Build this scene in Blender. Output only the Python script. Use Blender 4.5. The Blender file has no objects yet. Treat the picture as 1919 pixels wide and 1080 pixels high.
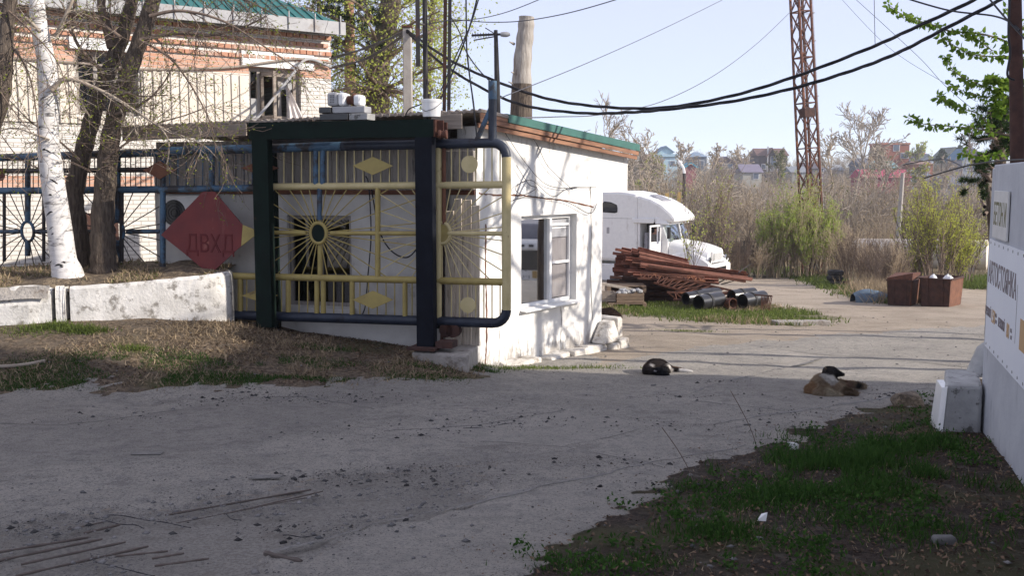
import bpy, math, random
import numpy as np
from mathutils import Vector, Matrix, Quaternion
R = math.radians
scene = bpy.context.scene
COL = scene.collection

# ------------------------------------------------------------------ camera, sky, sun, exposure
EYE = Vector((0.0, 0.0, 1.65)); PITCH = R(6.0); F = 1900.0
cam_d = bpy.data.cameras.new('camera'); cam = bpy.data.objects.new('camera', cam_d); COL.objects.link(cam)
cam.location = EYE; cam.rotation_euler = (R(90) - PITCH, 0, 0)
cam_d.sensor_fit = 'HORIZONTAL'; cam_d.sensor_width = 36.0; cam_d.lens = 36.0 * F / 1919.0
cam_d.clip_start = 0.1; cam_d.clip_end = 3000
scene.camera = cam
SUN = Vector((0.966, -0.259, 0)).normalized() * math.cos(R(25)) + Vector((0, 0, math.sin(R(25))))
world = bpy.data.worlds.new('World'); scene.world = world; world.use_nodes = True
nt = world.node_tree; bg = nt.nodes['Background']
sky = nt.nodes.new('ShaderNodeTexSky'); sky.sky_type = 'NISHITA'; sky.sun_disc = False
sky.sun_elevation = R(25); sky.sun_rotation = math.atan2(SUN.x, SUN.y)
sky.air_density = 0.6; sky.dust_density = 0.0; sky.ozone_density = 3.0; sky.altitude = 100
veil = nt.nodes.new('ShaderNodeMix'); veil.data_type = 'RGBA'; veil.inputs[0].default_value = .6      # thin even high cloud veil
nt.links.new(sky.outputs[0], veil.inputs[6]); veil.inputs[7].default_value = (4.8, 4.68, 5.45, 1)
nt.links.new(veil.outputs[2], bg.inputs[0]); bg.inputs[1].default_value = 0.122
sun_d = bpy.data.lights.new('sun', 'SUN'); sun = bpy.data.objects.new('sun', sun_d); COL.objects.link(sun)
sun_d.energy = 3.6; sun_d.angle = R(0.55); sun_d.color = (1.0, 0.915, 0.81)
sun.rotation_euler = SUN.to_track_quat('Z', 'Y').to_euler()
scene.view_settings.view_transform = 'Standard'; scene.view_settings.look = 'None'
scene.view_settings.exposure = 0.86; scene.view_settings.gamma = 1.0

# ------------------------------------------------------------------ photograph geometry -> world
def ray(px, py):
    u = (px - 959.5) / F; v = (540 - py) / F
    return Vector((u, math.cos(PITCH) + v * math.sin(PITCH), -math.sin(PITCH) + v * math.cos(PITCH)))
def P(px, py, Y):
    d = ray(px, py); return EYE + d * (Y / d.y)
def onplane(px, py, p0, d):
    """(s, z) of the ray's hit on the vertical plane through p0 along unit direction d"""
    r = ray(px, py)
    den = r.x * d[1] - r.y * d[0]
    t = (p0[0] * d[1] - p0[1] * d[0]) / den
    h = EYE + r * t
    return (h.x - p0[0]) * d[0] + (h.y - p0[1]) * d[1], h.z
def hsh(a, b, s):
    v = np.sin(a * 127.1 + b * 311.7 + s * 74.7) * 43758.5453
    return v - np.floor(v)
def vnoise(x, y, s=0.0):
    x = np.asarray(x, float); y = np.asarray(y, float)
    xi = np.floor(x); yi = np.floor(y); fx = x - xi; fy = y - yi
    fx = fx * fx * (3 - 2 * fx); fy = fy * fy * (3 - 2 * fy)
    a = hsh(xi, yi, s); b = hsh(xi + 1, yi, s); c = hsh(xi, yi + 1, s); d = hsh(xi + 1, yi + 1, s)
    return a + (b - a) * fx + (c - a) * fy + (a - b - c + d) * fx * fy
def fbm(x, y, s=0.0, o=4):
    t = 0; am = .5
    for k in range(o):
        t = t + am * vnoise(x * 2 ** k, y * 2 ** k, s + k * 3.3); am *= .5
    return t
def S(t):
    t = np.clip(t, 0, 1); return t * t * (3 - 2 * t)
PROF_Y = np.array([-60, -10, 0, 45, 60, 85, 115, 150, 200, 245, 300, 360, 430, 700, 1500])
PROF_Z = np.array([.6, .6, 0, -2.7, -3.2, -5.5, -8.5, -8.5, -4.0, 0.4, 3.6, 6.0, 6.5, 4, 2])
def gz(x, y, rough=True):
    x = np.asarray(x, float); y = np.asarray(y, float)
    z = np.interp(y, PROF_Y, PROF_Z)
    z = z + np.interp(-x, [.2, 1.2, 2.0, 2.9, 3.7, 4.6], [0, .24, .33, .42, .62, .72]) * S((y - 10.0) / 3.2) * (1 - S((y - 30) / 20))
    z = z - .13 * np.clip(x - 14, 0, 22) * S((40 - y) / 10)
    z = z + .25 * S((x - 1.8) / 3.5) * S((6.5 - y) / 4) * .35
    if rough:
        near = (1 - S((y - 40) / 20))
        z = z + near * ((fbm(x * .8, y * .8, 5) - .47) * .07 + (fbm(x * 3, y * 3, 9) - .47) * .022)
        z = z + S((y - 60) / 60) * (fbm(x * .02, y * .02, 2) - .47) * 4
    return z
def gzf(x, y): return float(gz(x, y))
def G(px, py):
    d = ray(px, py); Y = 2.0; prev = Y
    while Y < 400:
        p = EYE + d * (Y / d.y)
        if p.z < gzf(p.x, p.y): break
        prev = Y; Y *= 1.02
    a, b = prev, Y
    for _ in range(22):
        m = (a + b) / 2; p = EYE + d * (m / d.y)
        if p.z < gzf(p.x, p.y): b = m
        else: a = m
    p = EYE + d * (b / d.y); return Vector((p.x, p.y, gzf(p.x, p.y)))
def inpoly(X, Y, poly):
    c = np.zeros(X.shape, bool); n = len(poly)
    for i in range(n):
        x1, y1 = poly[i]; x2, y2 = poly[(i + 1) % n]
        if y1 == y2: continue
        k = ((y1 > Y) != (y2 > Y)) & (X < (x2 - x1) * (Y - y1) / (y2 - y1) + x1)
        c ^= k
    return c

# ------------------------------------------------------------------ materials
def newmat(name):
    m = bpy.data.materials.new(name); m.use_nodes = True
    return m, m.node_tree, m.node_tree.nodes['Principled BSDF']
def nd(t, kind, **kw):
    n = t.nodes.new(kind)
    for k, v in kw.items():
        if k in n.inputs: n.inputs[k].default_value = v
        else: setattr(n, k, v)
    return n
def c4(c): return (c[0], c[1], c[2], 1)
def mixc(t, fac, a, b):
    n = t.nodes.new('ShaderNodeMix'); n.data_type = 'RGBA'
    for sock, v in ((n.inputs['Factor'], fac), (n.inputs['A'], a), (n.inputs['B'], b)):
        pass
    ins = [n.inputs[0], n.inputs[6], n.inputs[7]]
    for sock, v in zip(ins, (fac, a, b)):
        if hasattr(v, 'is_linked') or hasattr(v, 'links'): t.links.new(v, sock)
        elif isinstance(v, (int, float)): sock.default_value = v
        else: sock.default_value = c4(v)
    return n.outputs[2]
def ramp(t, src, lo, hi, a=0.0, b=1.0):
    n = t.nodes.new('ShaderNodeMapRange'); n.interpolation_type = 'SMOOTHSTEP'
    t.links.new(src, n.inputs[0]); n.inputs[1].default_value = lo; n.inputs[2].default_value = hi
    n.inputs[3].default_value = a; n.inputs[4].default_value = b; return n.outputs[0]
def coords(t, stretch=(1, 1, 1), kind='Object'):
    tc = t.nodes.new('ShaderNodeTexCoord'); mp = t.nodes.new('ShaderNodeMapping')
    mp.inputs['Scale'].default_value = stretch; t.links.new(tc.outputs[kind], mp.inputs[0]); return mp.outputs[0]
def noise(t, vec, scale, detail=6, rough=.6):
    n = nd(t, 'ShaderNodeTexNoise'); n.inputs['Scale'].default_value = scale; n.inputs['Detail'].default_value = detail
    n.inputs['Roughness'].default_value = rough; t.links.new(vec, n.inputs['Vector']); return n.outputs[0]
def bumpn(t, bs, src, strength, dist=.02):
    b = t.nodes.new('ShaderNodeBump'); b.inputs['Strength'].default_value = strength; b.inputs['Distance'].default_value = dist
    t.links.new(src, b.inputs['Height']); t.links.new(b.outputs[0], bs.inputs['Normal'])
def pmat(name, c1, c2=None, scale=6, rough=.8, metal=0.0, bump=.25, bscale=40, c3=None, s3=2.5, t3=(.55, .66),
         stretch=(1, 1, 1), st3=None, spec=.35, bdist=.01):
    m, t, bs = newmat(name)
    v = coords(t, stretch); c2 = c2 or tuple(x * .75 for x in c1)
    col = mixc(t, ramp(t, noise(t, v, scale), .3, .7), c1, c2)
    if c3:
        v3 = coords(t, st3) if st3 else v
        col = mixc(t, ramp(t, noise(t, v3, s3, 8, .7), *t3), col, c3)
    t.links.new(col, bs.inputs['Base Color'])
    bs.inputs['Roughness'].default_value = rough; bs.inputs['Metallic'].default_value = metal
    bs.inputs['Specular IOR Level'].default_value = spec
    if bump: bumpn(t, bs, noise(t, v, bscale, 5), bump, bdist)
    return m
def leafmat(name, ca, cb, trans=.35, rough=.6):
    m, t, bs = newmat(name); t.nodes.remove(bs)
    g = t.nodes.new('ShaderNodeNewGeometry'); out = t.nodes['Material Output']
    col = mixc(t, g.outputs['Random Per Island'], ca, cb)
    d = t.nodes.new('ShaderNodeBsdfDiffuse'); tr = t.nodes.new('ShaderNodeBsdfTranslucent'); mx = t.nodes.new('ShaderNodeMixShader')
    t.links.new(col, d.inputs[0]); t.links.new(col, tr.inputs[0]); mx.inputs[0].default_value = trans
    t.links.new(d.outputs[0], mx.inputs[1]); t.links.new(tr.outputs[0], mx.inputs[2]); t.links.new(mx.outputs[0], out.inputs[0])
    return m
def glassmat(name, refl, tint, rough=.02):
    """pane: mostly dark see-through glass with a strong mirror coat"""
    m, t, bs = newmat(name); t.nodes.remove(bs); out = t.nodes['Material Output']
    tr = t.nodes.new('ShaderNodeBsdfTransparent'); tr.inputs[0].default_value = c4(tint)
    gl = t.nodes.new('ShaderNodeBsdfGlossy'); gl.inputs['Roughness'].default_value = rough; gl.inputs[0].default_value = (.95, .97, 1, 1)
    mx = t.nodes.new('ShaderNodeMixShader'); mx.inputs[0].default_value = refl
    t.links.new(tr.outputs[0], mx.inputs[1]); t.links.new(gl.outputs[0], mx.inputs[2]); t.links.new(mx.outputs[0], out.inputs[0])
    return m

MT = {}
def mk(key, *a, **k): MT[key] = pmat(key, *a, **k)
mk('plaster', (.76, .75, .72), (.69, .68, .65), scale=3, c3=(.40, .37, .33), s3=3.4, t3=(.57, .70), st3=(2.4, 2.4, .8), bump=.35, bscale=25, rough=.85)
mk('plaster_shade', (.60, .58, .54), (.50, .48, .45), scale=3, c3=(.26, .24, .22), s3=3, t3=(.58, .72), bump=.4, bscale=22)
mk('curb_white', (.74, .72, .68), (.58, .56, .52), scale=4, c3=(.27, .25, .22), s3=7, t3=(.51, .64), bump=.5, bscale=25, bdist=.02)
mk('concrete_raw', (.40, .37, .33), (.30, .275, .245), scale=7, c3=(.20, .17, .14), s3=4, bump=.9, bscale=22, bdist=.03)
mk('concrete_block', (.42, .42, .41), (.30, .30, .295), scale=5, c3=(.10, .10, .09), s3=7, t3=(.56, .64), bump=.5, bscale=20, bdist=.02)
mk('wall_grey', (.50, .51, .53), (.42, .43, .46), scale=2.5, c3=(.24, .25, .27), s3=2.2, t3=(.56, .75), st3=(5, 5, .7), bump=.4, bscale=22)
mk('wood_grey', (.36, .31, .26), (.22, .18, .15), scale=5, stretch=(1, 1, 9), bump=.4, bscale=14)
mk('wood_pale', (.66, .59, .49), (.46, .39, .31), scale=5, stretch=(9, 9, .7), bump=.4, bscale=12, c3=(.22, .18, .14), s3=3)
mk('slat_wood', (.36, .33, .30), (.25, .225, .20), scale=5, stretch=(6, 6, .8), c3=(.12, .11, .10), s3=2.4, t3=(.56, .68), bump=.3)
mk('fascia_wood', (.34, .29, .24), (.22, .18, .15), scale=4, stretch=(.7, .7, 9), bump=.3)
mk('orange_wood', (.33, .17, .10), (.20, .105, .07), scale=5, stretch=(.7, .7, 6), bump=.3, c3=(.20, .13, .09), s3=2)
mk('green_metal', (.05, .145, .12), (.045, .12, .10), rough=.45, bump=.05)
mk('teal_roof', (.014, .125, .115), (.012, .10, .095), rough=.4, bump=.05)
mk('grey_metal', (.38, .38, .38), (.30, .30, .31), rough=.5, bump=.1, c3=(.25, .22, .20))
mk('white_metal', (.78, .78, .77), (.70, .70, .69), rough=.5, bump=.05, c3=(.40, .36, .31), s3=2, t3=(.66, .75))
mk('white_frame', (.82, .82, .81), (.76, .76, .75), rough=.5, bump=.05)
mk('white_paint', (.80, .80, .79), (.74, .74, .735), rough=.30, bump=0, spec=.5, c3=(.52, .50, .47), s3=1.6, t3=(.56, .74), st3=(1.5, 1.5, .5))
mk('dark_green_paint', (.006, .015, .011), (.005, .010, .008), rough=.7, spec=.12, c3=(.05, .028, .018), s3=3, t3=(.6, .7), bump=.1)
mk('navy_paint', (.026, .034, .052), (.016, .021, .034), rough=.45, c3=(.012, .012, .016), s3=4, bump=.1)
mk('blue_paint', (.07, .14, .215), (.045, .088, .145), rough=.5, c3=(.035, .033, .035), s3=4, t3=(.45, .58), bump=.15)
mk('yellow_paint', (.38, .30, .10), (.31, .24, .085), rough=.55, c3=(.16, .11, .06), s3=7, t3=(.60, .68), bump=.15)
mk('cream_paint', (.56, .47, .25), (.48, .40, .20), rough=.55, c3=(.24, .15, .08), s3=7, t3=(.63, .70), bump=.15)
mk('red_paint', (.175, .034, .032), (.13, .027, .029), scale=3, rough=.6, c3=(.30, .12, .09), s3=2.2, t3=(.60, .72), st3=(2.5, 2.5, .7), bump=.15)
mk('rust', (.13, .052, .032), (.065, .028, .020), scale=8, rough=.85, c3=(.27, .11, .055), s3=4, bump=.4, bscale=50)
mk('rust_dark', (.085, .042, .032), (.045, .024, .020), scale=8, rough=.9, bump=.3)
mk('rust_orange', (.19, .085, .048), (.115, .05, .032), scale=6, rough=.85, c3=(.10, .045, .03), s3=3, bump=.3)
mk('rail_rust', (.24, .095, .062), (.15, .055, .038), scale=6, rough=.85, c3=(.09, .035, .025), s3=5, bump=.3)
mk('steel_dark', (.045, .04, .04), (.03, .026, .026), rough=.55, c3=(.10, .05, .035), s3=4)
mk('black_cable', (.012, .012, .015), (.02, .02, .024), rough=.5, bump=0)
mk('wire_grey', (.10, .10, .11), (.07, .07, .08), rough=.5, bump=0)
mk('rubber', (.022, .022, .024), (.035, .034, .034), rough=.75, bump=.2)
mk('plastic_black', (.012, .012, .014), (.02, .02, .022), rough=.28, bump=.05, spec=.6)
mk('post_navy', (.009, .011, .017), (.006, .007, .011), rough=.7, spec=.12, c3=(.04, .02, .014), s3=3, t3=(.62, .7))
mk('brick_orange', (.50, .27, .18), (.40, .19, .12), scale=14, bump=.3, c3=(.55, .48, .42), s3=2.5, t3=(.52, .64))
mk('dark_void', (.012, .012, .012), (.02, .018, .016), rough=.9, bump=0)
mk('birch_bark', (.72, .70, .68), (.58, .56, .54), scale=4, stretch=(1, 1, 5), c3=(.16, .15, .145), s3=3.4, t3=(.55, .64), st3=(1.2, 1.2, 6), bump=.4, bscale=16)
mk('elm_bark', (.17, .135, .105), (.07, .054, .044), scale=9, stretch=(4, 4, .55), bump=1.0, bscale=13, bdist=.05, rough=.95)
mk('twig_bark', (.20, .15, .115), (.13, .095, .075), rough=.9, bump=0)
mk('twig_grey', (.39, .33, .265), (.28, .235, .19), rough=.9, bump=0)
mk('twig_far', (.41, .33, .235), (.31, .25, .18), scale=.05, rough=1, bump=0, spec=0)
mk('pine_bark', (.36, .19, .11), (.22, .12, .08), scale=8, stretch=(2, 2, .6), bump=.6, bscale=12)
mk('dead_wood', (.42, .39, .35), (.27, .24, .21), scale=5, stretch=(5, 5, .5), c3=(.15, .11, .085), s3=1.4, t3=(.56, .66), bump=.7, bscale=9, bdist=.04)
mk('post_concrete', (.42, .39, .35), (.33, .30, .27), scale=6, bump=.4)
mk('banner', (.74, .76, .80), (.70, .72, .77), scale=2, rough=.55, bump=.05)
mk('sign_plate', (.66, .65, .62), (.58, .57, .54), rough=.6, bump=.05)
mk('ink_brown', (.20, .17, .17), (.24, .20, .20), rough=.7, bump=0)
mk('ink_olive', (.16, .15, .07), (.20, .19, .10), rough=.7, bump=0)
mk('ink_orange', (.55, .36, .18), (.48, .30, .15), rough=.7, bump=0)
mk('curtain', (.62, .58, .55), (.52, .48, .46), scale=6, stretch=(6, 6, .5), bump=.3)
mk('cloth_blue', (.11, .16, .21), (.08, .115, .155), rough=.7, bump=.3, bscale=9, bdist=.04)
mk('crate_wood', (.28, .20, .14), (.18, .13, .09), scale=4, stretch=(1, 1, 6), bump=.3)
mk('soil', (.20, .155, .105), (.085, .065, .048), scale=14, bump=1.0, bscale=30, bdist=.05, c3=(.27, .21, .14), s3=9, t3=(.50, .58))
mk('joint_dirt', (.20, .19, .175), (.12, .115, .105), scale=20, bump=.8, bscale=60)
mk('stone', (.15, .145, .14), (.09, .088, .085), scale=10, bump=.6)
mk('paper', (.75, .75, .75), (.68, .68, .68), bump=.1)
mk('amber', (.60, .20, .04), (.5, .16, .03), rough=.3, bump=0)
mk('lamp_chrome', (.6, .6, .6), (.5, .5, .5), rough=.15, metal=1, bump=0)
mk('skin', (.40, .22, .15), (.34, .18, .12), rough=.6, bump=0)
mk('hair_dark', (.03, .022, .018), bump=0)
mk('jacket', (.30, .27, .24), (.22, .20, .18), bump=.2)
mk('tarp', (.30, .30, .33), (.24, .24, .27), rough=.7, bump=.3, bscale=6, bdist=.05)
mk('tank_white', (.72, .66, .58), (.60, .53, .45), scale=3, c3=(.36, .26, .18), s3=2, t3=(.52, .72), bump=.1)
mk('wood_yellow', (.50, .34, .13), (.40, .27, .10), scale=4, stretch=(6, 6, .7))
MT['glass_mirror'] = glassmat('glass_mirror', .52, (.35, .36, .38))
MT['glass_dark'] = glassmat('glass_dark', .10, (.25, .26, .27), .03)
MT['glass_net'] = glassmat('glass_net', .10, (.85, .85, .86), .03)
MT['glass_sky'] = glassmat('glass_sky', .45, (.5, .55, .56), .03)
MT['leaf_yellow'] = leafmat('leaf_yellow', (.52, .56, .13), (.33, .39, .08), .5)
MT['leaf_bud'] = leafmat('leaf_bud', (.30, .34, .06), (.19, .23, .045), .45)
MT['leaf_fresh'] = leafmat('leaf_fresh', (.22, .32, .05), (.11, .20, .03), .5)
MT['leaf_willow'] = leafmat('leaf_willow', (.56, .58, .12), (.38, .42, .08), .5)
MT['leaf_olive'] = leafmat('leaf_olive', (.17, .19, .05), (.10, .125, .035), .35)
MT['needle'] = leafmat('needle', (.055, .085, .032), (.025, .045, .02), .25)
mk('rod_grey', (.13, .105, .09), (.085, .07, .06), rough=.9, bump=.2)
MT['grass_blade'] = leafmat('grass_blade', (.065, .135, .030), (.028, .065, .016), .3)
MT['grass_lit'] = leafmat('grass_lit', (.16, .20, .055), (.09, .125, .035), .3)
MT['dry_stalk'] = leafmat('dry_stalk', (.42, .33, .22), (.22, .17, .11), .2)
MT['dead_leaf'] = leafmat('dead_leaf', (.25, .17, .115), (.045, .034, .027), .15)
MT['pebble'] = leafmat('pebble', (.24, .23, .22), (.10, .10, .10), 0)

# ------------------------------------------------------------------ mesh builder
MATS = {}
class MB:
    def __init__(s, frame=None): s.v = []; s.f = []; s.fr = frame or Matrix.Identity(4)
    def add(s, vs, fs):
        n = len(s.v); s.v += [s.fr @ Vector(p) for p in vs]; s.f += [tuple(i + n for i in f) for f in fs]; return s
    def box(s, x0, x1, y0, y1, z0, z1):
        return s.add([(x0, y0, z0), (x1, y0, z0), (x1, y1, z0), (x0, y1, z0), (x0, y0, z1), (x1, y0, z1), (x1, y1, z1), (x0, y1, z1)],
                     [(0, 3, 2, 1), (4, 5, 6, 7), (0, 1, 5, 4), (1, 2, 6, 5), (2, 3, 7, 6), (3, 0, 4, 7)])
    def hexa(s, p):   # 8 points, bottom ring then top ring
        return s.add(p, [(0, 3, 2, 1), (4, 5, 6, 7), (0, 1, 5, 4), (1, 2, 6, 5), (2, 3, 7, 6), (3, 0, 4, 7)])
    def bar(s, p, q, w, h=None, up=(0, 0, 1)):
        p = Vector(p); q = Vector(q); h = h or w; d = (q - p).normalized(); u = Vector(up)
        if abs(d.dot(u)) > .95: u = Vector((0, 1, 0))
        a = d.cross(u).normalized() * w / 2; b = a.cross(d).normalized() * h / 2
        return s.hexa([p - a - b, p + a - b, p + a + b, p - a + b, q - a - b, q + a - b, q + a + b, q - a + b])
    def tube(s, pts, r, n=8, cap=True):
        pts = [Vector(p) for p in pts]; m = len(pts); rr = r if isinstance(r, (list, tuple)) else [r] * m
        vs = []; fs = []; ref = None
        for i, p in enumerate(pts):
            d = (pts[min(i + 1, m - 1)] - pts[max(i - 1, 0)]).normalized()
            if ref is None:
                ref = Vector((0, 0, 1)) if abs(d.z) < .9 else Vector((1, 0, 0))
            a = (ref - d * ref.dot(d)).normalized(); ref = a; b = d.cross(a)
            for k in range(n):
                t = 2 * math.pi * k / n; vs.append(p + (a * math.cos(t) + b * math.sin(t)) * rr[i])
        for i in range(m - 1):
            for k in range(n):
                k2 = (k + 1) % n; fs.append((i * n + k, i * n + k2, (i + 1) * n + k2, (i + 1) * n + k))
        if cap: fs.append(tuple(range(n - 1, -1, -1))); fs.append(tuple((m - 1) * n + k for k in range(n)))
        return s.add(vs, fs)
    def prism(s, poly, off):
        """polygon of 3-D points extruded by vector off"""
        n = len(poly); off = Vector(off); a = [Vector(p) for p in poly]; b = [p + off for p in a]
        return s.add(a + b, [tuple(range(n)), tuple(range(2 * n - 1, n - 1, -1))] +
                     [(i, i + n, (i + 1) % n + n, (i + 1) % n) for i in range(n)])
    def lathe(s, prof, c, ax=(0, 0, 1), n=16):
        c = Vector(c); ax = Vector(ax).normalized(); u = Vector((1, 0, 0)) if abs(ax.x) < .8 else Vector((0, 1, 0))
        a = (u - ax * u.dot(ax)).normalized(); b = ax.cross(a); vs = []; fs = []
        for r, h in prof:
            for k in range(n):
                t = 2 * math.pi * k / n; vs.append(c + ax * h + (a * math.cos(t) + b * math.sin(t)) * max(r, 1e-4))
        for i in range(len(prof) - 1):
            for k in range(n):
                k2 = (k + 1) % n; fs.append((i * n + k, i * n + k2, (i + 1) * n + k2, (i + 1) * n + k))
        return s.add(vs, fs)
    def build(s, name, mat, parent=None, smooth=False, bevel=0, org=None):
        me = bpy.data.meshes.new(name)
        if parent is not None: M = MATS[parent.name].inverted()
        elif org is not None: M = Matrix.Translation(-Vector(org))
        else: M = Matrix.Identity(4)
        me.from_pydata([M @ v for v in s.v], [], s.f); me.update()
        if mat: me.materials.append(MT[mat] if isinstance(mat, str) else mat)
        if smooth:
            me.polygons.foreach_set('use_smooth', [True] * len(me.polygons))
            try: me.set_sharp_from_angle(angle=R(40))
            except Exception: pass
        o = bpy.data.objects.new(name, me); COL.objects.link(o)
        if parent is not None: o.parent = parent; MATS[o.name] = MATS[parent.name]
        else:
            if org is not None: o.location = Vector(org)
            MATS[o.name] = Matrix.Translation(Vector(org)) if org is not None else Matrix.Identity(4)
        if bevel:
            b = o.modifiers.new('bevel', 'BEVEL'); b.width = bevel; b.segments = 2; b.limit_method = 'ANGLE'; b.angle_limit = R(40)
        return o
def tag(o, label=None, cat=None, group=None, kind=None):
    if label: o['label'] = label
    if cat: o['category'] = cat
    if group: o['group'] = group
    if kind: o['kind'] = kind
    return o
def thing(name, label, cat, loc=(0, 0, 0), rz=0, group=None):
    o = bpy.data.objects.new(name, None); COL.objects.link(o); o.empty_display_size = .2
    o.location = loc; o.rotation_euler = (0, 0, rz)
    MATS[o.name] = Matrix.Translation(Vector(loc)) @ Matrix.Rotation(rz, 4, 'Z')
    return tag(o, label, cat, group)
def copy_tree(o, parent=None):
    c = o.copy(); COL.objects.link(c)
    if parent: c.parent = parent
    for ch in list(o.children): copy_tree(ch, c)
    return c
def npmesh(name, V, Fq, mat, parent=None, org=None, smooth=False, attr=None):
    V = np.asarray(V, np.float32).reshape(-1, 3); Fq = np.asarray(Fq, np.int32)
    if parent is not None:
        M = np.array(MATS[parent.name].inverted()); V = V @ M[:3, :3].T.astype(np.float32) + M[:3, 3].astype(np.float32)
    elif org is not None: V = V - np.asarray(org, np.float32)
    k = Fq.shape[1]; me = bpy.data.meshes.new(name)
    me.vertices.add(len(V)); me.vertices.foreach_set('co', np.ascontiguousarray(V, np.float32).ravel())
    me.loops.add(Fq.size); me.loops.foreach_set('vertex_index', Fq.ravel())
    me.polygons.add(len(Fq)); me.polygons.foreach_set('loop_start', np.arange(0, Fq.size, k, dtype=np.int32))
    if smooth: me.polygons.foreach_set('use_smooth', np.ones(len(Fq), bool))
    me.update(calc_edges=True)
    if attr is not None:
        for an, A in attr.items():
            ca = me.color_attributes.new(an, 'FLOAT_COLOR', 'POINT'); ca.data.foreach_set('color', np.asarray(A, np.float32).ravel())
    me.materials.append(MT[mat] if isinstance(mat, str) else mat)
    o = bpy.data.objects.new(name, me); COL.objects.link(o)
    if parent is not None: o.parent = parent; MATS[o.name] = MATS[parent.name]
    else:
        if org is not None: o.location = Vector(org)
        MATS[o.name] = Matrix.Translation(Vector(org)) if org is not None else Matrix.Identity(4)
    return o
FONT = None
def textmesh(body, size, w, p0, ax, up, mat, parent, name, extr=.002, bold=0.0):
    """flat raised lettering: lower-left at p0, running along ax, width scaled to w"""
    cu = bpy.data.curves.new('t', 'FONT'); cu.body = body; cu.size = 1; cu.extrude = .02; cu.offset = bold
    to = bpy.data.objects.new('t', cu); COL.objects.link(to); bpy.context.view_layer.update()
    dg = bpy.context.evaluated_depsgraph_get(); me = bpy.data.meshes.new_from_object(to.evaluated_get(dg))
    vs = [v.co.copy() for v in me.vertices]; fs = [tuple(p.vertices) for p in me.polygons]
    bpy.data.objects.remove(to); bpy.data.curves.remove(cu); bpy.data.meshes.remove(me)
    x0 = min(v.x for v in vs); x1 = max(v.x for v in vs); y0 = min(v.y for v in vs); y1 = max(v.y for v in vs)
    ax = Vector(ax).normalized(); up = Vector(up).normalized(); nn = ax.cross(up)
    sx = w / (x1 - x0); sy = size / (y1 - y0)
    mb = MB(); mb.add([Vector(p0) + ax * ((v.x - x0) * sx) + up * ((v.y - y0) * sy) + nn * (v.z * extr / .02) for v in vs], fs)
    return mb.build(name, mat, parent)

# ------------------------------------------------------------------ branching plants
class Twigs:
    """polylines -> one tube mesh (numpy)"""
    def __init__(s): s.V = []; s.Fc = []; s.n = 0
    def line(s, pts, rad, n=3):
        p = np.asarray(pts, float); m = len(p); r = np.asarray(rad, float)
        d = np.gradient(p, axis=0); d /= (np.linalg.norm(d, axis=1, keepdims=True) + 1e-9)
        ref = np.array([0, 0, 1.]) if abs(d[0, 2]) < .85 else np.array([1., 0, 0])
        a = ref - d * (d @ ref)[:, None]; a /= (np.linalg.norm(a, axis=1, keepdims=True) + 1e-9); b = np.cross(d, a)
        t = 2 * np.pi * np.arange(n) / n
        v = p[:, None, :] + r[:, None, None] * (a[:, None, :] * np.cos(t)[None, :, None] + b[:, None, :] * np.sin(t)[None, :, None])
        i = np.arange(m - 1)[:, None] * n; k = np.arange(n)[None, :]; k2 = (k + 1) % n
        f = np.stack([i + k, i + k2, i + n + k2, i + n + k], -1).reshape(-1, 4) + s.n
        s.V.append(v.reshape(-1, 3)); s.Fc.append(f); s.n += m * n
    def arrays(s): return np.concatenate(s.V), np.concatenate(s.Fc)
    def build(s, name, mat, parent=None, org=None):
        V, Fc = s.arrays(); return npmesh(name, V, Fc, mat, parent, org, True)
def grow(rg, p, d, L, r, lev, sp, tw, tips):
    """sp: list of dicts per level: seg, wander, up, n, ang, ratio, from, sides"""
    q = sp[lev]; m = q.get('seg', 5); pts = [np.array(p, float)]; dd = np.array(d, float); dd /= np.linalg.norm(dd)
    st = L / m; dirs = [dd]
    for i in range(m):
        dd = dd + rg.normal(0, q.get('wander', .12), 3); dd[2] += q.get('up', 0) / m; dd /= np.linalg.norm(dd)
        pts.append(pts[-1] + dd * st); dirs.append(dd)
    rmin = q.get('rmin', .25); rad = [max(r * (1 - (1 - rmin) * i / m), sp[0].get('minr', .003)) for i in range(m + 1)]
    tw.line(pts, rad, q.get('sides', 3))
    if lev + 1 < len(sp):
        nq = sp[lev + 1]; n = max(1, int(round(nq['n'] * (L / nq.get('per', L)))))
        for k in range(n):
            f = nq.get('from', .25) + (1 - nq.get('from', .25)) * ((k + rg.random()) / n)
            i = min(int(f * m), m - 1); fr = f * m - i; pp = pts[i] * (1 - fr) + pts[i + 1] * fr; bd = dirs[i + 1]
            rv = rg.normal(0, 1, 3); rv -= bd * (rv @ bd); rv /= (np.linalg.norm(rv) + 1e-9)
            an = R(nq.get('ang', 45)) * rg.uniform(.6, 1.3)
            nd_ = bd * math.cos(an) + rv * math.sin(an)
            grow(rg, pp, nd_, L * nq.get('ratio', .5) * rg.uniform(.6, 1.25) * (1.15 - .5 * f), max(rad[i] * nq.get('rr', .55), .002), lev + 1, sp, tw, tips)
    else:
        for i in range(1, m + 1): tips.append((pts[i], dirs[i]))
def leaves(rg, A, size, jit, aspect=.55, droop=0.0):
    """diamond leaves at anchors"""
    A = np.asarray(A, float); n = len(A); c = A + rg.normal(0, jit, (n, 3))
    d = rg.normal(0, 1, (n, 3)); d[:, 2] -= droop; d /= np.linalg.norm(d, axis=1, keepdims=True)
    r = rg.normal(0, 1, (n, 3)); r -= d * np.sum(r * d, 1, keepdims=True); r /= np.linalg.norm(r, axis=1, keepdims=True)
    s = (size * rg.uniform(.6, 1.3, n))[:, None]
    V = np.stack([c, c + d * s * .45 + r * s * aspect * .5, c + d * s, c + d * s * .45 - r * s * aspect * .5], 1).reshape(-1, 3)
    return V, np.arange(4 * n).reshape(-1, 4)
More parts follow.
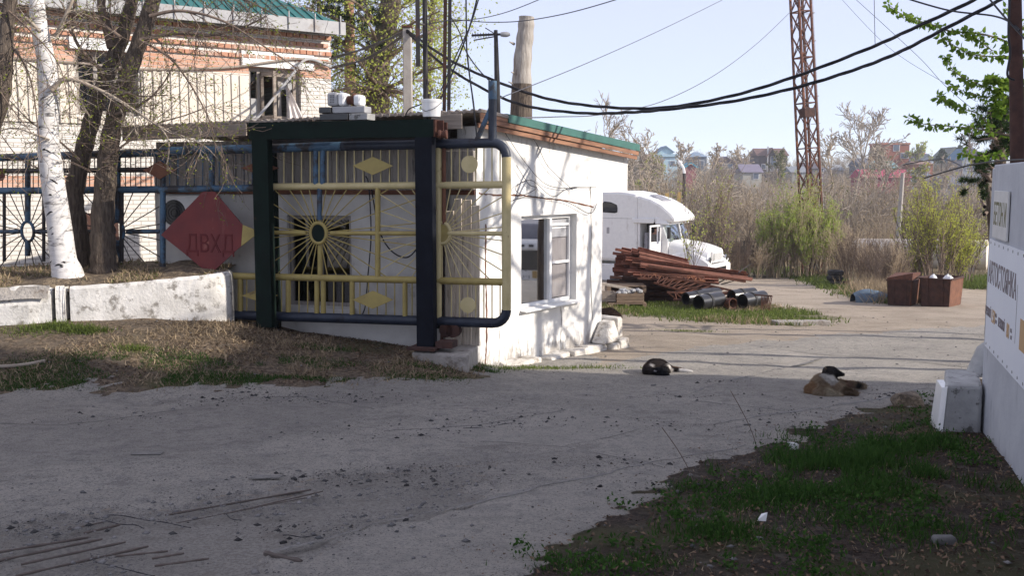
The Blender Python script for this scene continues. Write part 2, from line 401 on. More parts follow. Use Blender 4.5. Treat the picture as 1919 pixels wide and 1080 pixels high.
def tipsA(tips, rg=None, n=None):
    A = np.array([t[0] for t in tips])
    if n and rg is not None: A = A[rg.integers(0, len(A), n)]
    return A
# ================================================================== GROUND
def gpts(pts): return [tuple(G(x, y)[:2]) for x, y in pts]
VERGE = gpts([(760, 1210), (930, 1105), (1010, 1066), (1060, 1030), (1090, 1010), (1160, 975), (1230, 925), (1330, 868), (1480, 826), (1600, 788), (1690, 765), (1760, 740), (1800, 715)]) + [(7, 11.4), (9, 9), (9, 1), (0.6, 2.2)]
LEFTDIRT = gpts([(-200, 738), (0, 736), (250, 724), (400, 717), (560, 724), (700, 714), (820, 716), (905, 700)]) + [(-.4, 13.2), (-1, 16), (-14, 18), (-14, 11.5)]
BROKEN = gpts([(-60, 1000), (60, 975), (170, 965), (330, 955), (480, 915), (600, 895), (760, 880), (900, 872), (880, 950), (700, 990), (520, 1045), (480, 1100), (-60, 1110)])
GRASSMID = gpts([(1125, 562), (1250, 552), (1330, 560), (1440, 573), (1575, 597), (1500, 612), (1400, 608), (1300, 603), (1200, 592), (1125, 588)])
GRASSFAR = gpts([(1370, 503), (1430, 500), (1560, 512), (1600, 545), (1700, 572), (1660, 572), (1560, 545), (1500, 524), (1420, 512)])
GRASSR = gpts([(1780, 520), (1900, 525), (1900, 545), (1800, 541)])
DIRTROAD = gpts([(1130, 690), (1200, 672), (1330, 648), (1560, 628), (1700, 618), (1850, 608)]) + [(30, 30), (30, 62), (-30, 62), (-5, 25), (1, 16)]
def axis(dense, lo, hi, glo, ghi, fac=1.07):
    a = list(np.arange(lo, hi + 1e-6, dense)); st = dense; x = hi
    while x < ghi: st *= fac; x += st; a.append(x)
    st = dense; x = lo; b = []
    while x > glo: st *= fac; x -= st; b.append(x)
    return np.array(b[::-1] + a)
gx = axis(.075, -7.5, 8.0, -390, 390, 1.05); gy = axis(.075, 3.2, 15.0, -40, 520, 1.022)
GXX, GYY = np.meshgrid(gx, gy); Z = gz(GXX, GYY)
nx = GXX + (fbm(GXX * 2.2, GYY * 2.2, 21) - .47) * .85 + (fbm(GXX * 7, GYY * 7, 22) - .47) * .5; ny = GYY + (fbm(GXX * 2.2, GYY * 2.2, 33) - .47) * .85 + (fbm(GXX * 7, GYY * 7, 34) - .47) * .5
mk_v = inpoly(nx, ny, VERGE) & (GXX < 9); mk_l = inpoly(nx, ny, LEFTDIRT); mk_b = inpoly(nx, ny, BROKEN)
mk_g = inpoly(nx, ny, GRASSMID) | inpoly(nx, ny, GRASSFAR) | inpoly(nx, ny, GRASSR)
mk_d = inpoly(nx, ny, DIRTROAD) | (GYY > 25); far = GYY > 46
conc = (~mk_v & ~mk_l & ~mk_d & ~mk_b & ~far).astype(float)
grn = np.clip(mk_g * (.4 + .8 * (fbm(GXX * 1.2, GYY * 1.2, 41) - .2)) + (mk_v | mk_l) * S((fbm(GXX * 1.1, GYY * 1.1, 55) - .50) * 6) * .55, 0, 1)
litter = ((mk_v | mk_l) & ~mk_g).astype(float); brk = mk_b.astype(float)
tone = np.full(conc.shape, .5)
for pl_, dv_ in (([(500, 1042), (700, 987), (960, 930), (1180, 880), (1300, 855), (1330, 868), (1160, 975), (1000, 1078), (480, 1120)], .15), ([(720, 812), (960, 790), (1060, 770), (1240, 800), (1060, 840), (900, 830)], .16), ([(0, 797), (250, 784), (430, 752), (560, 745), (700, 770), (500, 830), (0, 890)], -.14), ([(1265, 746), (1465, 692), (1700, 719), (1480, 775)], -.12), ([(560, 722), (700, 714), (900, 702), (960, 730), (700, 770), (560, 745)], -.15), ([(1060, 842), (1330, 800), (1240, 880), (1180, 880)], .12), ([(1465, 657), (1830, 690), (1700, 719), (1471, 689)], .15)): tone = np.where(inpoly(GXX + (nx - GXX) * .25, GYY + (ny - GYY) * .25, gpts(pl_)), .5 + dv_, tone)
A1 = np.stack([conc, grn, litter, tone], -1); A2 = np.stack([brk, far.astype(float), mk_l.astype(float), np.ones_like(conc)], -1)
Z = Z - .02 * mk_b + .012 * conc * (GYY < 13)
ny_, nx_ = GXX.shape; ii = np.arange(ny_ - 1)[:, None] * nx_ + np.arange(nx_ - 1)[None, :]
gq = np.stack([ii, ii + 1, ii + nx_ + 1, ii + nx_], -1).reshape(-1, 4)
m, t, bs = newmat('ground_mix'); MT['ground_mix'] = m
v = coords(t); at1 = nd(t, 'ShaderNodeVertexColor', layer_name='m1'); at2 = nd(t, 'ShaderNodeVertexColor', layer_name='m2')
s1 = nd(t, 'ShaderNodeSeparateColor'); t.links.new(at1.outputs[0], s1.inputs[0]); s2 = nd(t, 'ShaderNodeSeparateColor'); t.links.new(at2.outputs[0], s2.inputs[0])
n_big = noise(t, v, .9, 8, .65); n_mid = noise(t, v, 6, 8, .7); n_fine = noise(t, v, 45, 6, .75); n_grit = noise(t, v, 160, 3, .8); n_bl = noise(t, v, 13, 7, .75)
dirt = mixc(t, ramp(t, n_big, .35, .68), (.55, .465, .37), (.37, .305, .235)); dirt = mixc(t, ramp(t, n_fine, .51, .60, 0, .8), dirt, (.33, .27, .215)); dirt = mixc(t, ramp(t, n_grit, .54, .62, 0, .7), dirt, (.55, .48, .40))
dirt = mixc(t, ramp(t, n_mid, .55, .7, 0, .7), dirt, (.40, .35, .29))
cn = mixc(t, ramp(t, n_big, .38, .66), (.56, .515, .45), (.43, .395, .345)); cn = mixc(t, ramp(t, n_mid, .48, .66, 0, .8), cn, (.32, .30, .28))
cn = mixc(t, ramp(t, noise(t, v, 2.3, 10, .75), .54, .66, 0, .75), cn, (.27, .245, .22)); cn = mixc(t, ramp(t, n_bl, .52, .62, 0, .6), cn, (.25, .235, .22)); cn = mixc(t, ramp(t, n_fine, .51, .60, 0, .7), cn, (.20, .19, .18)); cn = mixc(t, ramp(t, n_grit, .54, .62, 0, .75), cn, (.60, .58, .55)); cn = mixc(t, ramp(t, noise(t, v, 75, 4, .7), .57, .63, 0, .9), cn, (.08, .078, .076))
gv = mixc(t, ramp(t, n_fine, .42, .58), (.48, .445, .395), (.30, .275, .245)); gv = mixc(t, ramp(t, n_grit, .54, .62), gv, (.52, .50, .47)); gv = mixc(t, ramp(t, n_mid, .5, .66, 0, .6), gv, (.32, .285, .245))
lt = mixc(t, ramp(t, n_fine, .38, .62), (.115, .082, .062), (.042, .032, .027)); lt = mixc(t, ramp(t, n_grit, .56, .64, 0, .6), lt, (.22, .17, .125)); lt = mixc(t, ramp(t, n_mid, .54, .64, 0, .55), lt, (.20, .18, .155)); n_cm = noise(t, v, 17, 6, .75); l2_ = mixc(t, ramp(t, n_cm, .43, .57), (.31, .235, .16), (.10, .075, .055)); l2_ = mixc(t, ramp(t, n_mid, .45, .62, 0, .7), l2_, (.18, .15, .12)); l2_ = mixc(t, ramp(t, n_grit, .54, .62, 0, .6), l2_, (.36, .29, .20)); lt = mixc(t, ramp(t, n_bl, .50, .60, 0, .7), lt, (.03, .024, .021)); lt = mixc(t, s2.outputs[2], lt, l2_)
gn = mixc(t, ramp(t, n_fine, .35, .65), (.085, .11, .03), (.15, .13, .06))
fr = mixc(t, ramp(t, n_mid, .4, .6), (.20, .17, .12), (.13, .125, .07))
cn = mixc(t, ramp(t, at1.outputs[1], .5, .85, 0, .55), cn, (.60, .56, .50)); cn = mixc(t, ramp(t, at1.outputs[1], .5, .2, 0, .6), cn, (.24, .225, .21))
def edge(src, amt=.9):      # ragged edges between surfaces
    a_ = nd(t, 'ShaderNodeMath', operation='MULTIPLY_ADD'); t.links.new(n_bl, a_.inputs[0]); a_.inputs[1].default_value = amt; t.links.new(src, a_.inputs[2]); return ramp(t, a_.outputs[0], .5 + amt * .5 - .10, .5 + amt * .5 + .10)
col = mixc(t, edge(s1.outputs[0]), dirt, cn); col = mixc(t, edge(s2.outputs[0]), col, gv); col = mixc(t, edge(s1.outputs[2]), col, lt); col = mixc(t, s2.outputs[1], col, fr); col = mixc(t, s1.outputs[1], col, gn)
t.links.new(col, bs.inputs['Base Color']); bs.inputs['Roughness'].default_value = .95; bs.inputs['Specular IOR Level'].default_value = .2
ad = nd(t, 'ShaderNodeMath', operation='ADD'); t.links.new(n_fine, ad.inputs[0]); t.links.new(n_grit, ad.inputs[1]); bumpn(t, bs, ad.outputs[0], 1.0, .035)
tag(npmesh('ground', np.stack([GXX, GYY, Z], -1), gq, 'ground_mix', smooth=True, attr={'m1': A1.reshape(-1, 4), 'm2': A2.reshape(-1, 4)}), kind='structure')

# joints between the concrete slabs: strips of packed dirt
rj = np.random.default_rng(5)
def ribbon(mb, px, w):
    q = [G(*p) for p in px]; pts = []
    for a, b in zip(q[:-1], q[1:]):
        n = max(2, int((b - a).length / .07)); pts += [a.lerp(b, i / n) for i in range(n)]
    pts.append(q[-1]); vs = []; fs = []
    for i, p in enumerate(pts):
        d = (pts[min(i + 1, len(pts) - 1)] - pts[max(i - 1, 0)]); d.z = 0; d.normalize(); nn = Vector((-d.y, d.x, 0))
        off = (float(fbm(p.x * 3, p.y * 3, 3)) - .47) * .09 + rj.normal(0, .006); ww = w * max(0.12, 3.6 * (float(fbm(p.x * 2.5, p.y * 2.5, 8)) - .26)) * .5 * rj.uniform(.6, 1.4)
        for sg in (-1, 1):
            c = p + nn * (off + sg * ww); vs.append((c.x, c.y, gzf(c.x, c.y) + .0145))
    fs = [(2 * i, 2 * i + 2, 2 * i + 3, 2 * i + 1) for i in range(len(pts) - 1)]; mb.add(vs, fs)
mb = MB()
for px, w in [(((500, 1042), (700, 987), (960, 930), (1180, 880), (1300, 855), (1400, 838)), .035), (((1265, 746), (1400, 708), (1465, 692), (1562, 669)), .05), (((1465, 657), (1700, 677), (1830, 690)), .035),
              (((1425, 682), (1471, 689), (1640, 697)), .03), (((1330, 800), (1480, 775), (1620, 755), (1740, 730)), .045), (((1293, 755), (1380, 762), (1480, 775)), .03),
              (((0, 797), (120, 800), (250, 784), (330, 772)), .03), (((430, 752), (560, 745), (640, 757), (700, 770)), .045), (((720, 812), (820, 806), (960, 790), (1060, 770)), .03), (((1060, 840), (1240, 800), (1330, 800)), .02), (((900, 830), (1060, 842), (1240, 880)), .02)]:
    ribbon(mb, px, w)
tag(mb.build('road_joints', 'joint_dirt'), kind='structure')

# ================================================================== BRICK BUILDING (behind, left)
BK = Vector(P(622, 235, 21.0)); BK.z = 0
bang = math.atan2(.593, .805); bd = (math.cos(bang), math.sin(bang))
bld = thing('brick_building', 'two storey brick building with white painted courses, orange brick bands and a green hipped roof', 'building', BK, bang)
BF = MATS[bld.name]
def bl(px, py): return onplane(px, py, (BK.x, BK.y), bd)
zt = bl(620, 62)[1]; zb0 = -1.2
def brickmat(name, rules):
    """painted brick wall: colour chosen by height bands (z ranges left bare orange)"""
    m, t, bs = newmat(name); tc = t.nodes.new('ShaderNodeTexCoord'); sp = t.nodes.new('ShaderNodeSeparateXYZ'); t.links.new(tc.outputs['Object'], sp.inputs[0])
    ax = nd(t, 'ShaderNodeMath', operation='ADD'); t.links.new(sp.outputs[0], ax.inputs[0]); t.links.new(sp.outputs[1], ax.inputs[1])
    cb = t.nodes.new('ShaderNodeCombineXYZ'); t.links.new(ax.outputs[0], cb.inputs[0]); t.links.new(sp.outputs[2], cb.inputs[1])
    br = t.nodes.new('ShaderNodeTexBrick'); t.links.new(cb.outputs[0], br.inputs['Vector'])
    br.inputs['Scale'].default_value = 1; br.inputs['Mortar Size'].default_value = .007; br.inputs['Mortar Smooth'].default_value = .2
    br.inputs['Brick Width'].default_value = .26; br.inputs['Row Height'].default_value = .077; br.offset = .5
    for k, c in (('Color1', (.70, .67, .62)), ('Color2', (.60, .57, .52)), ('Mortar', (.33, .30, .27))): br.inputs[k].default_value = c4(c)
    b2 = t.nodes.new('ShaderNodeTexBrick'); t.links.new(cb.outputs[0], b2.inputs['Vector'])
    for k in ('Scale', 'Mortar Size', 'Mortar Smooth', 'Brick Width', 'Row Height'): b2.inputs[k].default_value = br.inputs[k].default_value
    for k, c in (('Color1', (.50, .27, .18)), ('Color2', (.58, .36, .27)), ('Mortar', (.46, .40, .35))): b2.inputs[k].default_value = c4(c)
    zz = sp.outputs[2]; acc = None
    nz = noise(t, coords(t, (1, 1, 1)), 1.4, 4)
    for lo, hi in rules:
        a = nd(t, 'ShaderNodeMath', operation='GREATER_THAN'); t.links.new(zz, a.inputs[0]); a.inputs[1].default_value = lo
        b = nd(t, 'ShaderNodeMath', operation='LESS_THAN'); t.links.new(zz, b.inputs[0]); b.inputs[1].default_value = hi
        c = nd(t, 'ShaderNodeMath', operation='MULTIPLY'); t.links.new(a.outputs[0], c.inputs[0]); t.links.new(b.outputs[0], c.inputs[1])
        if acc is None: acc = c.outputs[0]
        else:
            d = nd(t, 'ShaderNodeMath', operation='MAXIMUM'); t.links.new(acc, d.inputs[0]); t.links.new(c.outputs[0], d.inputs[1]); acc = d.outputs[0]
    col = mixc(t, acc, br.outputs[0], b2.outputs[0])
    col = mixc(t, ramp(t, noise(t, coords(t, (1, 1, 1)), 2.2, 8, .75), .60, .74, 0, .55), col, (.40, .33, .27))
    t.links.new(col, bs.inputs['Base Color']); bs.inputs['Roughness'].default_value = .9
    inv = nd(t, 'ShaderNodeMath', operation='SUBTRACT'); inv.inputs[0].default_value = 1; t.links.new(br.outputs['Fac'], inv.inputs[1]); bumpn(t, bs, inv.outputs[0], .6, .01)
    return m
rowh = .077
def zq(k): return k * rowh
zr = zt - .02
orange_hi = (bl(560, 108)[1] + .0, bl(520, 146)[1])
zo_hi, zo_lo = bl(600, 122)[1], bl(600, 147)[1]
z335a, z335b = bl(250, 330)[1], bl(250, 350)[1]
MT['brick'] = brickmat('brick', [(zo_lo, zo_hi), (z335b, z335a), (zr - .72, zr - .66)])
WIN = (bl(466, 130), bl(565, 232)); wx0, wx1 = WIN[0][0], WIN[1][0]; wz1, wz0 = bl(515, 128)[1], bl(515, 232)[1]
W2 = (bl(140, 95), bl(262, 215)); vx0, vx1 = W2[0][0], W2[1][0]; vz1, vz0 = bl(200, 96)[1], bl(200, 215)[1]
mb = MB(BF)   # front wall with two real window openings, plus the other three walls
XL = -14.0; dp = .32
for x0, x1, z0, z1 in [(XL, vx0, zb0, zt), (vx0, vx1, zb0, vz0), (vx0, vx1, vz1, zt), (vx1, wx0, zb0, zt), (wx0, wx1, zb0, wz0), (wx0, wx1, wz1, zt), (wx1, 0, zb0, zt)]: mb.box(x0, x1, 0, dp, z0, z1)
mb.box(-.32, 0, dp, 4.2, zb0, zt); mb.box(-.32, 0, 6.2, 9, zb0, zt); mb.box(-.32, 0, 4.2, 6.2, zb0, .9); mb.box(XL, XL + .3, dp, 9, zb0, zt)
for x0, x1, z0, z1 in [(XL, -5.2, zb0, zt), (-5.2, -2.2, zb0, 1.2), (-5.2, -2.2, 3.9, zt), (-2.2, -.32, zb0, zt)]: mb.box(x0, x1, 8.7, 9, z0, z1)
mb.build('wall', 'brick', bld)
for k in range(4):     # dentil courses: bare header bricks standing proud of the painted wall
    mb = MB(BF); x = -.005 - .07 * (k % 2); zz = zr - .05 - k * .158
    while x > -9: mb.box(x - .118, x, -.05, -.002, zz - .078, zz); x -= .14
    mb.build('dentil_course', 'brick_orange', bld)
MB(BF).box(XL, 0, .4, 8.6, wz0 - .75, wz0 - .55).build('floor_slab', 'dark_void', bld)
# roof
ez = zt + .02; ov = .42; RZ = ez + 2.6
rf = MB(BF); a0 = (XL - ov, -ov, ez + .12); a1 = (.10, -ov, ez + .12); a2 = (.10, 9 + ov, ez + .12); a3 = (XL - ov, 9 + ov, ez + .12); r0 = (XL + 4.2, 4.5, RZ); r1 = (-4.2, 4.5, RZ)
rf.add([a0, a1, a2, a3, r0, r1], [(0, 1, 5, 4), (1, 2, 5), (2, 3, 4, 5), (3, 0, 4)])
rf.box(XL - ov, .09, -ov + .03, 9 + ov - .03, ez, ez + .118)
nrm = (Vector(r1) - Vector(a1)).normalized()
x = -.3
while x > XL:      # standing corrugation ribs following the slope
    f_top = min(1, max(0, (0.1 - x) / 4.3)); p0 = Vector((x, -ov + .02, ez + .135)); p1 = Vector((x, -ov + (4.5 + ov) * f_top, ez + .135 + (RZ - ez - .12) * f_top)); rf.bar(p0, p1, .05, .03); x -= .19
roof = rf.build('roof', 'teal_roof', bld)
MB(BF).box(XL - ov, .12, -ov - .03, -ov + .0, ez - .10, ez + .15).build('fascia', 'grey_metal', roof)
mbf = MB(BF)
for k in range(26): mbf.bar((-k * .55, -ov - .05, ez - .08), (-k * .55, -ov - .05, ez + .26), .02)
mbf.build('snow_guard', 'grey_metal', roof)
# cream profiled siding
sz1, sz0 = bl(300, 132)[1], bl(300, 236)[1]
sd = MB(BF)
def siding(x0, x1, z0, z1):
    sd.box(x0, x1, -.03, -.004, z0, z1); x = x0 + .04
    while x < x1 - .06: sd.box(x, x + .075, -.055, -.031, z0 + .002, z1 - .002); x += .165
siding(XL, vx0 - .04, sz0, sz1); siding(vx1 + .04, wx0 - .03, sz0, sz1); siding(vx0 - .04, vx1 + .04, sz0, vz0 - .05)
MT['siding'] = pmat('siding', (.70, .64, .55), (.60, .54, .46), scale=3, rough=.6, c3=(.40, .33, .26), s3=3, t3=(.6, .75), st3=(4, 4, .6), bump=.05)
sd.build('siding', 'siding', bld)
# the open casement window on the right
def winframe(x0, x1, z0, z1, mulls, parent_name='window'):
    mb = MB(BF); e = .07
    mb.box(x0, x1, .10, .18, z1 - e, z1); mb.box(x0, x1, .10, .18, z0, z0 + e); mb.box(x0, x0 + e, .10, .18, z0 + e, z1 - e); mb.box(x1 - e, x1, .10, .18, z0 + e, z1 - e)
    for f in mulls: xm = x0 + (x1 - x0) * f; mb.box(xm - .035, xm + .035, .10, .18, z0 + e, z1 - e)
    return mb.build(parent_name, 'slat_wood', bld, bevel=.006)
w1 = winframe(wx0, wx1, wz0, wz1, (.22, .62))
ww = wx1 - wx0; wh = wz1 - wz0
MB(BF).box(wx0 - .15, wx1 + .28, -.045, -.003, wz1 + .01, wz1 + .30).build('lintel', 'white_metal', bld)
MB(BF).box(wx0 - .05, wx1 + .05, -.12, .09, wz0 - .06, wz0 - .005).build('sill', 'white_metal', w1)
mb = MB(BF); xs = wx0 + .26 * ww
for k in range(2):  # casement leaf swung inward / outward
    q0 = Vector((xs, .05, 0)); q1 = Vector((xs + .10 + .5 * k * ww, -.32 + .30 * k, 0))
    for za, zb in ((wz0 + .08, wz0 + .15), (wz1 - .16, wz1 - .09)): mb.bar((q0.x, q0.y, (za + zb) / 2), (q1.x, q1.y, (za + zb) / 2), .05, zb - za)
    for q in (q0, q1): mb.bar((q.x, q.y, wz0 + .08), (q.x, q.y, wz1 - .09), .055)
mb.build('open_sash', 'wood_grey', w1)
MB(BF).box(wx0 + .07, wx0 + .20 * ww, .13, .15, wz0 + .1 + .62 * wh, wz1 - .08).build('pane', 'glass_dark', w1)
MB(BF).box(wx0 + .07, wx0 + .20 * ww, .12, .15, wz0 + .08, wz0 + .45 * wh).build('lower_panel', 'grey_metal', w1)
MB(BF).box(wx0 + .66 * ww, wx1 - .08, .12, .14, wz1 - .36 * wh, wz1 - .08).build('upper_panel', 'grey_metal', w1)
cv = []; cf = []; nn = 14
for i in range(nn):
    h = i / (nn - 1); half = .035 + .17 * (h ** 1.3) * ww; cx = wx1 - .10 - .17 * ww + .10 * math.sin(h * 1.4)
    for k in range(9): a = k / 8 - .5; cv.append((cx + a * 2 * half, .02 - .20 * h + .035 * math.sin(k * 2.1 + h * 3), wz1 - .34 * wh - h * .68 * wh + .05 * (h > .9) * math.sin(k * 1.9)))
for i in range(nn - 1):
    for k in range(8): cf.append((i * 9 + k, i * 9 + k + 1, (i + 1) * 9 + k + 1, (i + 1) * 9 + k))
cu = MB(BF); cu.add(cv, cf); o = cu.build('curtain', 'curtain', w1, smooth=True); sm = o.modifiers.new('thickness', 'SOLIDIFY'); sm.thickness = .006
w2 = winframe(vx0, vx1, vz0, vz1, (.33, .66))
MB(BF).box(vx0 + .07, vx1 - .07, .14, .16, vz0 + .07, vz1 - .07).build('pane', 'glass_dark', w2)
MB(BF).box(vx0 + .08, vx0 + .40 * (vx1 - vx0), .2, .22, vz0 + .08, vz1 - .3).build('curtain', 'white_metal', w2)
MB(BF).box(vx0 - .1, vx1 + .1, -.08, -.003, vz1 + .005, vz1 + .2).build('lintel', 'white_metal', bld)
# dark basement door below the siding, behind the trees
q0 = bl(150, 400); q1 = bl(225, 520); MB(BF).box(q0[0], q1[0], -.04, -.004, q1[1] - .3, q0[1]).build('door', 'rust_dark', bld)
# hose hanging on the facade
def hose(name, pts, r, mat, label, cat='hose'):
    q = [BF @ Vector((bl(x, y)[0], -.07 - dy, bl(x, y)[1])) for x, y, dy in pts]; q = smooth(q)
    return tag(MB().tube(q, r, 8).build(name, mat, None, True, org=q[0]), label, cat)
def smooth(q, n=6):
    out = []
    for i in range(len(q) - 1):
        p0 = q[max(i - 1, 0)]; p1 = q[i]; p2 = q[i + 1]; p3 = q[min(i + 2, len(q) - 1)]
        for k in range(n):
            t = k / n; out.append(.5 * ((2 * p1) + (p2 - p0) * t + (2 * p0 - 5 * p1 + 4 * p2 - p3) * t * t + (3 * p1 - p0 - 3 * p2 + p3) * t ** 3))
    out.append(q[-1]); return out
hose('cable_conduit', [(0, 108, 0), (140, 118, 0), (270, 130, 0), (420, 127, 0), (500, 117, .02), (560, 111, .02), (618, 119, 0)], .022, 'wood_grey', 'thin brown conduit running along the brick facade above the windows', 'conduit')
hose('flexible_hose', [(452, 242, .25), (470, 222, .25), (505, 180, .25), (540, 138, .2), (562, 115, .1), (580, 112, .05), (602, 120, .02), (618, 127, 0)], .028, 'grey_metal', 'pale flexible hose drooping across the open window of the brick building')

# ================================================================== GATE LINE
GA = math.atan2(-.28, .96); G0 = Vector((-1.07, 12.7, 0)); gd = (.96, -.28); gb = Vector((.28, .96, 0))
def gp(px, py, off=0.0):
    p0 = G0 + gb * off; return onplane(px, py, (p0.x, p0.y), gd)
gate = thing('sliding_gate', 'long pipe frame sliding gate with yellow sun ray bars, diamonds and a red rhombus', 'gate', G0, GA)
GF = MATS[gate.name]
def seg(a, b, y=0.0):
    s0, z0 = gp(*a); s1, z1 = gp(*b); return (s0, y, z0), (s1, y, z1)
def gtube(name, a, b, r, mat, y=0.0, n=10): return MB(GF).tube(seg(a, b, y), r, n).build(name, mat, gate, True)
zt_r = gp(880, 268); zt_l = gp(305, 283)
gtube('top_pipe', (300, 284), (640, 274), .058, 'blue_paint'); gtube('top_pipe', (641, 274), (925, 268), .060, 'navy_paint')
s9, _ = gp(949, 400); _, zR = gp(930, 268); _, zB = gp(930, 606); sc_, _ = gp(925, 268)
arc = [(sc_, 0, zR)] + [(s9 - .17 + .17 * math.sin(a), 0, zR - .17 + .17 * math.cos(a)) for a in np.linspace(.0, math.pi / 2, 7)]
MB(GF).tube(arc, .060, 12).build('pipe_bend', 'navy_paint', gate, True)
MB(GF).tube([(s9, 0, zR - .172), (s9, 0, zB + .172)], .058, 12).build('end_post', 'cream_paint', gate, True)
arc = [(s9 - .17 + .17 * math.cos(a), 0, zB + .17 - .17 * math.sin(a)) for a in np.linspace(0, math.pi / 2, 7)]
MB(GF).tube(arc, .062, 12).build('pipe_bend', 'navy_paint', gate, True)
MB(GF).tube([(s9 - .172, 0, zB), (gp(415, 592)[0], 0, gp(415, 590)[1])], .064, 12).build('bottom_pipe', 'navy_paint', gate, True)
gtube('middle_rail', (300, 355), (512, 352), .045, 'blue_paint'); gtube('middle_rail', (513, 350), (945, 346), .045, 'cream_paint')
gtube('lower_rail', (415, 517), (945, 529), .045, 'yellow_paint')
gtube('centre_rail', (513, 436), (574, 436.5), .028, 'yellow_paint'); gtube('centre_rail', (620, 437), (812, 437.5), .028, 'yellow_paint'); gtube('centre_rail', (840, 437.5), (945, 438), .028, 'cream_paint')
for x, y0, y1, r, mt in [(305, 287, 500, .04, 'blue_paint'), (397, 282, 350, .04, 'blue_paint'), (592, 278, 346, .036, 'blue_paint'), (605, 278, 346, .036, 'blue_paint'), (599, 353, 412, .034, 'blue_paint'),
                         (600, 461, 518, .034, 'yellow_paint'), (708, 352, 520, .036, 'yellow_paint'), (451, 523, 583, .034, 'yellow_paint'), (540, 525, 585, .034, 'yellow_paint'), (594, 526, 587, .034, 'yellow_paint'),
                         (606, 526, 587, .034, 'yellow_paint'), (660, 527, 590, .034, 'yellow_paint'), (759, 529, 596, .034, 'yellow_paint'), (822, 272, 606, .040, 'cream_paint'), (832, 272, 420, .026, 'rust_orange')]:
    gtube('upright', (x, y0), (x, y1), r, mt)
def bars(xs, y0, y1, mt, name):
    for x in xs: gtube(name, (x, y0(x)), (x, y1(x)), .0085, mt, 0, 5)
bars(np.arange(318, 480, 15.5), lambda x: 283 - (x - 305) * .02, lambda x: 354, 'blue_paint', 'thin_bar')
bars(np.arange(532, 780, 16.5), lambda x: 276, lambda x: 348, 'cream_paint', 'thin_bar')
bars(np.arange(846, 940, 15.2), lambda x: 270, lambda x: 345, 'cream_paint', 'thin_bar')
bars(np.arange(430, 780, 16.3), lambda x: 520 + (x - 415) * .02, lambda x: 583 + (x - 415) * .04, 'yellow_paint', 'thin_bar')
bars(np.arange(846, 940, 15.2), lambda x: 528, lambda x: 604, 'cream_paint', 'thin_bar')
def sunwheel(cx, cy, r, rect, nang, mt, hubmat, ry=None):
    sC, zC = gp(cx, cy); rr = r; x0, x1, y0, y1 = rect
    sl, sr = gp(x0, cy)[0], gp(x1, cy)[0]; zt_, zb_ = gp(cx, y0)[1], gp(cx, y1)[1]
    ring = [(sC + rr * math.cos(a), 0, zC + rr * 1.18 * math.sin(a)) for a in np.linspace(0, 2 * math.pi, 25)]
    hub = MB(GF).tube(ring, .024, 8, False).build('hub_ring', mt, gate, True)
    MB(GF).lathe([(0, -.012), (rr, -.012), (rr, .012), (0, .012)], (sC, 0, zC), (0, 1, 0), 24).build('hub_disc', hubmat, hub)
    for k in range(nang):
        a = (k + .5) * 2 * math.pi / nang; ca, sa = math.cos(a), math.sin(a); tt = 1e9
        if ca > 1e-6: tt = min(tt, (sr - sC) / ca)
        if ca < -1e-6: tt = min(tt, (sl - sC) / ca)
        if sa > 1e-6: tt = min(tt, (zt_ - zC) / sa)
        if sa < -1e-6: tt = min(tt, (zb_ - zC) / sa)
        if tt > rr * 1.5: MB(GF).tube([(sC + rr * 1.1 * ca, .0, zC + rr * 1.1 * sa), (sC + tt * ca, 0, zC + tt * sa)], .0075, 5).build('ray_bar', mt, gate)
sunwheel(597, 437, .112, (512, 783, 350, 521), 30, 'yellow_paint', 'dark_green_paint')
sunwheel(828, 437, .112, (710, 945, 348, 527), 30, 'cream_paint', 'yellow_paint')
def plate(pts, mat, name, par=gate, y0=-.075, th=.012):
    q = [gp(x, y) for x, y in pts]; return MB(GF).prism([(s, y0, z) for s, z in q], (0, th, 0)).build(name, mat, par)
for cx, cy, w, h, mt in [(703, 311, 38, 17, 'yellow_paint'), (703, 561, 38, 17, 'yellow_paint'), (492, 553, 34, 12, 'yellow_paint'), (492, 315, 36, 13, 'rust_orange'), (305, 319, 31, 17, 'rust_orange')]:
    plate([(cx - w, cy), (cx, cy + h), (cx + w, cy), (cx, cy - h)], mt, 'diamond_plate')
for cx, cy, r in [(883, 308, 16), (880, 571, 15)]:
    s, z = gp(cx, cy); rr = r * 12.6 / F; MB(GF).lathe([(0, -.07), (rr, -.07), (rr, -.058), (0, -.058)], (s, 0, z), (0, 1, 0), 24).build('disc_plate', 'cream_paint', gate)
rd = plate([(308, 440), (352, 475), (388, 505), (408, 506), (457, 461), (460, 421), (408, 359), (386, 359)], 'red_paint', 'rhombus_plate')
plate([(457.5, 461), (485, 440), (486, 431), (460.5, 421)], 'yellow_paint', 'yellow_corner', rd); plate([(389, 506), (404, 513), (409, 507)], 'yellow_paint', 'yellow_tip', rd)
mt_ = MT['rhombus_ink'] = pmat('rhombus_ink', (.13, .022, .022), (.10, .018, .018), bump=.1)
p0 = GF @ Vector((gp(356, 479)[0], -.077, gp(356, 479)[1])); p1 = GF @ Vector((gp(445, 481)[0], -.077, gp(445, 481)[1]))
textmesh('ДВХД', .30, (p1 - p0).length, p0, p1 - p0, (0, 0, 1), 'rhombus_ink', rd, 'raised_letters', .004)
# blue stub post with brace on the top pipe
MB(GF).tube(seg((923, 266), (923, 152)), .052, 12).build('stub_post', 'navy_paint', gate, True)
MB(GF).tube(seg((923, 186), (923, 151.5)), .0535, 12).build('stub_cap', 'blue_paint', gate, True)
MB(GF).bar(*seg((892, 266), (920, 203)), .05).build('brace', 'blue_paint', gate)

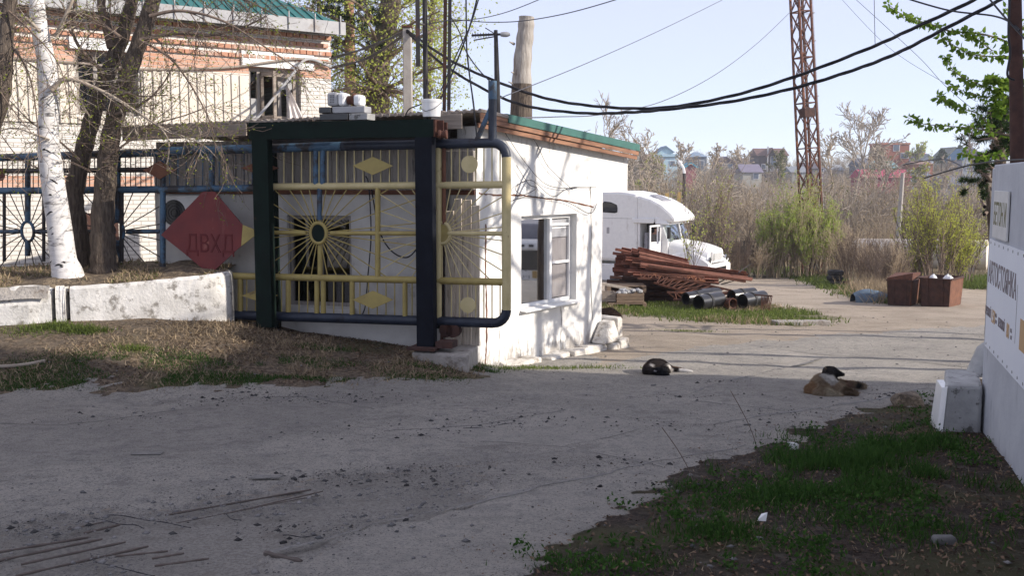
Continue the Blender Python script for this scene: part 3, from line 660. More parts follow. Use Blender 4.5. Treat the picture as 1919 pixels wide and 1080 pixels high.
# portal frame that carries the gate
por = thing('gate_portal', 'dark green steel portal frame of paired posts and a heavy top beam around the gate', 'gate frame', G0 - gb * .22, GA)
PF = MATS[por.name]
def pp(px, py, off=-.22): return gp(px, py, off)
for x0, x1, mt in ((484, 513, 'dark_green_paint'), (783, 815, 'dark_green_paint')):
    a = pp(x0, 610)[0]; b = pp(x1, 610)[0]; zt2 = pp(x0, 255)[1]; zb2 = pp((x0 + x1) / 2, 606 if x0 < 600 else 645)[1] - .05
    MB(PF).box(a, b, -.05, .08, zb2, zt2).build('post', mt if x0 < 600 else 'post_navy', por, bevel=.006)
a, b = gp(812, 600, .2)[0], gp(826, 600, .2)[0]
for x0, x1 in ((511, 526), (816, 829)):
    a = gp(x0, 610, .2)[0]; b = gp(x1, 610, .2)[0]; MB(PF).box(a, b, .34, .44, gp(x0, 600, .2)[1] - .1, gp(x0, 262, .2)[1]).build('post', 'dark_green_paint', por)
a = pp(470, 240)[0]; b = pp(815, 240)[0]; z1 = pp(640, 227)[1]; z0 = pp(640, 259)[1]
MB(PF).box(a, b, -.055, -.035, z0, z1).box(a, b, -.034, .12, z1 - .02, z1).box(a, b, -.034, .12, z0, z0 + .02).build('beam', 'dark_green_paint', por)
MB(PF).box(a, b, .30, .45, z0 - .05, z0 + .1).build('rear_beam', 'steel_dark', por)
for xx in (a + .05, b - .08): MB(PF).box(xx, xx + .1, .125, .295, z0, z0 + .12).build('cross_beam', 'steel_dark', por)
e0 = pp(823, 240)[0]
MB(PF).box(b + .002, b + .02, -.05, .12, z0, z1).box(b + .021, b + .10, .02, .05, z0 + .04, z1 - .01).box(b + .021, b + .12, .09, .12, z0 + .02, z1 - .03).build('end_bracket', 'rust', por)
MB(PF).lathe([(0, 0), (.055, 0), (.055, .02), (.042, .03), (.042, .07), (.055, .08), (.055, .10), (0, .10)], (b + .06, -.02, z0 + .03), (1, .15, 0), 16).build('roller', 'rust', por, True)
zz = pp(800, 640)[1]
MB(PF).box(b - .32, b + .05, -.20, .30, zz - .09, zz - .06).box(b + .03, b + .24, -.12, .1, zz - .06, zz + .02).build('base_plate', 'rust_dark', por)
for kx in (b + .06, b + .15): MB(PF).lathe([(0, -.03), (.09, -.03), (.09, -.01), (.06, 0), (.06, .04), (.09, .05), (.09, .07), (0, .07)], (kx, .2, zz + .12), (0, 1, 0), 18).build('guide_roller', 'rust_dark', por, True)
# objects on the beam
def box_thing(name, label, cat, px, off, builds):
    pass
s, z = gp(648, 226, -.15); mo = thing('winch_motor', 'pale grey electric winch with a brown cable drum on stacked blocks above the beam', 'winch', GF @ Vector((s, -.15, z)), GA); MF = MATS[mo.name]
k = 12.9 / F
MB(MF).box(-45 * k, 12 * k, -.12, .12, .0, 12 * k).build('lower_block', 'plastic_black', mo, bevel=.01)
MB(MF).box(13 * k, 50 * k, -.10, .14, .0, 12 * k).build('lower_block', 'concrete_block', mo, bevel=.01)
MB(MF).box(-46 * k, -22 * k, -.12, .12, 13 * k, 24 * k).build('upper_block', 'plastic_black', mo, bevel=.01)
MB(MF).box(-21 * k, 44 * k, -.09, .12, 13 * k, 25 * k).build('upper_block', 'grey_metal', mo, bevel=.01)
MB(MF).box(-31 * k, -9 * k, -.10, .09, 26 * k, 51 * k).build('motor_cover', 'grey_metal', mo, bevel=.03)
mbq = MB(MF)
for i in range(3):
    for j in range(5): mbq.lathe([(0, -.002), (.006, -.002), (.006, .001), (0, .001)], (-23 * k + i * .022, -.1005, 33 * k + j * .02), (0, 1, 0), 8)
mbq.build('vent_holes', 'dark_void', mo)
MB(MF).box(-8.8 * k, 5 * k, -.10, .10, 26 * k, 50 * k).build('gear_cover', 'white_metal', mo, bevel=.03)
MB(MF).lathe([(.055, 0), (.055, 12 * k), (.085, 12 * k), (.085, 15 * k), (.05, 16 * k)], (5.5 * k, 0, 37 * k), (1, 0, 0), 18).build('drum', 'rust', mo, True)
MB(MF).box(21 * k, 36 * k, -.09, .09, 26 * k, 46 * k).build('end_cover', 'white_metal', mo, bevel=.03)
s, z = gp(809, 222, -.12); bk = thing('plastic_bucket', 'white plastic bucket with a lid standing at the right end of the portal beam', 'bucket', GF @ Vector((s, -.12, z + .02)), GA); BFk = MATS[bk.name]
MB(BFk).lathe([(0, .0), (.108, .0), (.124, .185), (.118, .19)], (0, 0, 0), n=24).build('pail', 'white_paint', bk, True)
MB(BFk).lathe([(.129, .175), (.131, .205), (.118, .21), (0, .212)], (0, 0, 0), n=24).build('lid', 'white_paint', bk, True)
MB(BFk).tube([(-.13, 0, .17), (-.12, -.06, .1), (-.03, -.135, .06), (.08, -.12, .09), (.13, 0, .17)], .004, 5).build('handle', 'wire_grey', bk)

# ================================================================== BLUE FENCE (left of the gate)
f0 = G0 + gb * .16
def fp(px, py): return onplane(px, py, (f0.x, f0.y), gd)
fen = thing('pipe_fence', 'blue painted pipe fence with sun wheel panels and thin bars behind the birch', 'fence', (f0.x, f0.y, 0), GA); FF = MATS[fen.name]
def ft(name, a, b, r, mat='blue_paint', n=10):
    p = fp(*a); q = fp(*b); return MB(FF).tube([(p[0], 0, p[1]), (q[0], 0, q[1])], r, n).build(name, mat, fen, True)
ft('top_pipe', (-140, 300), (322, 285), .055); ft('upper_rail', (-140, 322), (300, 318), .036, 'steel_dark'); ft('middle_rail', (-140, 359), (310, 355), .05)
ft('centre_rail', (-140, 435), (38, 434), .03); ft('centre_rail', (68, 434), (205, 434), .03); ft('centre_rail', (238, 434), (300, 434), .03)
for x, y0, y1, r in [(52, 300, 415, .04), (52, 453, 480, .04), (220, 292, 415, .045), (220, 453, 495, .045), (8, 360, 490, .024), (82, 360, 490, .024), (150, 300, 490, .028), (228, 357, 490, .03), (185, 300, 490, .02)]: ft('post', (x, y0), (x, y1), r, 'blue_paint' if r > .038 else 'steel_dark')
for x in np.arange(-120, 300, 9.6): ft('thin_bar', (x, 298 - x * .045), (x, 357), .0075, 'steel_dark', 5)
for cx, x0, x1 in ((52, -60, 148), (220, 152, 300)):
    c = fp(cx, 434); rr = .125; ring = [(c[0] + rr * .85 * math.cos(a), 0, c[1] + rr * 1.15 * math.sin(a)) for a in np.linspace(0, 2 * math.pi, 25)]
    MB(FF).tube(ring, .022, 8, False).build('wheel_ring', 'blue_paint', fen, True)
    sl, sr = fp(x0, 434)[0], fp(x1, 434)[0]; zt_, zb_ = fp(cx, 357)[1], fp(cx, 505)[1]
    for kk in range(20):
        a = (kk + .5) * math.pi / 10; ca, sa = math.cos(a), math.sin(a); tt = min([(sr - c[0]) / ca if ca > 0 else (sl - c[0]) / ca, (zt_ - c[1]) / sa if sa > 0 else (zb_ - c[1]) / sa])
        MB(FF).tube([(c[0] + rr * ca, 0, c[1] + rr * sa), (c[0] + tt * ca, 0, c[1] + tt * sa)], .008, 5).build('spoke', 'steel_dark', fen)
c = fp(6, 328); MB(FF).lathe([(0, -.07), (.085, -.07), (.085, -.055), (0, -.055)], (c[0], 0, c[1]), (0, 1, 0), 20).build('disc_plate', 'rust', fen)
c = fp(205, 432); MB(FF).lathe([(0, -.06), (.10, -.06), (.10, -.05), (0, -.05)], (c[0] + .05, 0, c[1]), (0, 1, 0), 20).build('disc_plate', 'steel_dark', fen)

# ================================================================== GUARD BOOTH
W0 = G0 + gb * .45
def wp(px, py): return onplane(px, py, (W0.x, W0.y), gd)
def lineX(px, p0, d):
    s, _ = onplane(px, 600, p0, d); return s
sC = wp(893, 500)[0]; C = Vector((W0.x + gd[0] * sC, W0.y + gd[1] * sC, 0))
th = math.atan2(2250 - 959.5, F); rdv = (math.sin(th), math.cos(th))
booth = thing('guard_booth', 'low white plastered guard booth with dark green roof edge and big road window', 'hut', C, GA)
BX = MATS[booth.name]
RFm = Matrix.Translation(C) @ Matrix.Rotation(math.atan2(rdv[1], rdv[0]), 4, 'Z')      # right face frame: x along the face, y inwards(left), z up
def rp(px, py): return onplane(px, py, (C.x, C.y), rdv)
tE = rp(1128, 500)[0]; tO = rp(1176, 320)[0]
zc = rp(895, 236)[1]; ze = rp(1176, 292)[1]; zov = rp(1150, 360)[1]
sA = wp(300, 500)[0] - sC            # left end of the front wall in booth local x
ptA = BX @ Vector((sA, 0, 0))
# right face with the window opening
a = rp(977, 404); b = rp(979, 580); c_ = rp(1081, 396); wx0r, wx1r = a[0], c_[0]; wzt = a[1] - .01; wzb = b[1]
def ztop(x): return zc + (ze - zc) * x / tO
mb = MB(RFm); dw = .30; zg = -1.6
def pan(x0, x1, z0, z1a, z1b):
    mb.hexa([(x0, 0, z0), (x1, 0, z0), (x1, dw, z0), (x0, dw, z0), (x0, 0, z1a), (x1, 0, z1b), (x1, dw, z1b), (x0, dw, z1a)])
pan(0, wx0r, zg, ztop(0), ztop(wx0r)); pan(wx0r, wx1r, zg, wzb, wzb); pan(wx0r, wx1r, wzt, ztop(wx0r), ztop(wx1r)); pan(wx1r, tE, zg, ztop(wx1r), ztop(tE)); pan(tE, tO, zov, ztop(tE), ztop(tO))
mb.build('side_wall', 'plaster', booth)
m_ = MT['plaster']; t_ = m_.node_tree; b_ = t_.nodes['Principled BSDF']; src = b_.inputs['Base Color'].links[0].from_socket      # splash dirt at the foot, soot and peeling under the eaves
tc_ = t_.nodes.new('ShaderNodeTexCoord'); sp_ = t_.nodes.new('ShaderNodeSeparateXYZ'); t_.links.new(tc_.outputs['Object'], sp_.inputs[0]); nz_ = noise(t_, coords(t_, (4, 4, 1.1)), 2.6, 9, .75)
lo_ = ramp(t_, sp_.outputs[2], -.95, -.15, .22, -.12); hi_ = ramp(t_, sp_.outputs[2], 1.45, 2.25, -.06, .12)
ad_ = nd(t_, 'ShaderNodeMath', operation='ADD'); t_.links.new(lo_, ad_.inputs[0]); t_.links.new(hi_, ad_.inputs[1]); a2_ = nd(t_, 'ShaderNodeMath', operation='ADD'); t_.links.new(ad_.outputs[0], a2_.inputs[0]); t_.links.new(nz_, a2_.inputs[1])
t_.links.new(mixc(t_, ramp(t_, a2_.outputs[0], .52, .66, 0, .8), src, (.27, .245, .22)), b_.inputs['Base Color'])
# front wall: plaster below, weathered slats above
zsl0, zsl1 = wp(650, 352)[1], wp(650, 262)[1]; fx0, fx1 = wp(540, 500)[0] - sC, wp(659, 500)[0] - sC; fz1, fz0 = wp(600, 404)[1], wp(600, 574)[1]
mb = MB(BX)
for x0, x1, z0, z1 in [(sA, fx0, -1.2, zsl0 - .09), (fx0, fx1, -1.2, fz0), (fx0, fx1, fz1, zsl0 - .09), (fx1, -.02, -1.2, zsl0 - .09)]: mb.box(x0, x1, 0, .28, z0, z1)
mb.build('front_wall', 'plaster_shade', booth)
MB(BX).box(sA, -.02, -.02, .26, zsl0 - .088, zsl0 - .03).build('brick_course', 'rust_orange', booth)
mb = MB(BX); x = sA; rs = random.Random(3)
while x < -.12:
    w = rs.uniform(.09, .13); mb.box(x, x + w - .008, .0 + rs.uniform(0, .012), .05, zsl0 - .028, zsl1); x += w
mb.build('slat_cladding', 'slat_wood', booth)
pD = ptA + Vector((1.6, 3.2, 0)); pE = RFm @ Vector((tE, 0, 0))
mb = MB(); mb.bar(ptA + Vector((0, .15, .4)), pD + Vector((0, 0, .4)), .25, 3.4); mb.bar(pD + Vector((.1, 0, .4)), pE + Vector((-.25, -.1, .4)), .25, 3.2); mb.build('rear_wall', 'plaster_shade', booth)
# front window
w = MB(BX); e = .05; w.box(fx0, fx1, .05, .13, fz1 - e, fz1).box(fx0, fx1, .05, .13, fz0, fz0 + e).box(fx0, fx0 + e, .05, .13, fz0 + e, fz1 - e).box(fx1 - e, fx1, .05, .13, fz0 + e, fz1 - e).box((fx0 + fx1) / 2 - .02, (fx0 + fx1) / 2 + .02, .05, .13, fz0 + e, fz1 - e)
fw = w.build('front_window', 'slat_wood', booth); MB(BX).box(fx0 + e, fx1 - e, .09, .10, fz0 + e, fz1 - e).build('pane', 'glass_dark', fw)
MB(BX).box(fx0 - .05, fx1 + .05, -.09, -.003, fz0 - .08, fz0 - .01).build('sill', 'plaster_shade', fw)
# side window with one big pane and a narrow sash
w = MB(RFm); e = .045; xm = wx0r + (wx1r - wx0r) * .60; yf0, yf1 = .10, .17
w.box(wx0r, wx1r, yf0, yf1, wzt - .06, wzt).box(wx0r, wx1r, yf0, yf1, wzb, wzb + e).box(wx0r, wx0r + .03, yf0, yf1, wzb + e, wzt - .06).box(wx1r - e, wx1r, yf0, yf1, wzb + e, wzt - .06).box(xm - .03, xm + .03, yf0 - .02, yf1, wzb + e, wzt - .06)
for fz in (.45, .88): w.box(xm + .03, wx1r - e, yf0, yf1, wzb + (wzt - wzb) * fz - .018, wzb + (wzt - wzb) * fz + .018)
sw = w.build('side_window', 'white_frame', booth, bevel=.004)
MB(RFm).box(wx0r + .03, xm - .03, .13, .138, wzb + e, wzt - .06).build('pane', 'glass_mirror', sw)
mb = MB(RFm)
for f0_, f1_ in ((0, .44), (.46, .87), (.89, 1)): mb.box(xm + .03, wx1r - e, .13, .138, wzb + e + (wzt - wzb - .1) * f0_, wzb + e + (wzt - wzb - .1) * f1_)
mb.build('sash_pane', 'glass_net', sw)
MB(RFm).box(xm + .05, wx1r - .06, .150, .158, wzb + .06, wzt - .35).build('net_curtain', 'curtain', sw)
MB(RFm).box(xm + .04, wx1r - .05, .145, .153, wzt - .34, wzt - .08).build('white_blind', 'white_frame', sw)
MB(RFm).hexa([(wx0r - .03, -.10, wzb - .035), (wx1r + .06, -.10, wzb - .035), (wx1r + .06, .10, wzb - .02), (wx0r - .03, .10, wzb - .02), (wx0r - .03, -.10, wzb - .02), (wx1r + .06, -.10, wzb - .02), (wx1r + .06, .10, wzb - .001), (wx0r - .03, .10, wzb - .001)]).build('sill', 'white_frame', sw)
MB(RFm).box(wx0r, wx1r, .31, .33, wzb, wzt).build('interior_back', 'dark_void', sw) if False else None
# painted cracks, rust streaks on the side face
mb = MB(RFm)
def crack(pts, w):
    q = smooth([Vector((rp(x, y)[0], 0, rp(x, y)[1])) for x, y in pts], 8); vs = []; fs = []
    for i, p in enumerate(q):
        d = (q[min(i + 1, len(q) - 1)] - q[max(i - 1, 0)]).normalized(); nn = Vector((-d.z, 0, d.x)); ww = w * rs.uniform(.4, 1.3); j = rs.uniform(-.006, .006)
        for sg in (-1, 1): c = p + nn * (sg * ww / 2 + j); vs += [(c.x, -.005, c.z), (c.x, .003, c.z)]
    for i in range(len(q) - 1): b_ = 4 * i; fs += [(b_, b_ + 4, b_ + 6, b_ + 2)]
    mb.add(vs, fs)
crack([(897, 362), (930, 366), (975, 366), (1020, 372), (1060, 376), (1112, 388)], .022); crack([(910, 420), (910, 520), (912, 600), (911, 650), (909, 684)], .028); mb.build('exposed_brick', 'rust_orange', booth)
mb = MB(RFm)
crack([(1106, 350), (1108, 430), (1107, 520), (1110, 600)], .016); crack([(1050, 575), (1052, 600), (1050, 650)], .012); crack([(935, 620), (937, 650), (933, 684)], .007); crack([(970, 632), (974, 655), (977, 672)], .006); mb.build('cracks', 'joint_dirt', booth)
# roof : corrugated sheet with boards under the eaves
fo = -.36
pts = {k_: v_ for k_, v_ in zip('ABCD', (BX @ Vector((sA - .25, fo, 0)), RFm @ Vector((-.14, -.16, 0)), RFm @ Vector((tO + .05, -.16, 0)), pD + Vector((-.3, .3, 0))))}
zfl = wp(270, 246)[1]; zfr = zc + .16
zz_ = {'A': zfl + .02, 'B': zfr, 'C': ze + .13, 'D': ze + .15}
rb = [Vector((pts[k_].x, pts[k_].y, zz_[k_])) for k_ in 'ABCD']
rfb = MB(); rfb.prism(rb, (0, 0, .02))
nA = int((rb[1] - rb[0]).length / .1)
for i in range(nA + 1):
    f_ = i / nA; rfb.tube([rb[0].lerp(rb[1], f_) + Vector((0, 0, .015)), rb[3].lerp(rb[2], f_) + Vector((0, 0, .015))], .03, 6)
brf = rfb.build('roof', 'wood_grey', booth, True)
d_ = (rb[1] - rb[0]).normalized(); dn = Vector((0, 0, -1))
sB1 = (wp(470, 250)[0] - wp(265, 250)[0]) + .15
mb = MB(); mb.prism([rb[0] + Vector((0, 0, -.01)), rb[0] + d_ * sB1 + Vector((0, 0, -.01)), rb[0] + d_ * sB1 + Vector((0, 0, -.17)), rb[0] + Vector((0, 0, -.17))], gb * -.03); mb.build('front_fascia', 'fascia_wood', brf, bevel=.005); mb = MB()
mb.prism([rb[1] - d_ * .62 + Vector((0, 0, -.01)), rb[1] - d_ * .22 + Vector((0, 0, -.01)), rb[1] - d_ * .22 + Vector((0, 0, -.20)), rb[1] - d_ * .62 + Vector((0, 0, -.20))], gb * -.05)
mb.build('front_fascia', 'fascia_wood', brf, bevel=.005)
rn = Vector((rdv[1], -rdv[0], 0)); q0, q1 = rb[1] + rn * .0, rb[2]
x0g = rp(943, 240)[0] / (tO + .2); qa = q0.lerp(q1, max(.02, x0g))
mb = MB(); mb.prism([qa + Vector((0, 0, .05)), q1 + Vector((0, 0, .05)), q1 + Vector((0, 0, -.055)), qa + Vector((0, 0, -.055))], rn * .03); mb.prism([qa + Vector((0, 0, .051)), q1 + Vector((0, 0, .051)), q1 - rn * .25 + Vector((0, 0, .055)), qa - rn * .25 + Vector((0, 0, .055))], (0, 0, .006)); mb.build('green_trim', 'green_metal', brf)
mb = MB(); mb.prism([q0 + Vector((0, 0, -.06)), q1 + Vector((0, 0, -.06)), q1 + Vector((0, 0, -.125)), q0 + Vector((0, 0, -.125))], rn * .012 - Vector((0, 0, 0))); mb.prism([q0 - rn * .04 + Vector((0, 0, -.13)), q1 - rn * .04 + Vector((0, 0, -.13)), q1 - rn * .04 + Vector((0, 0, -.19)), q0 - rn * .04 + Vector((0, 0, -.19))], rn * .025)
mb.prism([q0 - rn * .001 + Vector((0, 0, -.005)), qa - rn * .001 + Vector((0, 0, -.005)), qa - rn * .001 + Vector((0, 0, -.058)), q0 - rn * .001 + Vector((0, 0, -.058))], rn * .015)
mb.build('side_board', 'orange_wood', brf, bevel=.004)
# plinth, foundation stones
pl = [G(0, 0)] if False else None
a0 = wp(782, 655); zpl = gp(800, 652, -.2)[1] - .03
pc0 = GF @ Vector((gp(775, 655, -.3)[0], -.38, 0)); pc1 = GF @ Vector((gp(885, 690, -.3)[0] - .02, -.40, 0)); pc2 = C + Vector((.02, -.06, 0)); pc3 = GF @ Vector((gp(775, 655, -.3)[0], .44, 0))
MB().prism([Vector((p.x, p.y, -1.5)) for p in (pc0, pc1, pc2, pc3)], (0, 0, zpl + 1.5)).build('plinth', 'concrete_raw', booth, bevel=.03)
rk = random.Random(12); MT['stone_white'] = pmat('stone_white', (.66, .63, .58), (.52, .49, .44), scale=4, c3=(.25, .21, .17), s3=5, t3=(.50, .66), bump=.9, bscale=14, bdist=.03)
def rockblock(mb, x0, x1, y0, y1, z0, z1, j=.03):
    ps = [(x0, y0, z0), (x1, y0, z0), (x1, y1, z0), (x0, y1, z0), (x0, y0, z1), (x1, y0, z1), (x1, y1, z1), (x0, y1, z1)]
    mb.hexa([tuple(c + rk.uniform(-j, j) for c in p) for p in ps])
mb = MB(RFm); x = .55
while x < tE - .3:
    w = rk.uniform(.18, .62); xx = min(x + w, tE - .25); f_ = x / tE; zt3 = rp(950 + 160 * f_, 672 - 32 * f_)[1]; rockblock(mb, x, xx, -.20 - .12 * f_, .05, -1.5, zt3 - .05 + rk.uniform(-.03, .03), .05); x = xx + rk.uniform(-.02, .03)
mb.build('foundation_stones', 'stone_white', booth, bevel=.035)
mb = MB(RFm); zq1 = rp(1118, 600)[1]; zq2 = rp(1120, 640)[1]; zq0 = -1.7
rockblock(mb, tE - .24, tE - .02, -.34, -.02, zq0, zq2, .02); rockblock(mb, tE + .0, tE + .30, -.36, .2, zq0, zq2 + .03, .02)
mb.hexa([(tE - .40, -.30, zq2 + .01), (tE + .02, -.34, zq2 + .02), (tE + .02, -.03, zq2 + .02), (tE - .40, -.03, zq2 + .01), (tE - .10, -.22, zq1 - .02), (tE + .0, -.24, zq1), (tE + .0, -.03, zq1), (tE - .12, -.03, zq1 - .02)])
rockblock(mb, tE + .04, tE + .26, -.26, .15, zq2 + .05, zq1 + .02, .02); mb.build('corner_stones', 'stone_white', booth, bevel=.03)
# vertical dark post at the corner under the antenna, junk on the front right
a = gp(855, 655, .36); pw = thing('plank_stack', 'pale weathered planks of uneven height leaning against the booth corner', 'planks', GF @ Vector((a[0], .36, zpl)), GA, 'planks'); del pw['group']; PWF = MATS[pw.name]
base = gp(0, 0)[0]
for x0, x1, yt, dy in [(836, 851, 395, .30), (852, 866, 372, .33), (868, 884, 374, .36), (886, 899, 385, .30)]:
    s0 = gp(x0, 655, dy)[0]; s1 = gp(x1, 655, dy)[0]; zt4 = gp(x0, yt, dy)[1]
    MB(GF).hexa([(s0, dy - .03, zpl), (s1, dy - .03, zpl), (s1, dy, zpl), (s0, dy, zpl), (s0, dy, zt4 - .02), (s1, dy, zt4), (s1, dy + .03, zt4), (s0, dy + .03, zt4)]).build('plank', 'wood_pale', pw, bevel=.003)
s0, s1 = gp(835, 300, .30)[0], gp(887, 300, .30)[0]; z0, z1 = gp(860, 355, .30)[1], gp(860, 282, .30)[1]
o = MB(GF).box(s0, s1, .30, .40, z0, z1).build('meter_box', 'slat_wood', None, bevel=.008, org=GF @ Vector((s0, .35, z0))); tag(o, 'grey brown meter cabinet hung on the booth front above the planks', 'cabinet')
# air conditioner on the booth front, half hidden by the red rhombus
s0, s1 = wp(320, 400)[0] - sC, wp(408, 400)[0] - sC; z0, z1 = wp(360, 430)[1], wp(360, 366)[1]
ac = thing('air_conditioner', 'off white air conditioner unit on the shaded booth front behind the red rhombus', 'air conditioner', BX @ Vector(((s0 + s1) / 2, -.14, z0)), GA)
MB(BX).box(s0, s1, -.26, -.03, z0, z1).build('casing', 'sign_plate', ac, bevel=.012)
fc = ((s0 * 2 + s1) / 3 - .01, -.262, (z0 + z1) / 2)
for r_ in (.05, .09, .13, .17): MB(BX).tube([(fc[0] + r_ * math.cos(a), -.272, fc[2] + r_ * math.sin(a)) for a in np.linspace(0, 6.283, 25)], .005, 5, False).build('grille_ring', 'steel_dark', ac)
MB(BX).lathe([(0, 0), (.18, 0), (.18, .006), (0, .006)], (fc[0], -.268, fc[2]), (0, 1, 0), 24).build('fan_opening', 'plastic_black', ac)

# ================================================================== WHITE CURB WALL + EMBANKMENT
cpath = [Vector(p) for p in ((-9.0, 12.05, .28), (-7.2, 12.32, .29), (-6.0, 12.52, .32), (-4.9, 12.74, .37), (-4.2, 12.90, .43), (-3.85, 13.02, .46), (-3.70, 13.2, .47), (-3.72, 13.5, .47), (-3.85, 13.75, .47))]
def curb(name, pts, mat, label, rough):
    q = smooth(pts, 8); rr = random.Random(len(pts)); vs = []; fs = []; n = len(q)
    for i, p in enumerate(q):
        d = q[min(i + 1, n - 1)] - q[max(i - 1, 0)]; d.z = 0; d.normalize(); nn = Vector((-d.y, d.x, 0)); jt = (rr.random() - .5) * rough
        prof = [(0.0, -.8), (.0 - rough * rr.random() * .3, p.z - .20), (.01 + rough * rr.random() * .5, p.z - .04 + jt * .4), (.04 + rough * rr.random(), p.z + jt), (.22, p.z - .01 + jt), (.24, -.8)]
        vs += [(p.x + nn.x * o, p.y + nn.y * o, z) for o, z in prof]
    for i in range(n - 1):
        for k in range(5): fs.append((i * 6 + k, (i + 1) * 6 + k, (i + 1) * 6 + k + 1, i * 6 + k + 1))
    fs += [tuple(range(5, -1, -1)), tuple((n - 1) * 6 + k for k in range(6))]
    mb = MB(); mb.add(vs, fs); return tag(mb.build(name, mat, None, org=(q[0].x, q[0].y, -.3)), label, 'curb')
gx_ = -5.62; fpt = cpath[2].lerp(cpath[3], .36)
curb('concrete_curb', [cpath[0], cpath[1], cpath[2].lerp(cpath[3], .22)], 'curb_white', 'crumbling whitewashed curb wall with an eroded top at the left edge', .10)
curb('concrete_curb', [cpath[2].lerp(cpath[3], .27), cpath[2].lerp(cpath[3], .37)], 'curb_white', 'narrow broken piece of whitewashed curb between two wide cracks', .03)
curb('concrete_curb', [cpath[2].lerp(cpath[3], .42), cpath[3], cpath[4], cpath[5], cpath[6], cpath[7], cpath[8]], 'curb_white', 'long whitewashed curb wall curving round beside the red rhombus gate', .012)
er = MB(); qq = smooth([cpath[0], cpath[1], cpath[2].lerp(cpath[3], .2)], 30)
ev = []; ef = []
for i, p in enumerate(qq):
    for k in range(5):
        h = k / 4; e_ = float(fbm(p.x * 5, h * 4, 4)); hh = .10 + .09 * float(fbm(p.x * 2, 1.0, 7)); ev.append((p.x, p.y - .015 - .07 * e_ + .11 * h, p.z + .015 - hh + hh * 1.1 * h))
for i in range(len(qq) - 1):
    for k in range(4): ef.append((i * 5 + k, (i + 1) * 5 + k, (i + 1) * 5 + k + 1, i * 5 + k + 1))
er.add(ev, ef); o = er.build('crumbled_concrete', 'concrete_raw', None, True); tag(o, 'rough grey crumbled concrete exposed along the top of the left curb', 'rubble'); 
emb_v = []; emb_f = []; cp = smooth(cpath[:6], 10); xs_ = np.linspace(-11, -3.80, 90); rows = 26
cy = np.interp(xs_, [p.x for p in cp], [p.y for p in cp]); czz = np.interp(xs_, [p.x for p in cp], [p.z for p in cp])
ev = []
for j in range(rows):
    f_ = j / (rows - 1); yf = 12.7 + .294 * (-1.07 - xs_) + 1.0; yy = cy + .12 + (yf - cy) * f_
    hump = np.interp(f_, [0, .25, .55, .8, 1], [-.03, .08, .16, .12, -.35]); ed = S((-3.78 - xs_) / .8)
    zz5 = czz + hump * (.3 + .7 * ed) + (fbm(xs_ * 2.5, yy * 2.5, 14) - .47) * .14 * ed
    ev.append(np.stack([xs_, yy, zz5], -1))
ev = np.stack(ev); ii = np.arange(rows - 1)[:, None] * 90 + np.arange(89)[None, :]
tag(npmesh('embankment', ev, np.stack([ii, ii + 1, ii + 91, ii + 90], -1).reshape(-1, 4), 'soil', smooth=True), kind='structure')
def embz(x, y):
    i = min(max(int(np.searchsorted(xs_, x)), 0), 89); col_ = ev[:, i, :]; return float(np.interp(y, col_[:, 1], col_[:, 2]))

# ================================================================== RIGHT CONCRETE WALL WITH SIGNS
wdir = Vector((.306, .952, 0)).normalized(); e0 = G(1839, 806); 
RW = Vector((e0.x, e0.y, 0)); RWm = Matrix.Translation(RW) @ Matrix.Rotation(math.atan2(-wdir.y, -wdir.x), 4, 'Z')   # x towards the camera, z up, y to the right side(+)
cw = thing('concrete_wall', 'tall bluish grey concrete panel wall running out of the right edge', 'wall', RW, math.atan2(-wdir.y, -wdir.x)); 
def cwp(px, py):
    s, z = onplane(px, py, (RW.x, RW.y), (wdir.x, wdir.y)); return -s, z
zwt = cwp(1862, 309)[1]
yy0 = (RWm.inverted() @ (RW + Vector((1, 0, 0)))).y; sg = 1 if yy0 > 0 else -1     # which local y points away from the road
def wb(x0, x1, y0, y1, z0, z1): return MB(RWm).box(x0, x1, min(sg * y0, sg * y1), max(sg * y0, sg * y1), z0, z1)
wb(0, 2.95, 0, .16, -1.5, zwt).build('wall_panel', 'wall_grey', cw, bevel=.012); wb(2.98, 8.2, .005, .16, -1.2, zwt + .012).build('wall_panel', 'wall_grey', cw, bevel=.012)
wb(-.10, -.004, -.0, .20, -1.5, zwt - .03).build('end_post', 'steel_dark' if False else 'wall_grey', cw, bevel=.01)
bn = thing('parking_banner', 'large white banner lettered for a car park, laced to the concrete wall with grommets', 'banner', RWm @ Vector((1.2, sg * -.01, .3)), math.atan2(-wdir.y, -wdir.x))
bz1 = cwp(1854, 446)[1]; bz0 = cwp(1841, 640)[1]
wb(.04, 2.72, -.012, -.004, bz0, bz1).build('sheet', 'banner', bn)
mb = MB(RWm)
for i in range(12):
    for zz6 in (bz0 + .03, bz1 - .03): mb.lathe([(.004, -.0135), (.012, -.0135), (.012, -.009)], (.12 + i * .23, 0, zz6), (0, sg, 0), 10)
mb.build('grommets', 'steel_dark', bn)
def wtext(body, pxl, pxr, py_t, py_b, mat, par, nm):
    a_ = cwp(*pxl); b_ = cwp(*pxr); p0 = RWm @ Vector((a_[0], sg * -.0135, a_[1])); return textmesh(body, py_t, abs(b_[0] - a_[0]), p0, -wdir, (0, 0, 1), mat, par, nm, .0012, .012)
hL = cwp(1858, 485)[1] - cwp(1856, 528)[1]
wtext('АВТОСТОЯНКА', (1855, 529), (1907, 568), abs(hL), 0, 'ink_brown', bn, 'lettering')
h2 = abs(cwp(1852, 568)[1] - cwp(1852, 590)[1])
wtext('ГРУЗОВОЙ', (1849.5, 588), (1859.5, 597), h2, 0, 'ink_brown', bn, 'lettering'); wtext('150', (1861, 604), (1867.5, 609), h2 * 1.15, 0, 'ink_orange', bn, 'price')
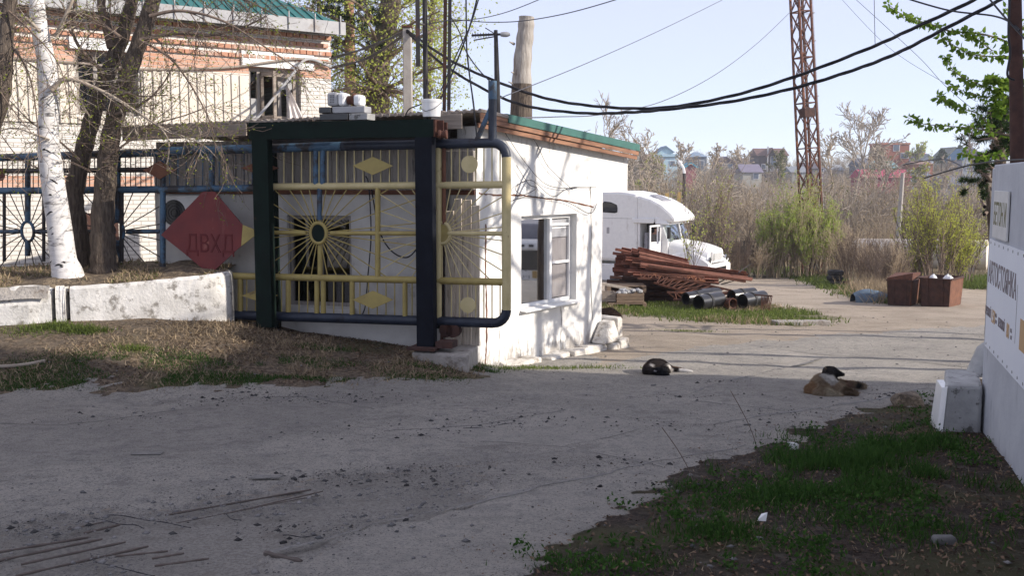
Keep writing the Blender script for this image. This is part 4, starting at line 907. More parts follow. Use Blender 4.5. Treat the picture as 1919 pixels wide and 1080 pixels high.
wtext('РУБ', (1868.5, 594), (1871, 596), h2 * .3, 0, 'ink_brown', bn, 'lettering'); wtext('СУТ', (1868.5, 606), (1871, 608), h2 * .3, 0, 'ink_brown', bn, 'lettering')
wtext('ЛЕГКОВОЙ', (1873.5, 612), (1885.5, 623), h2, 0, 'ink_brown', bn, 'lettering'); wtext('80', (1889, 632), (1894, 637), h2 * 1.15, 0, 'ink_orange', bn, 'price')
wtext('РУБ', (1897, 623), (1899.5, 625), h2 * .3, 0, 'ink_brown', bn, 'lettering'); wtext('СУТ', (1897, 636), (1899.5, 638), h2 * .3, 0, 'ink_brown', bn, 'lettering')
a_ = cwp(1912, 520)[0]; wb(a_ - .008, a_, -.0135, -.0125, bz0 + .25, bz1 - .25).build('rule_line', 'ink_brown', bn)
q = cwp(1913, 655); wb(q[0], q[0] + .25, -.0135, -.0125, q[1], q[1] + .22).build('price_patch', 'ink_orange', bn)
sp0 = cwp(1864, 450); sp1 = cwp(1891, 450); szt = cwp(1868, 357)[1]; szb = cwp(1861, 443)[1]
spn = thing('wall_plaque', 'small pale plaque with olive lettering fixed high on the concrete wall above the banner', 'sign', RWm @ Vector((sp0[0], sg * -.01, szb)), math.atan2(-wdir.y, -wdir.x))
wb(sp0[0], sp1[0], -.022, -.006, szb, szt).build('plate', 'sign_plate', spn, bevel=.004)
a_, b_ = cwp(1866, 424), cwp(1889, 430); hh = (szt - szb) * .50; p0 = RWm @ Vector((sp0[0] + .05, sg * -.0225, szb + (szt - szb) * .27)); textmesh('БЕТОН И', hh, (sp1[0] - sp0[0]) - .10, p0, -wdir, (0, 0, 1), 'ink_olive', spn, 'lettering', .0012, .01)
# whitewashed concrete blocks at the foot of the wall
b1 = G(1762, 812)
bx0 = RWm.inverted() @ Vector(G(1800, 808))
mb = MB(); A_ = Vector(G(1766, 810)); B_ = Vector(G(1838, 812)) ; zt7 = P(1800, 722, A_.y).z
dv = Vector((.30, .75, 0))
mb.prism([A_ + Vector((0, 0, -.25)), B_ + Vector((0, 0, -.25)), B_ + dv + Vector((0, 0, -.25)), A_ + dv + Vector((.02, 0, -.25))], (0, 0, zt7 - A_.z + .25)); o = mb.build('concrete_block', 'concrete_block', None, bevel=.03, org=A_)
tag(o, 'whitewashed concrete block chipped with dark pits at the foot of the concrete wall', 'block')
mb = MB(); mb.hexa([A_ + Vector((-.035, .05, -.1)), A_ + Vector((-.005, .0, -.1)), A_ + Vector((.10, .35, -.1)), A_ + Vector((.05, .4, -.1)), A_ + Vector((-.0, .05, .38)), A_ + Vector((.02, -.02, .40)), A_ + Vector((.12, .3, .40)), A_ + Vector((.10, .4, .38))]); o = mb.build('white_board', 'white_paint', None, org=A_); tag(o, 'thin white board leaning on the left side of the chipped block', 'board')
C_ = A_ + Vector((.55, .62, zt7 - A_.z - .02)); rr8 = random.Random(5); mb = MB()
zt8 = P(1822, 640, C_.y).z; h8 = zt8 - C_.z; pr = []
for i in range(7):
    h = i / 6; w_ = (.10 * (1 - .30 * h)) * (1 if i < 6 else .45); ring = []
    for k_ in range(10): a = k_ / 10 * 6.283; ring.append(C_ + Vector((.02 + .08 * h + w_ * math.cos(a) * (1 + rr8.uniform(-.05, .05)), w_ * 1.3 * math.sin(a), -.01 + h8 * h)))
    pr += ring
mb.add(pr, [(i * 10 + k_, i * 10 + (k_ + 1) % 10, (i + 1) * 10 + (k_ + 1) % 10, (i + 1) * 10 + k_) for i in range(6) for k_ in range(10)] + [tuple(range(60, 70))]); o = mb.build('stone_bollard', 'concrete_block', None, True, org=C_); tag(o, 'rounded whitewashed concrete lump on top of the block beside the wall', 'bollard')
mb = MB(); mb.lathe([(.035, 0), (.05, .04), (.05, .06), (.035, .08)], C_ + Vector((.10, -.26, .14)), (.3, 0, 1), 12); mb.tube([C_ + Vector((.06, -.20, .26)), C_ + Vector((.10, -.25, .13)), C_ + Vector((.15, -.22, .02))], .03, 8); o = mb.build('rubber_strap', 'rubber', None, True, org=C_); tag(o, 'black rubber strap hanging on the whitewashed concrete lump', 'strap')
# ================================================================== POLES, CABLES, TOWER
def vtube(name, label, cat, pts, r, mat, n=8, group=None):
    return tag(MB().tube(pts, r, n).build(name, mat, None, True, org=pts[0]), label, cat, group)
bx, by = P(765, 230, 16.2).xy
zz9 = P(765, 52, 16.2).z; o = MB().hexa([(bx - .085, by - .085, -1.2), (bx + .085, by - .085, -1.2), (bx + .085, by + .085, -1.2), (bx - .085, by + .085, -1.2), (bx - .065, by - .065, zz9), (bx + .065, by - .065, zz9), (bx + .065, by + .065, zz9), (bx - .065, by + .065, zz9)])
root = thing('concrete_post', 'square concrete post carrying a twisted black cable behind the portal beam', 'post', (bx, by, -1.2)); o.build('shaft', 'post_concrete', root, bevel=.012); MB().box(bx - .08, bx + .08, by - .08, by + .08, zz9 + .002, zz9 + .03).build('cap', 'rust', root)
bx, by = P(798, 230, 13.05).xy; root = thing('steel_pole', 'thin dark steel pole with a flat strip hanging beside it above the white bucket', 'pole', (bx, by, -.4)); MB().tube([(bx, by, -.4), (bx, by, 6.2)], .032, 10).build('shaft', 'steel_dark', root, True)
MB().box(bx - .11, bx - .055, by - .1, by - .09, P(0, 125, 13).z, 6.1).build('strip', 'steel_dark', root); MB().bar((bx - .08, by - .08, P(0, 45, 13).z), (bx + .02, by, P(0, 45, 13).z), .02).build('clamp', 'steel_dark', root)
a, b = P(829, 226, 13.1), P(840, -120, 13.1); root = thing('steel_pole', 'leaning double dark steel channel rising from the right end of the portal', 'pole', (a.x, a.y, -.4))
for dx_ in (-.028, .03): MB().bar((a.x + dx_, a.y, -.5), (b.x + dx_, b.y, b.z), .042, .06, (0, 1, 0)).build('channel', 'rust_dark' if dx_ < 0 else 'steel_dark', root)
a = P(930, 236, 14.0); root = thing('antenna_mast', 'grey antenna mast with a small horizontal aerial above the booth roof', 'antenna', (a.x, a.y, a.z - .3)); tp = P(929, 56, 14.0)
MB().tube([(a.x + .03, a.y, a.z - .4), (a.x + .012, a.y, a.z + .6), tp], [.042, .038, .026], 8).build('mast', 'steel_dark', root, True)
c_ = P(929, 64, 14.0); MB().tube([P(884, 66, 14.1), c_, P(941, 64, 13.95)], .016, 6).tube([P(888, 75, 14.3), P(928, 68, 14.0)], .009, 5).tube([P(910, 52, 13.7), P(926, 62, 14)], .007, 5).build('aerial', 'steel_dark', root)
mb = MB()
for i in range(7): q = P(886 + i * 5, 66, 14.1); mb.tube([q + Vector((0, -.10, .02)), q + Vector((0, .10, -.02))], .004, 4)
mb.build('aerial_rods', 'steel_dark', root); MB().lathe([(0, 0), (.028, 0), (.036, .04), (.036, .09), (.018, .13), (0, .13)], P(938, 64, 13.95), (1, 0, 0), 10).build('junction_box', 'grey_metal', root, True)
# debarked trunk
q = [P(975, 300, 19.5), P(977, 200, 19.5), P(979, 120, 19.5), P(985, 60, 19.5), P(987, 31, 19.5)]; rr4 = [.225, .195, .165, .150, .140]
tr = thing('dead_tree', 'sawn off bare tree trunk with peeling bark standing behind the booth', 'tree trunk', q[0] - Vector((0, 0, 1)))
tq = smooth([q[0] - Vector((.02, 0, 1.6))] + q, 8); n_ = len(tq); ra = [float(np.interp(i / (n_ - 1), [0, .2, .4, .65, .9, 1], [.26] + rr4)) for i in range(n_)]
MB().tube(tq, [r_ * (1 + .05 * math.sin(i * 1.3)) for i, r_ in enumerate(ra)], 14).build('trunk', 'dead_wood', tr, True)
mbk = MB()
lo = [p + Vector((-.0, -.012, 0)) for p in tq[:int(n_ * .52)]]; mbk.tube(lo, [r_ * 1.05 for r_ in ra[:len(lo)]], 14); mbk.build('bark', 'elm_bark', tr, True)
for (x0, y0), (x1, y1) in (((963, 82), (955, 78)), ((968, 160), (953, 153)), ((966, 137), (958, 135)), ((985, 235), (998, 232))): MB().tube([P(x0, y0, 19.45), P(x1, y1, 19.3)], [.03, .01], 6).build('branch_stub', 'dead_wood', tr, True)
# cables
def dense(pts, Y0, Y1, n=10):
    x0, x1 = pts[0][0], pts[-1][0]; tot = len(pts) - 1
    return smooth([P(x, y, Y0 + (Y1 - Y0) * i / tot) for i, (x, y) in enumerate(pts)], n)
def cable(label, pts, Y0, Y1, r=.018, strands=1, mat='black_cable', cat='cable', name='power_cable'):
    q = dense(pts, Y0, Y1); mb = MB()
    if strands == 1: mb.tube(q, r, 5)
    else:
        for s in range(strands):
            w = []
            for i, p in enumerate(q):
                for f_ in (0, .5):
                    pp_ = p if i == len(q) - 1 else p.lerp(q[i + 1], f_); a = (i + f_) * .45 + s * 2 * math.pi / strands; w.append(pp_ + Vector((0, math.cos(a), math.sin(a))) * r * .75)
            mb.tube(w, r * .72, 5)
    return tag(mb.build(name, mat, None, True, org=q[0]), label, cat)
cable('upper twisted black power cable sagging from the concrete post to the top right corner', [(765, 58), (843, 112), (937, 155), (1027, 185), (1127, 200), (1240, 202), (1365, 181), (1488, 144), (1629, 90), (1711, 53), (1824, 0), (1890, -40)], 16.1, 10.5, .016, 3)
cable('lower twisted black power cable with the deepest sag across the sky', [(766, 62), (827, 118), (917, 172), (993, 200), (1093, 212), (1173, 211), (1240, 206), (1365, 191), (1488, 165), (1600, 131), (1682, 99), (1764, 57), (1873, 0), (1925, -35)], 16.15, 10.2, .016, 3)
cable('upper dark cable from the brick building corner to the concrete post', [(618, 110), (690, 88), (764, 57)], 20.5, 16.1, .02, 2); cable('lower dark cable from the brick building corner to the concrete post', [(618, 128), (690, 108), (764, 60)], 20.5, 16.1, .02, 2)
cable('thin grey wire from the dark steel poles rising to the right over the bare trunk', [(800, 45), (853, 37), (910, 41), (977, 39), (1060, 25), (1150, 0), (1210, -22)], 13.1, 11, .006, 1, 'wire_grey', 'wire', 'wire')
cable('thin wire leaving the dark steel poles steeply up to the right', [(845, 40), (900, 34), (950, 22), (1007, 0), (1050, -20)], 13.1, 11, .005, 1, 'wire_grey', 'wire', 'wire')
cable('straight thin guy wire rising from the booth roof to the top of the sky', [(936, 184), (1100, 118), (1240, 55), (1352, 0), (1400, -25)], 14, 30, .007, 1, 'wire_grey', 'wire', 'wire')
cable('thin tower guy wire curving down left from the lattice mast to the booth', [(960, 221), (1040, 219), (1130, 214), (1240, 190), (1340, 140), (1420, 80), (1485, 18)], 15, 47, .012, 1, 'wire_grey', 'wire', 'wire')
cable('fainter of the two thin guy wires slanting down right of the mast', [(1570, -10), (1665, 88), (1771, 156), (1830, 190)], 47, 35, .008, 1, 'wire_grey', 'wire', 'wire')
cable('longer thin guy wire slanting down right of the mast into the pine', [(1595, -10), (1718, 103), (1771, 160), (1841, 219), (1880, 250)], 47, 28, .011, 1, 'wire_grey', 'wire', 'wire')
cable('short wire hanging straight down above the upper power cable', [(1638, -20), (1639, 40), (1640, 84)], 12.6, 12.6, .004, 1, 'wire_grey', 'wire', 'wire')
cable('dark cable swinging from the top edge to the black pole', [(1690, -6), (1778, 19), (1859, 29), (1895, 42), (1911, 56)], 11.5, 9.9, .010, 1)
cable('dark cable running steeply down past the black pole', [(1850, -8), (1880, 28), (1911, 62), (1935, 90)], 10.6, 9.6, .010, 1)
cable('black wire lying along the top of the concrete wall', [(1732, 334), (1803, 313), (1860, 303), (1919, 299), (1960, 296)], 12, 8.4, .009, 1); cable('black wire looping over to the houses from the wall top', [(1693, 309), (1735, 301), (1771, 299), (1792, 306), (1806, 314)], 16, 12, .008, 1)
for k_, (lab, pts) in enumerate([('tangled black cable dropping from the sky to the portal, leftmost', [(898, -20), (880, 50), (858, 110), (838, 160), (823, 190)]), ('tangled black cable dropping to the portal, second from left', [(902, -20), (884, 40), (866, 80), (845, 125), (826, 170)]),
        ('long dark lead hanging in front of the booth fascia', [(873, -20), (874, 60), (875, 97), (881, 150), (888, 200), (893, 255), (893, 300)]), ('cable from the tangle knot down to the blue stub post', [(846, 33), (862, 62), (874, 97), (897, 130), (918, 152)]),
        ('second lead from the tangle knot to the antenna mast', [(876, 100), (880, 140), (886, 190), (890, 225)]), ('dark wire drooping beside the plastic bucket', [(758, 222), (766, 205), (784, 197), (800, 190), (803, 176)])]):
    cable(lab, pts, 12.9, 12.75 if k_ != 5 else 12.5, .011 if k_ in (0, 2) else .008, 1)
for lab, pts in [('loose wire trailing diagonally down the white booth side wall, right', [(975, 235), (1000, 270), (1020, 310), (1050, 340), (1068, 356)]), ('loose wire trailing down the white booth side wall, left', [(938, 245), (975, 300), (1010, 340), (1040, 352), (1075, 352)]),
                 ('coiled loose wire around the yellow gate post on the booth wall', [(962, 310), (985, 345), (1000, 352), (975, 365), (960, 352), (990, 338), (1030, 368), (1062, 352), (1112, 350)]), ('thin loose wire drooping over the booth window', [(955, 375), (985, 368), (1020, 372), (1060, 380), (1100, 400), (1114, 380)])]:
    q = smooth([RFm @ Vector((rp(x, y)[0], -.05, rp(x, y)[1])) for x, y in pts], 8); tag(MB().tube(q, .005, 4).build('wire', 'black_cable', None, True, org=q[0]), lab, 'wire')
q = smooth([GF @ Vector((gp(x, y, .3)[0], .32, gp(x, y, .3)[1])) for x, y in [(684, 330), (690, 350), (694, 440), (688, 520), (684, 570), (678, 590)]], 8); tag(MB().tube(q, .009, 5).build('power_cable', 'black_cable', None, True, org=q[0]), 'black cable hanging straight down the shaded booth front behind the gate', 'cable')
q = smooth([GF @ Vector((gp(x, y, .3)[0], .30, gp(x, y, .3)[1])) for x, y in [(694, 340), (704, 400), (716, 445), (735, 472), (760, 483), (778, 470), (783, 450)]], 8); tag(MB().tube(q, .010, 5).build('power_cable', 'black_cable', None, True, org=q[0]), 'black cable looping in a low arc on the shaded booth front', 'cable')
# black utility pole at the right edge
a = P(1907, 300, 10.2); b = P(1901, -60, 10.2); root = thing('utility_pole', 'dark utility pole at the right edge with cables strapped to it', 'pole', (a.x, a.y, -1))
MB().tube([(a.x + .02, a.y, -1), a, b], [.075, .07, .06], 10).build('shaft', 'rust_dark', root, True); MB().tube(smooth([P(1893, -20, 10.1), P(1890, 60, 10.1), P(1893, 100, 10.1), P(1888, 140, 10.1), P(1901, 150, 10.1)], 8), .012, 5).build('strapped_cable', 'black_cable', root)
# lattice mast
def frameZ(o, axis, twist):
    z = axis.normalized(); x = Vector((math.cos(twist), math.sin(twist), 0)); x = (x - z * x.dot(z)).normalized(); y = z.cross(x); M = Matrix((x, y, z)).transposed().to_4x4(); M.translation = o; return M
t0 = P(1527, 512, 47.0); t0.z = gzf(t0.x, t0.y) - .2; t1 = P(1500, 0, 47.0); TM = frameZ(t0, t1 - t0, .35); TL = (t1 - t0).length * 1.12
tw_ = thing('lattice_mast', 'tall rusty lattice mast with a ladder rising from the green bushes', 'mast', t0); hw = .36
for sx, sy in ((-1, -1), (1, -1), (1, 1), (-1, 1)): MB(TM).bar((sx * hw, sy * hw, 0), (sx * hw * .86, sy * hw * .86, TL), .085, .085).build('leg', 'rust', tw_)
nb = int(TL / 1.0)
for f_, ((ax_, ay_), (bx_, by_)) in enumerate((((-1, -1), (1, -1)), ((1, -1), (1, 1)), ((1, 1), (-1, 1)), ((-1, 1), (-1, -1)))):
    mb = MB(TM)
    for i in range(nb):
        z0, z1 = i * TL / nb, (i + 1) * TL / nb; h0 = hw * (1 - .14 * i / nb); p = (ax_ * h0, ay_ * h0, z0); q = (bx_ * h0, by_ * h0, z1); r_ = (bx_ * h0, by_ * h0, z0); s_ = (ax_ * h0, ay_ * h0, z1)
        mb.bar(p, q, .035); mb.bar(r_, s_, .034)
        if i % 2 == 0: mb.bar(p, r_, .055)
    mb.build('bracing', 'rust', tw_)
mb = MB(TM)
for sx in (-.16, .16): mb.bar((sx, 0, .5), (sx, 0, TL), .022)
for i in range(int(TL / .33)): mb.bar((-.16, 0, .6 + i * .33), (.16, 0, .6 + i * .33), .018)
mb.build('ladder', 'wire_grey', tw_); mb = MB(TM)
for i in range(int(TL / 1.25)): z0 = 1 + i * 1.25; mb.tube([(hw, -.18, z0), (hw + .26, -.16, z0), (hw + .34, 0, z0), (hw + .26, .16, z0), (hw, .18, z0)], .017, 5)
mb.bar((hw + .34, 0, 1), (hw + .30, 0, TL), .016); mb.build('cage', 'grey_metal', tw_)
zb = (P(1508, 212, 47) - t0).length; MB(TM).box(-hw - .05, hw * .4, -hw - .12, -hw + .3, zb - .2, zb + .2).build('control_box', 'rust_dark', tw_)
# lamp post, leaning pole, stakes
a = P(1281, 480, 45); a.z = gzf(a.x, a.y); root = thing('street_lamp', 'slim dark street lamp with a pale curved arm over the scrub behind the white truck', 'street lamp', a)
MB().tube([a, P(1282, 325, 45)], [.085, .07], 8).build('pole', 'steel_dark', root, True); MB().tube(smooth([P(1282.5, 326, 45), P(1281, 316, 45), P(1277, 309, 45), P(1271, 302, 45)], 6), .06, 6).build('arm', 'white_metal', root, True); MB().tube([P(1271, 302, 45), P(1276, 307, 45)], [.07, .11], 8).build('lamp_head', 'white_metal', root, True)
a = P(1681, 470, 56); b = P(1692, 324, 56); tag(MB().tube([a - Vector((0, 0, .6)), a, b], [.17, .16, .11], 8).build('concrete_pole', 'post_concrete', None, True, org=a), 'pale concrete pole leaning right among the brown scrub above the tank', 'pole')
for x, y0, y1, lab in ((1231.5, 365, 500, 'leftmost'), (1248, 364, 500, 'middle'), (1271, 362, 500, 'rightmost')):
    a = P(x - 3, y1, 46.5); b = P(x + 2, y0 - 2, 46.5); a.z = gzf(a.x, a.y); tag(MB().bar(a, b, .16, .10).build('timber_stake', 'wood_yellow', None, org=a), lab + ' of three yellow timber stakes sticking up behind the truck roof', 'stake')

# ================================================================== UNSEEN OCCLUDER, stepped block added off frame to shade the road
gbm = thing('shade_occluder', 'long garage added unseen beyond the right edge to shade the road', 'occluder', (14, 9.13, -.6), -R(15)); GB = MATS[gbm.name]; MB(GB).box(0, 9, -11.5, -2.61, -1.5, 10.2).box(0, 9, -2.6, -1.31, -1.5, 8.3).box(0, 9, -1.30, 0, -1.5, 8.6).build('wall', 'brick', gbm); MB(GB).box(.0, 9.1, -11.5, -2.605, 10.205, 10.35).box(.0, 9.1, -2.604, -1.306, 8.305, 8.4).box(.0, 9.1, -1.303, 0, 8.605, 8.7).build('roof', 'steel_dark', gbm)

# ================================================================== FAR HOUSES
HM = {}
def hm(c):
    k_ = 'h%d_%d_%d' % tuple(int(v_ * 255) for v_ in c)
    if k_ not in MT: MT[k_] = pmat(k_, c, tuple(v_ * .85 for v_ in c), scale=1.5, bump=0, rough=.8)
    return k_
def house(lab, x0, x1, yb, ye, yr, Y, wc, rc, style='gable_side', wins=(), name='house', depth=8.0, rz=0.0):
    a = P(x0, yb, Y); b = P(x1, yb, Y); zb = a.z; zE = P(x0, ye, Y).z; zR = P(x0, yr, Y).z; w = (b.x - a.x) / 2; o = Vector(((a.x + b.x) / 2, Y, zb))
    t_ = thing(name, lab, 'house', o, rz); Fm = MATS[t_.name]; zE -= zb; zR -= zb; ov = .35
    MB(Fm).box(-w, w, 0, depth, -4, zE).build('wall', hm(wc), t_)
    m_ = MB(Fm)
    if style == 'gable_side': m_.prism([(-w - ov, -ov, zE - .1), (-w - ov, depth / 2, zR), (-w - ov, depth + ov, zE - .1)], (2 * w + 2 * ov, 0, 0))
    elif style == 'gable_front':
        m_.prism([(-w - ov, -ov, zE - .15), (0, -ov, zR), (0, -ov, zR - .3), (-w, -ov, zE - .3)], (0, depth + 2 * ov, 0)); m_.prism([(w + ov, -ov, zE - .15), (0, -ov, zR), (0, -ov, zR - .3), (w, -ov, zE - .3)], (0, depth + 2 * ov, 0))
        MB(Fm).prism([(-w, 0, zE + .002), (w, 0, zE + .002), (0, 0, zR - .2)], (0, depth, 0)).build('gable', hm(wc), t_)
    elif style == 'hip': m_.add([(-w - ov, -ov, zE), (w + ov, -ov, zE), (w + ov, depth + ov, zE), (-w - ov, depth + ov, zE), (-w * .25, depth / 2, zR), (w * .25, depth / 2, zR)], [(0, 1, 5, 4), (1, 2, 5), (2, 3, 4, 5), (3, 0, 4), (3, 2, 1, 0)])
    elif style == 'gambrel': m_.prism([(-w - .1, -ov, zE), (-w * .62, -ov, zE + (zR - zE) * .7), (0, -ov, zR), (w * .62, -ov, zE + (zR - zE) * .7), (w + .1, -ov, zE)], (0, depth, 0))
    else: m_.box(-w - .15, w + .15, -.15, depth, zE + .003, zE + .4)
    rf_ = m_.build('roof', hm(rc), t_)
    for wx, wz, ww_, wh_ in wins:
        cx = -w + 2 * w * wx; cz = zE * wz; f_ = MB(Fm).box(cx - ww_ / 2 - .12, cx + ww_ / 2 + .12, -.10, -.005, cz - wh_ / 2 - .12, cz + wh_ / 2 + .12).build('window', hm((.7, .7, .7)), t_); MB(Fm).box(cx - ww_ / 2, cx + ww_ / 2, -.13, -.103, cz - wh_ / 2, cz + wh_ / 2).build('pane', hm((.12, .15, .20)), f_)
    return t_, Fm, w, zE, zR
W2_ = [(.3, .35, 1, 1.2), (.7, .35, 1, 1.2)]
house('brown barn with a pink gambrel roof left of the light blue house', 1204, 1229, 312, 301, 288, 250, (.35, .20, .15), (.30, .17, .15), 'gambrel', [], 'barn')
house('tall light blue house with a steep gable and small windows', 1233, 1261, 320, 284, 273, 240, (.46, .64, .72), (.16, .24, .33), 'gable_front', [(.45, .72, 1.2, 1.2), (.3, .3, 1, 1.2), (.75, .3, 1, 1.2)])
house('light blue single storey wing beside the tall blue house', 1225, 1269, 322, 293, 288, 238, (.46, .62, .70), (.25, .36, .42), 'gable_side', [(.2, .55, 1, 1), (.8, .55, 1, 1)], depth=4)
house('house with a slate blue hipped roof and dark glazing', 1294, 1324, 312, 294, 284, 265, (.17, .20, .24), (.20, .27, .36), 'hip', W2_)
house('little shed with a turquoise roof below the hipped house', 1284, 1305, 322, 312, 304, 215, (.35, .12, .14), (.08, .36, .50), 'gable_front', [], 'shed', 5)
house('dark house with a purple brown gable roof', 1345, 1377, 318, 306, 293, 255, (.20, .16, .17), (.14, .11, .14), 'gable_front', [(.5, .5, 3, 1.2)])
house('tan house with a rounded gambrel roof', 1379, 1408, 312, 304, 296, 262, (.38, .33, .28), (.30, .25, .22), 'gambrel', [(.5, .4, 1, 1)])
t_, Fm, w, zE, zR = house('big dark brown house with a broad brown roof on the skyline', 1420, 1475, 322, 291, 277, 235, (.11, .095, .10), (.155, .095, .085), 'gable_side', [(.55, .50, 1.5, 3.2), (.2, .3, .9, 1)])
MB(Fm).prism([(-w * .45, -.4, zE - .2), (w * .22, -.4, zE - .2), (-w * .1, -.4, zR - .1)], (0, 4, 0)).build('dormer', hm((.11, .095, .10)), t_)
mb = MB(Fm)
mb.prism([(-w * .52, -.8, zE - .35), (-w * .1, -.8, zR + .05), (-w * .1, -.8, zR - .25), (-w * .45, -.8, zE - .45)], (0, 4.5, 0)); mb.prism([(w * .3, -.8, zE - .35), (-w * .1, -.8, zR + .05), (-w * .1, -.8, zR - .25), (w * .22, -.8, zE - .45)], (0, 4.5, 0)); mb.build('dormer_roof', hm((.155, .095, .085)), t_)
MB(Fm).box(-w * .42, -w * .34, -.6, -.35, 0, zR + .3).build('flue_pipe', hm((.45, .45, .46)), t_)
house('pale cottage with a purple grey roof in front of the big brown house', 1392, 1427, 338, 322, 307, 205, (.42, .41, .36), (.20, .18, .24), 'gable_side', [(.7, .5, 1, 1)])
house('dark cottage seen through the lattice mast', 1510, 1545, 325, 315, 304, 225, (.22, .18, .20), (.11, .10, .12), 'gable_side', [(.8, .5, 1, 1)])
house('square red brick house with a flat roof on the skyline', 1652, 1703, 312, 271, 269, 230, (.31, .115, .08), (.42, .16, .10), 'flat', [(.52, .86, 1.2, 1.4), (.83, .5, 1.6, 1.1)])
house('house with a bright red roof right of the brick cube', 1714, 1742, 312, 301, 285, 245, (.40, .35, .33), (.40, .08, .10), 'gable_side', [])
house('small white gabled house before the red roof', 1727, 1749, 314, 299, 288, 235, (.55, .62, .70), (.20, .24, .30), 'gable_front', [(.5, .5, 1, 1)])
house('low orange brick cottage with white windows', 1719, 1748, 330, 307, 302, 210, (.36, .13, .085), (.25, .16, .13), 'gable_side', [(.25, .75, .9, .9), (.6, .55, 1, 1)])
house('long crimson roofed shed spread below the brick cube', 1618, 1705, 345, 332, 317, 190, (.28, .07, .09), (.36, .055, .10), 'gable_side', [], 'shed', 7)
house('teal panelled cottage left of the orange brick cottage', 1648, 1682, 330, 314, 301, 215, (.23, .34, .36), (.16, .27, .28), 'gable_side', [(.6, .5, 1.2, 1)])
house('low dark roofed cottage below the tall bare tree', 1612, 1650, 322, 310, 296, 240, (.18, .20, .24), (.12, .13, .16), 'gable_side', [(.4, .5, 1, 1)])
house('grey gabled house left of the pine on the skyline', 1772, 1806, 312, 294, 275, 250, (.24, .25, .20), (.16, .18, .16), 'gable_front', [])
house('blue grey house with a blue gable beside the pine', 1802, 1840, 335, 298, 277, 215, (.27, .30, .35), (.10, .20, .30), 'gable_front', [(.35, .62, 1.2, 1.4), (.65, .62, 1.2, 1.4)])
house('low slate roofed shed under the pine at right', 1772, 1826, 356, 346, 330, 170, (.22, .25, .30), (.11, .13, .17), 'gable_side', [], 'shed', 7)
house('white cottage gable far right of the mast', 1545, 1580, 330, 318, 308, 245, (.45, .47, .50), (.30, .32, .34), 'gable_side', [(.5, .5, 1, 1)])
house('grey blue cottage tucked right of the long crimson shed', 1706, 1742, 340, 328, 318, 195, (.25, .30, .36), (.16, .20, .26), 'gable_side', [])
house('pale greenish cottage among the scrub left of the mast', 1484, 1512, 332, 322, 311, 220, (.36, .38, .36), (.22, .24, .27), 'gable_side', [(.5, .5, 1, 1)])

# ================================================================== VEGETATION
rg = np.random.default_rng(11)
def pxtrunk(pts, Y): return [np.array(P(x, y, Y)) for x, y in pts]
BR = [dict(seg=6, wander=.16, up=-.02, sides=4, rmin=.3), dict(seg=5, wander=.22, n=9, ratio=.55, ang=45, up=.05, **{'from': .2}, sides=3, rmin=.35), dict(seg=4, wander=.25, n=7, ratio=.5, ang=42, **{'from': .15}, sides=3, rmin=.4, rr=.6), dict(seg=3, wander=.25, n=4, ratio=.55, ang=40, **{'from': .2}, sides=3, rmin=.5, rr=.7)]
tmul = 1.0
def limb(tw, tips, pts, r0, r1, spec=BR, lev0=1, dens=1.0):
    p = [np.array(v_) for v_ in smooth([Vector(v_) for v_ in pts], 5)]; m = len(p); rad = np.linspace(r0, r1, m); tw.line(p, rad, 5)
    nb_ = int(spec[lev0]['n'] * tmul * dens * np.linalg.norm(p[-1] - p[0]) / 1.0)
    L0 = np.linalg.norm(p[-1] - p[0])
    for k_ in range(nb_):
        i = int(rg.integers(int(m * .12), m - 1)); bdv = p[i + 1] - p[i]; bdv = bdv / np.linalg.norm(bdv); rv = rg.normal(0, 1, 3); rv -= bdv * (rv @ bdv); rv /= np.linalg.norm(rv); an = R(rg.uniform(25, 65))
        grow(rg, p[i], bdv * math.cos(an) + rv * math.sin(an), min(L0, 1.6) * rg.uniform(.25, .6), min(max(rad[i] * .4, .003), .008 if tmul > 1 else 9), lev0 + 1, spec, tw, tips)
# birch
tmul = 2.2
bi = thing('birch_tree', 'white barked birch leaning left on the grassy bank above the curb', 'tree', P(122, 492, 13.35)); Yb = 13.35
tp = smooth([P(x, y, Yb) for x, y in [(136, 560), (126, 512), (119, 486), (112, 430), (99, 340), (90, 262), (92, 200), (89, 130), (76, 60), (68, 0), (62, -80), (64, -200), (70, -330)]], 6)
tr_ = [float(np.interp(i / (len(tp) - 1), [0, .08, .16, .36, .55, .78, 1], [.23, .20, .165, .142, .118, .09, .05])) for i in range(len(tp))]
MB().tube(tp, tr_, 18).build('trunk', 'birch_bark', bi, True)
bt = MB()
kr = random.Random(8)
for i in range(20):    # dark lenticels and branch scars on the bark
    j = kr.randrange(4, len(tp) - 14); a = kr.uniform(-2.9, -.2); c_ = tp[j]; rr_ = tr_[j] + .002; w_ = kr.uniform(.12, .42); h_ = kr.uniform(.004, .014)
    ring = []
    for sgn in (-1, 1):
        for q_ in range(6): aa = a + (q_ / 5 - .5) * w_ * 2; hh = sgn * h_ * math.sin(math.pi * (q_ + .3) / 5.6); ring.append(c_ + Vector((math.cos(aa) * rr_, math.sin(aa) * rr_, hh + .04 * math.sin(aa * 3))))
    bt.add(ring, [(q_, q_ + 1, q_ + 7, q_ + 6) for q_ in range(5)])
bt.build('bark_scars', 'dark_void', bi)
tw = Twigs(); tips = []
limb(tw, tips, pxtrunk([(98, 168), (118, 150), (150, 153), (205, 178), (245, 202), (290, 232), (320, 250)], 13.2), .034, .010, dens=.7); limb(tw, tips, pxtrunk([(320, 250), (345, 256), (385, 275), (410, 300)], 13.2), .012, .004); limb(tw, tips, pxtrunk([(300, 238), (315, 262), (316, 290), (312, 308)], 13.2), .014, .005, dens=.5)
